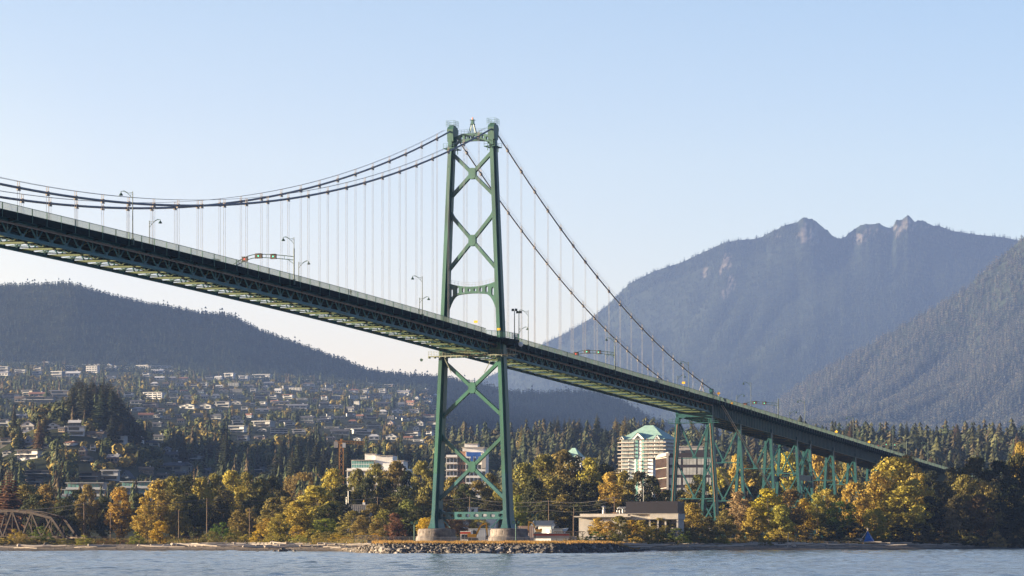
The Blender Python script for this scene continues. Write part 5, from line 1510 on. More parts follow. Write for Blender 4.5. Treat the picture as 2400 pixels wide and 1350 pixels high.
# tower crane
Y = 1120; zb = gz(800, Y); r = local(800, Y, zb, 0, 'tower_crane'); tag(r, 'orange tower crane with its jib pointing right, over the golden trees', 'crane')
def lattice(mb, p, q, w_, n, up=(0, 1, 0)):
    p, q = Vector(p), Vector(q); d = (q - p) / n; a = Vector(up).normalized(); b = d.normalized().cross(a)
    cs = [a * w_ / 2 + b * w_ / 2, a * w_ / 2 - b * w_ / 2, -a * w_ / 2 - b * w_ / 2, -a * w_ / 2 + b * w_ / 2]
    for c in cs: mb.bar(p + c, q + c, 0.28)
    for i in range(n):
        for j in range(4):
            u, v = cs[j], cs[(j + 1) % 4]
            mb.bar(p + d * i + (u if i % 2 else v), p + d * (i + 1) + (v if i % 2 else u), 0.16)
hz_ = rise(1041, Y, zb)
m = MB(); lattice(m, (0, 0, 0), (0, 0, hz_), 1.7, 16); m.build('mast', CRANE, r)
m = MB(); lattice(m, (0, 0, hz_ + 0.9), ((855 - 800) * Y / FPX, 2.0, hz_ + 0.5), 1.2, 14); m.bar((0, 0, hz_), (0, 0, hz_ + 2.2), 1.0); m.build('jib', CRANE, r)
m = MB(); lattice(m, (0, 0, hz_ + 0.7), (-13 * Y / FPX, -0.4, hz_ + 0.9), 1.0, 4); m.build('counter_jib', CRANE, r)
m = MB(); m.box((-12.6 * Y / FPX, -0.4, hz_ - 0.2), (1.6, 1.6, 2.6)); m.build('counterweight', PALEC, r)
m = MB(); m.box((1.2, -1.1, hz_ - 0.5), (1.3, 1.4, 2.0)); m.build('cab', WHITEW, r)

# block seen between the tower legs
Y = 1210; zb = gz(1095, Y); k = Y / FPX; r = local(1095, Y, zb, -0.08); tag(r, 'brick and white apartment block with blue wrap seen between the tower legs', 'building')
X = lambda px: (px - 1095) * k
Z = lambda py: rise(py, Y, zb)
w, g, s, b, u = MB(), MB(), MB(), MB(), MB()
storeys(w, g, s, X(1046), X(1072), -1, 14, -2, Z(1066), 3.0, 3, 0.9)
storeys(b, g, s, X(1072), X(1092), 0, 14, -2, Z(1058), 3.0, 3, 0)
storeys(w, g, s, X(1092), X(1139), -1.5, 14, -2, Z(1060), 3.0, 5, 0)
u.span(X(1094), X(1128), -1.62, -1.45, Z(1070), Z(1060))
for px in (1104, 1116): u.span(X(px), X(px) + 1.0, -1.64, -1.46, Z(1082), Z(1070))
w.span(X(1083), X(1133), 1.5, 12, Z(1060) + 0.02, Z(1049)); s.span(X(1081), X(1136), 0.3, 13, Z(1049), Z(1047.6)); w.span(X(1087), X(1118), 3, 11, Z(1047.6) + 0.02, Z(1040)); s.span(X(1086), X(1120), 2.6, 11.5, Z(1040), Z(1039))
s.span(X(1130), X(1140), -2.4, -1.5, Z(1098), Z(1062))
w.build('wall', WHITEW, r); b.build('brick_wall', BRICK, r); g.build_split('window', GLASS, r); s.build_split('floor_slab', PALEC, r); u.build('wrap', BLUEW, r)

# tower block with the green roof
def green_roof_block(px0, px1, apex, eave, base, Y, label, cant=True):
    pc = (px0 + px1) / 2; zb = gz(pc, Y); k = Y / FPX; r = local(pc, Y, zb, -0.38); tag(r, label, 'tower block')
    Wd = (px1 - px0) * k / 2 * 0.97; ze = rise(eave, Y, zb); za = rise(apex, Y, zb)
    w, g, s, t, ro = MB(), MB(), MB(), MB(), MB()
    D = Wd * 0.95
    fh = 1.75; n = int(ze / fh); z0 = ze - n * fh
    lowtop = ze - 5 * fh if cant else ze
    xl, xr = -Wd, (Wd * 0.42 if cant else Wd)
    w.span(xl + 1.2, xr, -D + 1.4, D, -2, lowtop)
    if cant: w.span(xl + 1.2, Wd * 0.86, -D + 1.6, D, lowtop, ze)
    for f in range(n):
        z = z0 + f * fh; up = z > lowtop - 0.5
        R_ = (Wd * 0.86 if up else xr)
        for a, b in ((-0.88, -0.62), (-0.58, -0.36), (-0.06, 0.2), (0.26, 0.42), (0.5, 0.66), (0.72, 0.84)):
            if b * Wd < R_: g.span(a * Wd, b * Wd, -D + 1.34, -D + 1.5, z + 0.42, z + fh - 0.2)
        for q in range(4):
            y = -D + 2.2 + q * (2 * D - 3) / 4; g.span(xl + 1.14, xl + 1.3, y, y + (2 * D - 3) / 4 * 0.7, z + 0.42, z + fh - 0.2)
        if up:
            s.span(-Wd * 1.02, -Wd * 0.34, -D, D, z - 0.02, z + 0.40); s.span(-Wd * 0.04, Wd * 1.0, -D - 0.2, D, z - 0.02, z + 0.40)
        else:
            s.span(-Wd, -Wd * 0.56, -D + 0.2, D, z - 0.02, z + 0.42); s.span(-Wd * 0.2, -Wd * 0.02, -D + 0.4, D, z, z + 0.42); s.span(Wd * 0.06, xr - 2.4, -D + 0.3, -D + 1.4, z - 0.02, z + 0.42)
        t.span(-Wd * 0.30, -Wd * 0.20, -D + 1.25, -D + 1.45, z + 0.02, z + fh - 0.05); t.span(-Wd * 0.02, Wd * 0.05, -D + 1.25, -D + 1.45, z + 0.02, z + fh - 0.05)
    e = 0.95; tpx = 0.17
    ro.add([(-Wd * e, -D * e, ze), (Wd * e, -D * e, ze), (Wd * e, D * e, ze), (-Wd * e, D * e, ze), (-Wd * tpx, -D * tpx * 0.4, za), (Wd * tpx, -D * tpx * 0.4, za), (Wd * tpx, D * tpx * 0.4, za), (-Wd * tpx, D * tpx * 0.4, za)],
           [(0, 1, 5, 4), (1, 2, 6, 5), (2, 3, 7, 6), (3, 0, 4, 7), (4, 5, 6, 7), (3, 2, 1, 0)])
    hd = (za - ze)
    for cx, ww, hh in ((-Wd * 0.18, Wd * 0.28, 0.46), (Wd * 0.62, Wd * 0.14, 0.28), (-Wd * 0.86, Wd * 0.12, 0.25)):
        for sg in (-1, 1):
            ro.add([(cx, -D * 1.0, ze + hd * hh), (cx + sg * ww, -D * 1.0, ze - 0.1), (cx + sg * ww, -D * 0.4, ze + 0.3), (cx, -D * 0.25, ze + hd * hh)], [(0, 1, 2, 3) if sg > 0 else (3, 2, 1, 0)])
        w.add([(cx - ww, -D * 0.985, ze - 0.05), (cx + ww, -D * 0.985, ze - 0.05), (cx, -D * 0.985, ze + hd * hh * 0.94)], [(0, 1, 2)])
        q_ = MB(); q_.plate([(cx - ww * 0.5, ze + 0.1), (cx + ww * 0.5, ze + 0.1), (cx, ze + hd * hh * 0.6)], -D * 0.99, -D * 0.98, 'y'); q_.build('gable_window', GLASS, r)
    w.build('wall', WHITEW, r); g.build_split('window', mat('pale_window_glass', (0.20, 0.24, 0.25), 0.2, 0.5, 0.3, spec=0.5), r); s.build_split('balcony', PALEC, r); t.build_split('glazing', TEALGLASS, r); ro.build('roof', COPPER, r)
green_roof_block(1462, 1583, 997, 1031, 1135, 1260, 'tall white apartment tower with balconies and a large green hipped roof')
green_roof_block(1322, 1368, 1050, 1072, 1120, 1320, 'far apartment block whose green roof shows above the trees', False)
# office block with mirrored bands
Y = 1190; zb = gz(1605, Y); k = Y / FPX; r = local(1563, Y, zb, -0.10); tag(r, 'brown office block with rows of mirrored windows behind the first viaduct bent', 'office')
Z = lambda py: rise(py, Y, zb)
Wd = (1668 - 1563) * k; Ht = Z(1062)
w, g, l, gl = MB(), MB(), MB(), MB()
w.span(0.02, Wd, 0.1, 20, -2, Ht); n = 8; fh = (Z(1072) + 1) / n
for f in range(n):
    z = Z(1072) - (f + 1) * fh
    for a, b in ((0.06, 0.32), (0.36, 0.66), (0.685, 0.93), (0.945, 0.985)):
        m_ = max(1, int((b - a) * Wd / 1.3))
        for q in range(m_):
            x0 = (a + (b - a) * q / m_) * Wd; x1 = (a + (b - a) * (q + 0.92) / m_) * Wd
            g.span(x0, x1, 0.0, 0.12, z + fh * 0.28, z + fh * 0.98)
w.build('wall', mat('dark_brown_cladding', (0.055, 0.045, 0.05), 0.5, 0.2, 0.8), r); g.build_split('window', REFLGLASS, r)
sd = (1563 - 1535) * k
l.add([(0, 0, -2), (0, 0, Ht - 1.2), (-sd, 5.5, Ht - 2.2), (-sd, 5.5, -2), (0, 16, -2), (0, 16, Ht - 1.2)], [(0, 1, 2, 3), (2, 1, 5), (3, 2, 5, 4)])
l.build('side_wall', BRONZE, r)
for f in range(n + 1):
    z = Z(1072) - f * fh; gl.bar((0.0, -0.06, z), (-sd, 5.44, z - 0.6), 0.14, 0.3)
gl.bar((0.3, -0.1, -2), (0.3, -0.1, Ht - 1), 0.9, 0.9); gl.span(-0.4, 1.2, -0.3, 4, Ht - 1.2, Ht)
gl.add([(-sd - 0.2, 5.2, Ht - 2.3), (0.0, -0.3, Ht - 1.2), (0.6, 2.0, Ht + 0.6), (-sd + 1, 8, Ht - 0.4)], [(0, 1, 2, 3)])
gl.build('trim', PALEC, r)
w = MB(); w.span(8, Wd - 4, 6, 16, Ht, Ht + 1.6); w.build('roof_plant', mat('roof_plant_dark', (0.05, 0.05, 0.06), 0.7, 0.2), r)
Y = 1300; r = local(1590, Y, gz(1590, Y), -0.1); tag(r, 'pale low block just right of the green roofed tower', 'building'); zb = gz(1590, Y)
w, g, s = MB(), MB(), MB(); storeys(w, g, s, 0 - 3, 12, 0, 12, -2, rise(1047, Y, zb), 3.0, 4, 0); w.build('wall', PALEC, r); g.build_split('window', GLASS, r)
s.span(-3.4, 12.4, -0.4, 12.4, rise(1047, Y, zb), rise(1045.5, Y, zb)); s.build('roof', PALEC, r)

# low concrete works building
Y = 800; zb = gz(1440, Y); k = Y / FPX; r = local(1470, Y, zb, -0.2, 'works_building'); tag(r, 'low pale concrete works building with a dark box on its roof', 'building')
X = lambda px: (px - 1470) * k
Z = lambda py: rise(py, Y, zb)
w, g, d, ro = MB(), MB(), MB(), MB()
w.span(X(1355), X(1470), 0, 16, -1.5, Z(1212)); w.span(X(1470), X(1523), 1.2, 16, Z(1218), Z(1204)); w.span(X(1523), X(1590), 0.2, 16, Z(1217), Z(1204)); w.span(X(1355) + 0.3, X(1590) - 0.3, 3.0, 15.6, -1.5, Z(1217))
for px in (1470, 1488, 1523, 1542, 1560, 1588): w.span(X(px) - 0.25, X(px) + 0.25, 0.4, 0.9, -1.5, Z(1217))
for q in range(8):
    for v in range(6): g.span(X(1378) + q * 0.5, X(1378) + q * 0.5 + 0.2, -0.04, 0.05, 1.0 + v * 0.7, 1.25 + v * 0.7)
g.span(X(1490), X(1588), 2.9, 3.05, Z(1236), Z(1219))
d.span(X(1466), X(1523), 0.8, 15, Z(1204) + 0.01, Z(1175.5)); d.span(X(1523), X(1589), 0.3, 15.2, Z(1204) + 0.01, Z(1175))
ro.span(X(1344), X(1480), -1.6, 16.4, Z(1212), Z(1209.5)); ro.span(X(1356), X(1470), 1, 16, Z(1209.5), Z(1204)); ro.span(X(1470), X(1591), 0.1, 16.2, Z(1204.5), Z(1203.6))
w.build('wall', PALEC, r); g.build_split('window', GLASS, r); d.build('roof_box', DARKCLAD, r); ro.build('roof', PALEC, r)
v = MB(); v.lathe([(0.5, 0), (0.5, 1.1), (0.42, 1.2), (0.3, 1.5), (0.3, 1.9), (0.85, 2.1), (0.05, 2.5)], (X(1408), 5, Z(1204)), 12); v.build('vent_stack', GALV, r)
v = MB()
for q in range(3): v.tube([(X(1440) + q * 0.6, 5 + q * 0.9, Z(1204)), (X(1440) + q * 0.6, 5 + q * 0.9, Z(1196))] + [(X(1440) + q * 0.6 + 0.9 - 0.9 * math.cos(a), 5 + q * 0.9, Z(1196) + 0.9 * math.sin(a)) for a in (0.5, 1.0, 1.57, 2.1, 2.7)] + [(X(1440) + q * 0.6 + 1.8, 5 + q * 0.9, Z(1204))], 0.28, 8)
v.build('silver_duct', GALV, r)
v = MB(); v.bar((X(1424), 6, Z(1204)), (X(1424), 6, Z(1199)), 0.3); v.bar((X(1459), 6, Z(1204)), (X(1459), 6, Z(1190)), 0.2); v.span(X(1430), X(1440), 4, 5, Z(1204), Z(1200)); v.build('roof_pipe', RUST, r)
t = MB(); t.tube([(0, 0, 0), (0, 0, rise(1140, 830, 3))], 0.09, 6); t.bar((0, 0, rise(1153, 830, 3)), (0.9, 0, rise(1153, 830, 3)), 0.12)
t = t.build('mast', GALV, None, (ground_point(1508, 830), 830, 3)); tag(t, 'thin grey mast rising behind the dark roof box', 'mast')

# ribbed concrete works behind the pines
Y = 930; zb = gz(835, Y); k = Y / FPX; r = local(835, Y, zb, -0.05, 'works_building'); tag(r, 'ribbed pale concrete works seen over the pines left of the tower', 'building')
Z = lambda py: rise(py, Y, zb)
w = MB(); w.span(-30 * k, 32 * k, 0, 10, -1, Z(1184))
for q in range(14): w.span(-30 * k + q * 4.6 * k, -30 * k + q * 4.6 * k + 0.22, -0.3, 0, -1, Z(1183.4))
w.span(-31 * k, 33 * k, -0.35, 10.2, Z(1184), Z(1182.6)); w.build('wall', PALEC, r)
v = MB(); v.span(14 * k, 20 * k, 1, 2.2, Z(1182.6), Z(1177)); v.build('chimney', WHITEW, r)
v = MB(); v.lathe([(0.4, 0), (0.3, 0.5), (0.1, 0.9)], (17 * k, 1.6, Z(1177)), 8); v.build('flue', YELLOW, r)
v = MB(); v.tube([(-24 * k, 1, Z(1183)), (-24 * k, 1, Z(1165))], 0.16, 6); v.tube([(-20 * k, 1.5, Z(1183)), (-20 * k, 1.5, Z(1150))], 0.12, 6); v.build('roof_mast', GALV, r)
# white hut with a balcony seen over the foot beam
Y = 930; zb = gz(1113, Y); k = Y / FPX; r = local(1113, Y, zb, -0.1, 'pump_house'); tag(r, 'small white building with a roof cabin showing over the foot beam between the tower legs', 'building')
Z = lambda py: rise(py, Y, zb); w, g = MB(), MB(); w.span(-28 * k, 50 * k, 0, 7, -1, Z(1200)); w.span(-16 * k, 4 * k, 1, 5, Z(1200) + 0.01, Z(1190)); w.span(-18 * k, 6 * k, 0.6, 5.5, Z(1190), Z(1188.8))
g.span(-9 * k, -3 * k, 0.9, 1.05, Z(1199), Z(1193)); w.build('wall', WHITEW, r); g.build_split('window', GLASS, r)
v = MB()
for px in (-13, 6, -18): v.tube([(px * k, 2, Z(1200)), (px * k, 2, Z(1184))], 0.12, 6)
v.build('flue', RUST, r)

# small things in the yard between and beside the piers
def shed():
    Y = 770; zb = gz(1270, Y); k = Y / FPX; r = local(1268, Y, zb, -0.25, 'shed'); tag(r, 'white shed with a grey corrugated gable roof right of the tower', 'shed')
    Z = lambda py: rise(py, Y, zb); a, b = -22 * k, 24 * k; L = 9
    w = MB(); w.plate([(0, -0.5), (6, -0.5), (6, Z(1232)), (3, Z(1221.5)), (0, Z(1232))], a, b, 'x'); w.build('wall', WHITEW, r)
    ro = MB()
    for y0, y1 in ((-0.4, 3), (6.4, 3)): ro.plate([(y0, Z(1232.5)), (y0, Z(1231.5)), (3, Z(1220.3)), (3, Z(1221.5))], a - 0.3, b + 0.3, 'x')
    for q in range(16): ro.bar((a + q * (b - a) / 15, -0.4, Z(1231.3)), (a + q * (b - a) / 15, 2.9, Z(1220.2)), 0.08)
    ro.build('roof', mat('grey_roof_metal', (0.20, 0.22, 0.24), 0.4, 0.15, 1), r)
shed()
def boxhouse(name, px0, px1, top, base, Y, m, label, cat, stripe=None, win=0, depth=4.0, rz=-0.08):
    pc = (px0 + px1) / 2; zb = HC + (HOR - base) / FPX * Y; k = Y / FPX; W_ = (px1 - px0) * k; Ht = (base - top) * k
    r = empty(name, (ground_point(pc, Y), Y, zb), rz); tag(r, label, cat)
    w = MB(); w.span(-W_ / 2, W_ / 2, 0, depth, -0.6, Ht)
    for q in range(int(W_ / 0.5)): w.span(-W_ / 2 + q * 0.5, -W_ / 2 + q * 0.5 + 0.1, -0.03, 0, 0.1, Ht - 0.1)
    w.build('wall', m, r)
    ro = MB(); ro.span(-W_ / 2 - 0.12, W_ / 2 + 0.12, -0.15, depth + 0.1, Ht, Ht + 0.14); ro.build('roof', m, r)
    if stripe: s = MB(); s.span(-W_ / 2 - 0.02, W_ / 2 + 0.02, -0.06, 0.0, Ht * stripe[0], Ht * stripe[1]); s.build('stripe', REDP, r)
    for q in range(win):
        x = -W_ / 2 + W_ * (q + 0.35) / win; g = MB(); g.span(x, x + 0.8, -0.07, 0.02, Ht * 0.28, Ht * 0.72); g.build_split('window', GLASS, r)
    return r
boxhouse('site_office', 1079, 1103, 1246, 1270, 715, WHITEW, 'white site office with a red fascia between the piers', 'cabin', (0.78, 0.98), 3)
boxhouse('shipping_container', 1098, 1152, 1240, 1269, 735, mat('container_pale', (0.50, 0.52, 0.56), 0.6, 0.12, 0.6), 'pale grey container behind the yellow excavator between the piers', 'container')
boxhouse('site_office', 1214, 1250, 1234, 1264, 740, mat('pinkish_panel', (0.50, 0.38, 0.32), 0.7, 0.12, 0.6), 'pinkish site office right behind the near pier', 'cabin')
boxhouse('flatbed_trailer', 1250, 1334, 1251, 1257, 722, mat('trailer_grey', (0.3, 0.28, 0.27), 0.6, 0.2, 0.6), 'long low trailer with a red side right of the near pier', 'trailer', (0.3, 0.95), depth=2.4, rz=0)
boxhouse('storage_tank', 1293, 1318, 1240, 1262, 745, GALV, 'grey storage box beside the concrete works building', 'container')
boxhouse('boundary_wall', 1318, 1350, 1258, 1270, 735, PALEC, 'short pale wall beside the wooden canopy', 'wall', depth=0.4)
def excavator(px, base, Y, s, label, flip=1):
    zb = HC + (HOR - base) / FPX * Y; r = empty('excavator', (ground_point(px, Y), Y, zb), 0); r.scale = (s * flip, s, s); tag(r, label, 'excavator')
    b = MB(); b.span(-1.4, 1.2, -1.1, 1.1, 1.0, 2.2); b.span(-1.6, -0.6, -1.0, 1.0, 1.1, 2.5); b.build('body', YELLOW, r)
    c = MB(); c.plate([(0.1, 2.2), (1.2, 2.2), (1.2, 2.9), (0.9, 3.4), (0.1, 3.4)], -1.0, 0.0, 'y'); c.build('cab', GLASS, r)
    a = MB(); a.bar((1.0, 0.3, 1.9), (2.6, 0.3, 5.0), 0.45, 0.7, w2=0.4, h2=0.5); a.bar((2.6, 0.3, 5.0), (4.4, 0.3, 5.6), 0.4, 0.5); a.bar((4.2, 0.3, 5.8), (4.6, 0.3, 1.6), 0.35, 0.5); a.build('arm', YELLOW, r)
    k = MB(); k.plate([(4.2, 1.7), (5.0, 1.7), (4.8, 0.7), (4.0, 0.5)], 0.0, 0.7, 'y'); k.build('bucket', RUST, r)
    for y in (-1.0, 1.0):
        t = MB(); t.plate([(-1.5, 0.3), (-1.2, 0.0), (1.5, 0.0), (1.8, 0.3), (1.8, 0.7), (1.5, 0.95), (-1.2, 0.95), (-1.5, 0.7)], y - 0.28, y + 0.28, 'y'); t.build('track', mat('track_steel', (0.05, 0.045, 0.04), 0.8, 0.2), r)
excavator(1108, 1268, 712, 0.85, 'yellow excavator with a raised arm between the two piers')
excavator(1262, 1252, 735, 0.62, 'small yellow excavator in front of the white shed', -1)
def boat():
    Y = 750; r = empty('motor_boat', (ground_point(1304, Y), Y, HC + (HOR - 1252) / FPX * Y), 0.4); tag(r, 'white motor boat laid up in the yard right of the shed', 'boat')
    h = MB(); h.plate([(-2.6, 0.2), (2.0, 0.0), (3.4, 1.7), (-2.6, 1.2)], -0.9, 0.9, 'y'); h.build('hull', WHITEW, r)
    c = MB(); c.plate([(-1.2, 1.3), (0.8, 1.45), (0.4, 2.3), (-1.0, 2.3)], -0.7, 0.7, 'y'); c.build('cabin', GLASS, r)
boat()
r = empty('timber_canopy', (ground_point(1340, 728), 728, gz(1340, 728)), 0); tag(r, 'low timber canopy on posts in front of the concrete building', 'canopy')
k = 728 / FPX; zt = rise(1247, 728, gz(1340, 728)); m = MB(); m.span(-42 * k, 30 * k, -1.5, 2.0, zt, zt + 0.2); m.build('roof', WOOD, r)
for px in (-36, -20, -4, 12, 26):
    m = MB(); m.bar((px * k, 0, -0.3), (px * k, 0, zt), 0.2); m.bar((px * k, 0, zt - 1.0), (px * k + 0.8, 0, zt), 0.12); m.bar((px * k, 0, zt - 1.0), (px * k - 0.8, 0, zt), 0.12); m.build('post', WOOD, r)

# fences round the piers
def fence(px0, px1, Y, h, step, label, m=GALV, mesh=True):
    r = empty('fence', (ground_point((px0 + px1) / 2, Y), Y, gz((px0 + px1) / 2, Y)), 0); tag(r, label, 'fence')
    L = (px1 - px0) * Y / FPX; n = int(L / step)
    p = MB()
    for q in range(n + 1): p.bar((-L / 2 + q * L / n, 0, -0.4), (-L / 2 + q * L / n, 0, h), 0.08)
    p.bar((-L / 2, 0, h), (L / 2, 0, h), 0.06); p.build('post_frame', m, r)
    w = MB(); q = 0.0
    while q < L:
        w.bar((-L / 2 + q, 0.02, 0), (-L / 2 + q, 0.02, h), 0.018); q += 0.11
    for z in np.arange(0.1, h, 0.22): w.bar((-L / 2, 0.02, z), (L / 2, 0.02, z), 0.016)
    w.build('wire_mesh', m, r)
fence(985, 1250, 676, 1.5, 2.4, 'chain link fence in front of the two concrete piers')
fence(832, 884, 690, 2.0, 2.0, 'tall pale fence panel by the shrubs left of the tower')
fence(886, 984, 700, 1.5, 2.5, 'low chain link fence running left from the far pier')
fence(160, 262, 830, 1.3, 2.0, 'railing along the railway right of the truss bridge', RUST)
fence(262, 640, 840, 1.2, 3.0, 'long low fence along the railway behind the beach', RUST)

# railway truss bridge at the left edge
def rail_bridge():
    A = Vector((ground_point(-110, 832), 832)); B = Vector((ground_point(152, 806), 806))
    L = (B - A).length; ang = math.atan2(B.y - A.y, B.x - A.x); zd = HC + (HOR - 1258) / FPX * 805
    r = empty('railway_bridge', (A.x, A.y, 0), ang); tag(r, 'grey steel railway truss bridge with a curved top chord at the left edge', 'bridge')
    STEEL = mat('bridge_steel_grey', (0.048, 0.039, 0.036), 0.8, 0.3, 0.8, spec=0.08)
    k = 805 / FPX
    xs = [L - d * k for d in (0, 42, 106, 168, 230, 280)]
    hs = [0, 44 * k, 57 * k, 62 * k, 62 * k, 58 * k]
    for y in (0, 5.5):
        m = MB()
        for i in range(5): m.bar((xs[i], y, zd + hs[i]), (xs[i + 1], y, zd + hs[i + 1]), 0.62, 0.75)
        m.bar((xs[0] + 0.3, y, zd), (xs[-1], y, zd), 0.5, 0.6)
        for i in range(1, 6):
            m.bar((xs[i], y, zd), (xs[i], y, zd + hs[i]), 0.22)
        for i in range(1, 5):
            mid = (xs[i] + xs[i + 1]) / 2
            m.bar((mid, y, zd), (xs[i], y, zd + hs[i]), 0.45, 0.5); m.bar((mid, y, zd), (xs[i + 1], y, zd + hs[i + 1]), 0.45, 0.5)
        m.build('side_truss', STEEL, r)
    m = MB()
    for i in range(1, 6): m.bar((xs[i], 0.3, zd + hs[i]), (xs[i], 5.2, zd + hs[i]), 0.3); m.bar((xs[i], 0.3, zd + hs[i] - 1.2), (xs[i], 5.2, zd + hs[i] - 1.2), 0.2)
    m.build('portal_frame', STEEL, r)
    m = MB(); m.span(xs[-1], L + 8, 0.3, 5.2, zd - 0.5, zd - 0.1); m.build('track_deck', WOOD, r)
    for x in (0.6, L): 
        m = MB(); m.span(x - 1.2, x + 1.2, -0.6, 6.1, -1.5, zd - 0.5); m.build('pier', CONC, r)
rail_bridge()

# utility poles and their wires
POLE = mat('wooden_pole', (0.20, 0.14, 0.10), 0.9, 0.3, 1.0)
LINE = mat('power_line', (0.16, 0.15, 0.15), 0.7, 0.1, 1.0)
POLES = [(-60, 1190, 815), (197, 1177, 815), (485, 1167, 850), (700, 1160, 905), (885, 1164, 905), (1101, 1164, 900), (1286, 1172, 890), (1440, 1163, 880), (1640, 1180, 900), (1752, 1151, 985)]
tops = []
for i, (px, top, Y) in enumerate(POLES):
    zb = gz(px, Y); h = rise(top, Y, zb)
    r = empty('utility_pole', (ground_point(px, Y), Y, zb), 0)
    m = MB(); m.tube([(0, 0, -0.6), (0, 0, h)], 0.17, 7, r2=0.11); m.build('shaft', POLE, r)
    m = MB()
    for dz in (0.35, 1.5): m.bar((-1.1, 0, h - dz), (1.1, 0, h - dz), 0.12)
    m.build('crossarm', POLE, r)
    if i in (1,): m = MB(); m.bar((0.3, 0.1, h * 0.42), (1.4, 0.1, -0.3), 0.16); m.build('brace', POLE, r)
    series(r, px, 'tall wooden utility pole carrying the upper wires', 'pole', 'utility poles along the railway')
    tops.append(r.location + Vector((0, 0, h)))
for px, top, Y, br in ((259, 1200, 830, 0), (419, 1195, 835, 0), (585, 1191, 845, 1), (1344, 1205, 760, 0), (1345, 1190, 870, 0)):
    zb = gz(px, Y); h = rise(top, Y, zb); r = empty('utility_pole', (ground_point(px, Y), Y, zb), 0)
    m = MB(); m.tube([(0, 0, -0.6), (0, 0, h)], 0.15, 7, r2=0.1); m.build('shaft', POLE, r)
    m = MB(); m.bar((-0.6, 0, h - 0.4), (0.6, 0, h - 0.4), 0.1); m.build('crossarm', POLE, r)
    if br: m = MB(); m.bar((0.3, 0.1, h * 0.8), (1.6, 0.1, -0.3), 0.14); m.build('brace', POLE, r)
    series(r, px, 'short wooden pole below the upper wires', 'pole', 'utility poles along the railway')
for a, b in zip(tops[:-1], tops[1:]):
    r = MB()
    for dx, dz in ((-0.9, -0.35), (0.9, -0.35), (0, -1.5), (0, -3.4)):
        pts = [a.lerp(b, q / 10) + Vector((dx * 0.3, dx, dz - 1.1 * 4 * (q / 10) * (1 - q / 10))) for q in range(11)]
        r.tube(pts, 0.035, 4, cap=False)
    o = r.build('power_line', LINE); series(o, FPX * (a.x + b.x) / (a.y + b.y) + 1200, 'dark power lines sagging between tall utility poles', 'wires', 'power lines along the railway')
# ---------------------------------------------------------------- rocks, logs, grass, tent
ROCKG = mat('boulder_rock', (0.11, 0.10, 0.095), 0.9, 0.5, 0.9, bump=0.5, color2=(0.21, 0.185, 0.165))
ROCKW = mat('wet_rock', (0.085, 0.07, 0.06), 0.6, 0.4, 0.8, bump=0.4)
def vary_by_object(m, lo, hi):
    t = m.node_tree; p = t.nodes['Principled BSDF']; src = p.inputs['Base Color'].links[0].from_socket
    oi = t.nodes.new('ShaderNodeObjectInfo'); mr = t.nodes.new('ShaderNodeMapRange'); mr.inputs['To Min'].default_value = lo; mr.inputs['To Max'].default_value = hi
    t.links.new(oi.outputs['Random'], mr.inputs['Value'])
    v = t.nodes.new('ShaderNodeVectorMath'); v.operation = 'SCALE'; t.links.new(src, v.inputs[0]); t.links.new(mr.outputs[0], v.inputs['Scale']); t.links.new(v.outputs[0], p.inputs['Base Color'])
vary_by_object(ROCKG, 0.5, 1.75)
def rock_mesh(seed):
    r_ = np.random.default_rng(seed)
    m = MB(); n, k = 9, 6
    axes = r_.normal(size=(9, 3)); axes /= np.linalg.norm(axes, axis=1, keepdims=True); cut = r_.uniform(0.62, 0.95, 9)
    vs = []
    for i in range(k + 1):
        th = math.pi * i / k
        for j in range(n):
            a = 2 * math.pi * j / n
            d = np.array([math.sin(th) * math.cos(a), math.sin(th) * math.sin(a), math.cos(th)])
            rr = min([1.05] + [c / max(1e-3, float(d @ x)) for x, c in zip(axes, cut) if float(d @ x) > 0.05])
            vs.append(d * rr * np.array([1, 0.85, 0.72]))
    fs = [(i * n + j, (i + 1) * n + j, (i + 1) * n + (j + 1) % n, i * n + (j + 1) % n) for i in range(k) for j in range(n)]
    m.add(vs, fs)
    return m.mesh('boulder', ROCKG)
ROCKMESH = [rock_mesh(s) for s in range(300, 308)]
def rock(px, Y, size, z=None, label='grey boulder', m=None):
    me = random.choice(ROCKMESH)
    o = link('boulder', me)
    zz = gz(px, Y) if z is None else z
    o.location = (ground_point(px, Y), Y, zz + size * 0.12)
    o.scale = (size * random.uniform(0.8, 1.3), size * random.uniform(0.8, 1.2), size * random.uniform(0.75, 1.15)); o.rotation_euler = (random.uniform(-0.5, 0.5), random.uniform(-0.5, 0.5), random.uniform(0, 6.28))
    series_rock(o, px, size)
    return o
def series_rock(o, px, size):
    zone = ('at the left tip of the breakwater' if px < 900 else 'in the breakwater left of the far pier' if px < 985 else 'in the breakwater below the far pier' if px < 1078 else 'in the breakwater between the piers' if px < 1150 else
            'in the breakwater below the near pier' if px < 1245 else 'in the breakwater right of the near pier' if px < 1340 else 'at the right end of the breakwater')
    sz = 'large pale' if size > 1.15 else 'broad grey' if size > 0.85 else 'grey' if size > 0.65 else 'small dark'
    o['label'] = f'{sz} angular boulder {zone}'; o['category'] = 'boulder'; o['group'] = 'breakwater boulders ' + zone
n_r = 0
for row in range(6):
    px = 822 + row * 3
    while px < (1500 if row > 3 else 1440):
        d = -0.6 + row * 1.3 + random.uniform(-0.5, 0.5)
        Yr = float(interp(px, SHORE)) + d
        s = random.uniform(0.55, 1.0) * (1.0 - 0.05 * row) * (random.uniform(1.3, 1.9) if row < 4 and random.random() < 0.22 else 1.0)
        if px > 1400: s *= 0.8
        if px < 850: s *= 0.85
        rock(px, Yr, s, z=gz(px, Yr) - 0.25 * s); n_r += 1
        px += s * 2.0 * FPX / Yr * random.uniform(0.95, 1.4) * 0.92
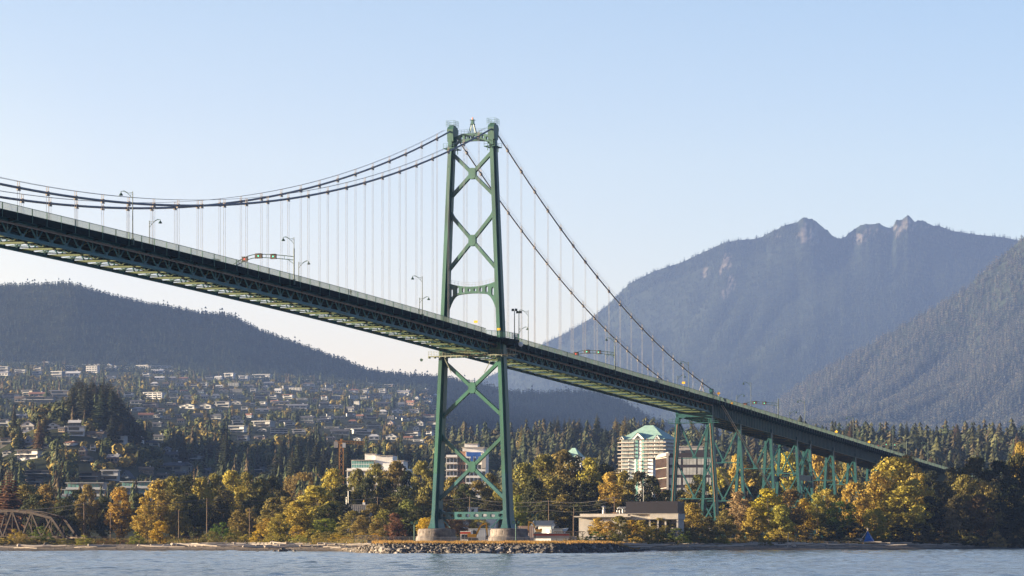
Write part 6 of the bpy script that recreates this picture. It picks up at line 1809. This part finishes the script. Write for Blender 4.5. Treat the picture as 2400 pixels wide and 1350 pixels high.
# smaller rubble that fills the gaps: one mass
def rubble():
    V, F, C = [], [], []; k = 0
    for i in range(1500):
        px = rng.uniform(815, 1520); Yr = float(interp(px, SHORE)) + rng.uniform(-1.5, 8.0); s = rng.uniform(0.2, 0.55); X = ground_point(px, Yr); z = gz(px, Yr)
        if px > 1450 and rng.random() < 0.4: continue
        v = rng.normal(size=(8, 3)) * 0.12 + np.array([(a, b, c) for a in (-1, 1) for b in (-1, 1) for c in (-0.8, 0.8)]) * 0.6
        a = rng.uniform(0, 6.28); R_ = np.array([[math.cos(a), -math.sin(a), 0.2], [math.sin(a), math.cos(a), -0.2], [0.1, 0.2, 1]])
        V.append((v * s) @ R_.T + np.array([X, Yr, z + 0.1])); F.append(np.array([(0, 1, 3, 2), (4, 6, 7, 5), (0, 4, 5, 1), (2, 3, 7, 6), (0, 2, 6, 4), (1, 5, 7, 3)]) + k); k += 8
    o = link('rubble', np_mesh('rubble', np.concatenate(V), np.concatenate(F), ROCKG)); o['kind'] = 'stuff'; o['label'] = 'small broken stones filling gaps between breakwater boulders'; o['category'] = 'rubble'
rubble()
def pebbles():
    V, F = [], []; k = 0
    for i in range(2600):
        px = rng.uniform(-120, 2440)
        if 860 < px < 1440: continue
        Yr = float(interp(px, SHORE)) + rng.uniform(-1, 34); s = rng.uniform(0.1, 0.3) * (1.6 if rng.random() < 0.06 else 1); X = ground_point(px, Yr); z = gz(px, Yr)
        v = np.array([(1, 0, 0), (0, 1, 0), (-1, 0, 0), (0, -1, 0), (0, 0, 0.8), (0, 0, -0.4)]) * (0.7 + 0.5 * rng.random((6, 1))) * s
        V.append(v + np.array([X, Yr, z])); F.append(np.array([(0, 1, 4), (1, 2, 4), (2, 3, 4), (3, 0, 4)]) + k); k += 6
    o = link('pebbles', np_mesh('pebbles', np.concatenate(V), np.concatenate(F), ROCKG)); o['kind'] = 'stuff'; o['label'] = 'pebbles strewn over the beach'; o['category'] = 'pebbles'
pebbles()
# boulders standing in the water off the left beach
for px, Y, s, lab in ((660, 700, 2.0, 'dark rounded boulder standing in the water off the log beach'), (643, 712, 0.7, 'small dark rock in the water left of the large one'), (690, 722, 0.8, 'low dark rock at the edge of the log beach'), (668, 728, 1.2, 'dark rock on the sand behind the boulder in the water'), (604, 690, 0.5, 'tiny rock just breaking the water surface'), (678, 733, 1.1, 'second dark rock on the sand behind the boulder in the water')):
    o = link('boulder', random.choice(ROCKMESH)); o.location = (ground_point(px, Y), Y, max(gz(px, Y), 0) + s * 0.1); o.scale = (s, s * 0.8, s * 0.7); o.rotation_euler = (0, 0, random.random() * 6)
    tag(o, lab, 'boulder')
    o.material_slots[0].link = 'OBJECT'; o.material_slots[0].material = ROCKW

# driftwood
DRIFT = mat('driftwood', (0.36, 0.30, 0.25), 0.9, 0.35, 0.6, stretch=(0.3, 3, 3), color2=(0.52, 0.45, 0.38))
vary_by_object(DRIFT, 0.6, 1.2)
def log_mesh(seed):
    r_ = np.random.default_rng(seed); m = MB(); n = 6
    pts = [(-0.5 + k / n, 0.012 * r_.normal(), 0.008 * r_.normal()) for k in range(n + 1)]
    m.tube(pts, 0.034, 8, r2=0.024)
    if seed % 2: m.tube([pts[0], (-0.53, 0.03, 0.03)], 0.05, 6, r2=0.02); m.tube([pts[0], (-0.53, -0.04, 0.01)], 0.045, 6, r2=0.02)
    if seed % 3 == 0: m.tube([pts[3], (pts[3][0] + 0.05, 0.02, 0.09)], 0.016, 5, r2=0.008)
    return m.mesh('log', DRIFT)
LOGM = [log_mesh(s) for s in range(400, 406)]
def log(px, py, L, rz=None):
    Ysh = float(interp(px, SHORE))
    YY_ = np.arange(Ysh + 3, Ysh + 75, 1.0); zz = ground_z(px, YY_); row = HOR - (zz - HC) * FPX / YY_
    i = np.where(row <= py)[0]; Yl = float(YY_[i[0]]) if len(i) else float(YY_[-1])
    o = link('driftwood_log', random.choice(LOGM)); f = random.uniform(0.9, 2.2)
    th = f * max(4.5, L * 0.42)
    o.scale = (L, th * 0.9, th * 0.9)
    o.location = (ground_point(px, Yl), Yl, gz(px, Yl) + th * 0.028); o.rotation_euler = (random.uniform(-0.1, 0.1), random.uniform(-0.04, 0.04), rz if rz is not None else random.uniform(-0.5, 0.5))
    zone = 'on the shaded beach by the railway bridge' if px < 340 else 'on the sunlit beach left of the tower' if px < 640 else 'on the log beach before the golden trees' if px < 830 else 'on the shore below the works building' if px < 1640 else 'on the beach below the viaduct' if px < 2080 else 'on the far right beach'
    sz = 'long' if L > 11 else 'short' if L < 6 else 'bleached'
    series(o, px, f'{sz} driftwood log {zone}', 'log', 'driftwood logs on the beach')
for px, py, L in [(100, 1283, 14), (130, 1281, 9), (60, 1286, 8), (20, 1283, 10), (200, 1284, 7), (240, 1282, 8)]: log(px, py, L)
for i in range(26): log(random.uniform(370, 640), random.uniform(1276, 1284), random.uniform(4, 15))
for i in range(40): log(random.uniform(620, 875), random.uniform(1274, 1284), random.uniform(4, 14))
for i in range(34): log(random.uniform(1440, 1700), random.uniform(1275, 1284), random.uniform(4, 14))
for i in range(40): log(random.uniform(1690, 2090), random.uniform(1272, 1280), random.uniform(5, 18))
for i in range(18): log(random.uniform(2090, 2330), random.uniform(1272, 1279), random.uniform(4, 13))

# dry grass on the breakwater and tufts on the bank
def grass(name, n, pxr, dr, hgt, cols, label, seed=5, cond=None):
    px = rng.uniform(pxr[0], pxr[1], n); d = rng.uniform(dr[0], dr[1], n); Yg = interp(px, SHORE) + d
    m = fbm(px / 16.0, d / 4.0, seed) ; keep = rng.random(n) < np.clip((m - 0.32) * 4.5, 0.05, 1)
    px, Yg, m = px[keep], Yg[keep], m[keep]; n = len(px)
    X = (px - 1200) / FPX * Yg; z = ground_z(px, Yg); h = hgt * (0.4 + 0.9 * m) * rng.uniform(0.6, 1.3, n); a = rng.uniform(0, 6.28, n); w = 0.09 + 0.05 * rng.random(n)
    lx, ly = rng.normal(size=n) * 0.25 * h, rng.normal(size=n) * 0.25 * h
    V = np.stack([np.stack([X - np.cos(a) * w, Yg - np.sin(a) * w, z - 0.05], 1), np.stack([X + np.cos(a) * w, Yg + np.sin(a) * w, z - 0.05], 1), np.stack([X + lx, Yg + ly, z + h], 1)], 1).reshape(-1, 3)
    c = np.repeat(tints(n, np.array(cols), 0.3), 3, 0)
    o = link(name, np_mesh(name, V, np.arange(3 * n).reshape(-1, 3), GRASSM, False, c)); o['kind'] = 'stuff'; o['label'] = label; o['category'] = 'grass'
GRASSM = foliage_mat('grass_blades', 'tint', trans=0.35, var=0.2)
grass('dry_grass', 42000, (872, 1500), (7.2, 44), 0.7, [[0.40, 0.22, 0.06], [0.46, 0.28, 0.09], [0.34, 0.19, 0.07], [0.30, 0.22, 0.07]], 'dry orange grass along the top of the breakwater')
grass('beach_grass', 26000, (-100, 860), (42, 75), 0.9, [[0.16, 0.15, 0.05], [0.24, 0.19, 0.06], [0.10, 0.11, 0.04], [0.28, 0.17, 0.06]], 'mixed green and straw grass on the bank behind the left beach')
grass('bank_grass', 30000, (1480, 2440), (40, 72), 0.9, [[0.10, 0.11, 0.03], [0.20, 0.15, 0.05], [0.07, 0.08, 0.03], [0.26, 0.15, 0.05]], 'rough grass on the bank behind the right beach')

# blue shelter, hoop of sticks, standing post
def shelter():
    px, Y = 2035, float(interp(2035, SHORE)) + 44; zb = gz(px, Y); k = Y / FPX
    r = empty('tarp_shelter', (ground_point(px, Y), Y, zb), 0); tag(r, 'blue tarpaulin shelter on crossed poles at the right beach', 'shelter')
    H_ = rise(1243, Y, zb)
    m = MB(); ap = Vector((-1 * k, 0.3, H_))
    a, b, c, d = Vector((-13 * k, -1.2, 0)), Vector((16 * k, -1.0, 0)), Vector((20 * k, 2.2, 0)), Vector((-8 * k, 2.4, 0))
    mid = (a + b) / 2 + Vector((0, 0.25, 0.6)); md2 = (ap + b) / 2 + Vector((-0.3, 0.2, -0.2))
    m.add([a, mid, b, md2, ap, c, d], [(0, 1, 4), (1, 3, 4), (1, 2, 3), (2, 5, 4, 3), (5, 6, 4), (6, 0, 4)]); m.build('tarpaulin', mat('blue_tarp', (0.015, 0.12, 0.42), 0.4, 0.2, 1.0), r)
    p = MB()
    for q in ((-24 * k, -0.6, -0.1), (14 * k, 0.4, -0.1), (2 * k, 2.6, -0.1)):
        v = Vector(q); e = ap + (ap - v).normalized() * 0.9; p.tube([v, e], 0.12, 6, r2=0.07)
    p.build('pole', DRIFT, r)
    r2 = MB()
    for q in range(5):
        x0 = -38 * k + q * 0.35; r2.tube([(x0, 0.4 * q, 0), (x0 + 0.5, 0.4 * q, 1.1), (x0 + 1.4, 0.3 * q, 1.6), (x0 + 2.4, 0.2 * q, 1.2), (x0 + 3.2, 0, 0)], 0.05, 5)
    o = r2.build('stick_hoop', DRIFT, None, r.location); tag(o, 'arched frame of bent sticks beside the blue shelter', 'stick frame')
shelter()
Y = float(interp(1848, SHORE)) + 20; o = MB(); o.tube([(0, 0, -0.3), (0.1, 0, 2.2), (0.25, 0, 4.4)], 0.15, 7, r2=0.08); o = o.build('upright_log', DRIFT, None, (ground_point(1846, Y), Y, gz(1846, Y))); tag(o, 'thin bleached post standing upright on the right beach', 'post')
o = MB(); o.lathe([(0.9, 0), (0.7, 0.5), (0.6, 1.2), (0.45, 1.4)], (0, 0, 0), 9)
for a in range(5): o.tube([(0.3 * math.cos(a * 1.3), 0.3 * math.sin(a * 1.3), 1.0), (1.1 * math.cos(a * 1.3), 0.9 * math.sin(a * 1.3), 1.6 + 0.2 * a)], 0.12, 5, r2=0.04)
o = o.build('tree_stump', DRIFT, None, (ground_point(1860, Y + 4), Y + 4, gz(1860, Y + 4))); tag(o, 'uprooted stump beside the upright post on the right beach', 'stump')
# yard floodlights near the piers
def yard_light(px, top, base, Y, label):
    zb = HC + (HOR - base) / FPX * Y; h = (base - top) * Y / FPX; r = empty('yard_light', (ground_point(px, Y), Y, zb), 0); tag(r, label, 'floodlight')
    m = MB(); m.tube([(0, 0, -0.5), (0, 0, h - 0.5)], 0.12, 7); m.bar((-0.8, 0, h - 0.5), (0.8, 0, h - 0.5), 0.12); m.build('pole', RAILM, r)
    for s in (-1, 1):
        m = MB(); m.box((s * 0.65, -0.1, h - 0.1), (0.6, 0.5, 0.65)); m.build('lamp_head', RAILM, r)
yard_light(971, 1224, 1271, 672, 'green floodlight post left of the far pier'); yard_light(1209, 1223, 1270, 674, 'green floodlight post standing before the near pier'); yard_light(1254, 1206, 1268, 700, 'dark lamp post right of the near pier')
# ---------------------------------------------------------------- things on the bridge
LAMPM = mat('lamp_dark_green', (0.03, 0.065, 0.055), 0.5, 0.2, 1.0)
def lamp_proto():
    r = empty('street_lamp')
    p = MB(); p.tube([(0, 0, -0.9), (0, 0, 4), (0, 0, 9.4)], 0.12, 8, r2=0.075); p.box((0, 0, -0.3), (0.45, 0.45, 1.2)); p.build('pole', LAMPM, r)
    a = MB(); pts = [(0, 0.0 + 2.6 * q, 8.0 + 1.55 * math.sin(q * 1.75) ) for q in np.linspace(0, 1, 9)]
    a.tube(pts, 0.05, 6); a.tube([(0, 0, 9.2), (0, 0.9, 9.1), (0, 1.9, 9.62), (0, 2.6, 9.52)], 0.045, 6)
    a.tube([(0, 0.08, 8.75), (0, 0.35, 9.0), (0, 0.55, 8.8), (0, 0.4, 8.55)], 0.035, 5); a.build('bracket_arm', LAMPM, r)
    h = MB(); h.lathe([(0.06, 0), (0.09, -0.25), (0.22, -0.4), (0.42, -0.72), (0.40, -0.76), (0.2, -0.8)], (0, 2.6, 9.5), 12); h.build('lamp_shade', LAMPM, r)
    return r
LP = lamp_proto(); lamp_used = [False]
def place_lamp(t, near, desc):
    o = LP if not lamp_used[0] else copy_tree(LP); lamp_used[0] = True
    y = -8.75 if near else 8.75
    o.location = bridge_to_world(t, y, z_deck(t)); o.rotation_euler = (0, 0, B_ANG + (0 if near else math.pi))
    series(o, t, desc, 'street lamp', 'street lamps along the bridge')
near_px = [311, 689, 990, 1238, 1441, 1614, 1760, 1886, 2000, 2093, 2175]
for i, px in enumerate(near_px):
    t = t_at(px, -8.75)
    place_lamp(t, True, 'street lamp on the near rail, arm pointing left, ' + ('left of the tower' if px < 1100 else 'over the side span' if px < 1660 else 'on the viaduct'))
for i, px in enumerate([350, 700, 983, 1216, 1420, 1587, 1727, 1850, 1960, 2060]):
    t = t_at(px, 8.75)
    place_lamp(t, False, 'street lamp on the far rail, arm pointing right, ' + ('left of the tower' if px < 1100 else 'over the side span' if px < 1660 else 'on the viaduct'))
# lane signal gantries
def gantry(px, label):
    t = t_at(px, -8.75); r = empty('signal_gantry', bridge_to_world(t, -8.75, z_deck(t)), B_ANG); tag(r, label, 'signal gantry', 'lane signal gantries over the bridge deck')
    g = MB(); p = [(0, 0.1 + 15.6 * q, 5.2 + 0.9 * math.sin(min(1, q * 1.5) * 1.57) - 3.2 * max(0, q - 0.55) ** 2 * 4.2) for q in np.linspace(0, 1, 15)]
    g.tube(p, 0.09, 6); g.tube([(x, y, z - 0.75) for x, y, z in p], 0.09, 6)
    for q in range(0, 15, 2): g.bar(p[q], (p[q][0], p[q][1], p[q][2] - 0.75), 0.07)
    g.tube([(0, 0, 3.6), (0, 1.6, 4.7)], 0.06, 6); g.tube([(0, 0, -0.6), (0, 0, 7)], 0.15, 8); g.tube([p[-1], (0, 15.8, -0.2)], 0.12, 6)
    g.build('arm', LAMPM, r)
    for i, (y, c) in enumerate(((5.0, 'green'), (8.6, 'green'), (12.0, 'red'))):
        zc = float(np.interp(y, [q[1] for q in p], [q[2] for q in p])) - 0.4
        b = MB(); b.box((0, y, zc), (0.45, 1.35 if i != 1 else 1.7, 1.05)); b.box((-0.35, y, zc + 0.51), (0.4, 1.3, 0.06)); h = b.build('signal_head', mat('signal_housing', (0.05, 0.035, 0.03), 0.6, 0.2, 1.0), r)
        l = MB(); l.lathe([(0.17, 0), (0.17, 0.03)], (0, 0, 0), 10); me = l.mesh('lens', emit_mat('lens_' + c, (0.05, 0.9, 0.55) if c == 'green' else (0.9, 0.06, 0.04), 0.45))
        q = link('lens', me, h, (-0.232, y, zc)); q.rotation_euler = (0, -math.pi / 2, 0)
gantry(689, 'signal gantry with three lane signals left of the bridge tower'); gantry(1441, 'signal gantry with three lane signals over the side span'); gantry(1824, 'signal gantry with three lane signals where the viaduct begins'); gantry(2125, 'signal gantry with three lane signals near the end of the viaduct')
# yellow signs and marker plates on posts
SIGN = mat('sign_yellow', (0.75, 0.40, 0.02), 0.5, 0.08, 1.0)
def sign(px, py, y, label, diamond=True, s=0.62):
    t = t_at(px, y); z = z_deck(t); w = bridge_to_world(t, y, 0); zz = HC + (HOR - py) / FPX * w.y
    r = empty('road_sign', (w.x, w.y, z), B_ANG); tag(r, label, 'road sign'); h = zz - z
    p = MB(); p.bar((0.06, 0, 0), (0.06, 0, h + 0.2), 0.07); p.build('post', GALV, r)
    m = MB(); pl = [(-s, h), (0, h - s), (s, h), (0, h + s)] if diamond else [(-s, h - s * 0.6), (s, h - s * 0.6), (s, h + s * 0.6), (-s, h + s * 0.6)]
    m.plate(pl, -0.03, 0.02, 'x'); m.build('plate', SIGN, r)
sign(1115, 754, -8.3, 'small yellow plate on a post just right of the portal', False, 0.5); sign(1169, 771.5, -10.6, 'yellow plate at the foot of the near tower leg', False, 0.45); sign(1602, 897, -8.2, 'yellow sign under the street lamp near the cable post', False, 0.5)
sign(1684, 922, -8.2, 'yellow diamond sign just right of the cable post', True, 0.6); sign(1715, 945, -8.5, 'yellow marker plate on the viaduct rail', False, 0.5); sign(1960, 1012, -8.2, 'yellow diamond sign before the wooded rise', True, 0.6); sign(2037, 1036, -8.2, 'yellow diamond sign near the end of the viaduct', True, 0.6)
# floodlights of the tower
def flood(t, y, h, label):
    r = empty('floodlight', bridge_to_world(t, y, z_deck(t)), B_ANG); tag(r, label, 'floodlight')
    p = MB(); p.tube([(0, 0, -0.5), (0, 0, h)], 0.13, 7, r2=0.1); p.build('pole', LAMPM, r)
    m = MB()
    for dy in (-0.45, 0.45): m.box((0, dy, h + 0.3), (0.5, 0.55, 0.5))
    m.bar((0, -0.8, h), (0, 0.8, h), 0.12); m.build('lamp_head', LAMPM, r)
flood(2.2, -10.9, 7.4, 'twin floodlight on a pole beside the near tower leg'); flood(8.6, -9.6, 7.6, 'twin floodlight on a pole at the end of the leg stage')
for px, lab in ((1012, 'low floodlight behind the rail left of the far tower leg'), (1043, 'low floodlight behind the rail just before the far tower leg')): flood(t_at(px, 9.6), 9.6, 2.6, lab)
# walker
def walker():
    px = 822; y = -7.4; t = t_at(px, y); p = bridge_to_world(t, y, z_deck(t))
    r = empty('person', p, B_ANG); tag(r, 'person in dark clothes walking along the bridge sidewalk behind the rail', 'person')
    def skin(name, verts, edges, rad, m, root=0):
        me = bpy.data.meshes.new(name); me.from_pydata(verts, edges, []); me.materials.append(m)
        o = link(name, me, r); md = o.modifiers.new('skin', 'SKIN')
        for v, q in zip(me.skin_vertices[0].data, rad): v.radius = (q, q)
        me.skin_vertices[0].data[root].use_root = True
        s = o.modifiers.new('sub', 'SUBSURF'); s.levels = 1; s.render_levels = 1
        return o
    V = [(0, 0, 0.95), (0, 0, 1.2), (0.01, 0, 1.42), (0.02, 0, 1.52), (0.03, 0, 1.60), (0.04, 0, 1.72), (0, -0.1, 0.92), (0.14, -0.1, 0.5), (0.05, -0.1, 0.08), (0.2, -0.1, 0.03), (0, 0.1, 0.92), (-0.08, 0.1, 0.5), (-0.28, 0.1, 0.12), (-0.16, 0.1, 0.03), (0.01, -0.2, 1.4), (-0.08, -0.25, 1.14), (0.06, -0.25, 0.92), (0.01, 0.2, 1.4), (0.1, 0.25, 1.15), (0.28, 0.24, 1.0)]
    E_ = [(0, 1), (1, 2), (2, 3), (3, 4), (4, 5), (0, 6), (6, 7), (7, 8), (8, 9), (0, 10), (10, 11), (11, 12), (12, 13), (2, 14), (14, 15), (15, 16), (2, 17), (17, 18), (18, 19)]
    R_ = [0.15, 0.14, 0.15, 0.06, 0.09, 0.095, 0.095, 0.065, 0.045, 0.04, 0.095, 0.065, 0.045, 0.04, 0.06, 0.045, 0.035, 0.06, 0.045, 0.035]
    skin('body', V, E_, R_, mat('dark_clothes', (0.04, 0.045, 0.05), 0.8, 0.2, 2.0))
    m = MB(); m.lathe([(0.09, 0), (0.115, 0.06), (0.1, 0.13), (0.04, 0.17)], (0.02, 0, 1.66), 10); m.build('hair', mat('hair_brown', (0.06, 0.04, 0.03), 0.7, 0.2, 2), r)
walker()
# cars
def car(px, y, label, col):
    t = t_at(px, y); r = empty('car', bridge_to_world(t, y, z_deck(t) + 0.03), B_ANG); tag(r, label, 'car')
    m = MB(); m.plate([(-2.2, 0.3), (2.2, 0.3), (2.25, 0.75), (1.9, 0.95), (0.9, 1.02), (-2.1, 1.05), (-2.25, 0.8)], -0.88, 0.88, 'y'); m.build('body', mat('car_paint_' + col, (0.02, 0.16, 0.45) if col == 'blue' else (0.25, 0.18, 0.15), 0.25, 0.1, 1, spec=0.6), r)
    m = MB(); m.plate([(-1.9, 1.03), (0.95, 1.03), (0.35, 1.5), (-1.3, 1.52)], -0.76, 0.76, 'y'); m.build('cabin', GLASS, r)
    m = MB(); m.plate([(-1.35, 1.5), (0.4, 1.48), (0.3, 1.56), (-1.25, 1.58)], -0.7, 0.7, 'y'); m.build('roof', mat('car_paint_' + col, (0, 0, 0)), r)
    for x in (-1.4, 1.4):
        for yy in (-0.85, 0.85):
            w = MB(); w.tube([(x, yy - 0.11, 0.32), (x, yy + 0.11, 0.32)], 0.32, 12); w.build('wheel', mat('tyre', (0.02, 0.02, 0.02), 0.9, 0.1, 1), r)
car(506, -3.6, 'blue car on the deck left of the first signal gantry', 'blue'); car(1500, -3.6, 'dark car on the deck behind the side span rail', 'brown')
# gull horn and white disc on the platform under the deck
Q = MB(); Q.lathe([(0.08, 0), (0.12, 0.5), (0.42, 0.9)], (0, 0, 0), 10); Q = Q.build('fog_horn', LAMPM, None, bridge_to_world(-2.8, 13.0, 50.5)); Q.rotation_euler = (0, math.radians(-105), B_ANG); tag(Q, 'dark fog horn under the left end of the walkway below the deck', 'horn')
Q = MB(); Q.lathe([(0.65, 0), (0.6, 0.1), (0.1, 0.3)], (0, 0, 0), 14); Q = Q.build('antenna_dish', WHITEW, None, bridge_to_world(3.4, -12.2, 54.2)); Q.rotation_euler = (math.radians(90), 0, 0.3); tag(Q, 'white round antenna dish by the near leg just below the deck', 'antenna dish')
# ---------------------------------------------------------------- haze
hz = MB(); hz.span(-2300, 4200, -160, 14700, -8, 2450)
hm = bpy.data.materials.new('haze_air'); hm.use_nodes = True
t_ = hm.node_tree; t_.nodes.remove(t_.nodes['Principled BSDF'])
pv = t_.nodes.new('ShaderNodeVolumePrincipled')
pv.inputs['Color'].default_value = (0.30, 0.48, 0.99, 1)
pv.inputs['Density'].default_value = 3.75e-5
pv.inputs['Anisotropy'].default_value = 0.0
t_.links.new(pv.outputs[0], t_.nodes['Material Output'].inputs['Volume'])
hz = hz.build('haze', hm); hz['kind'] = 'stuff'
finish_series()
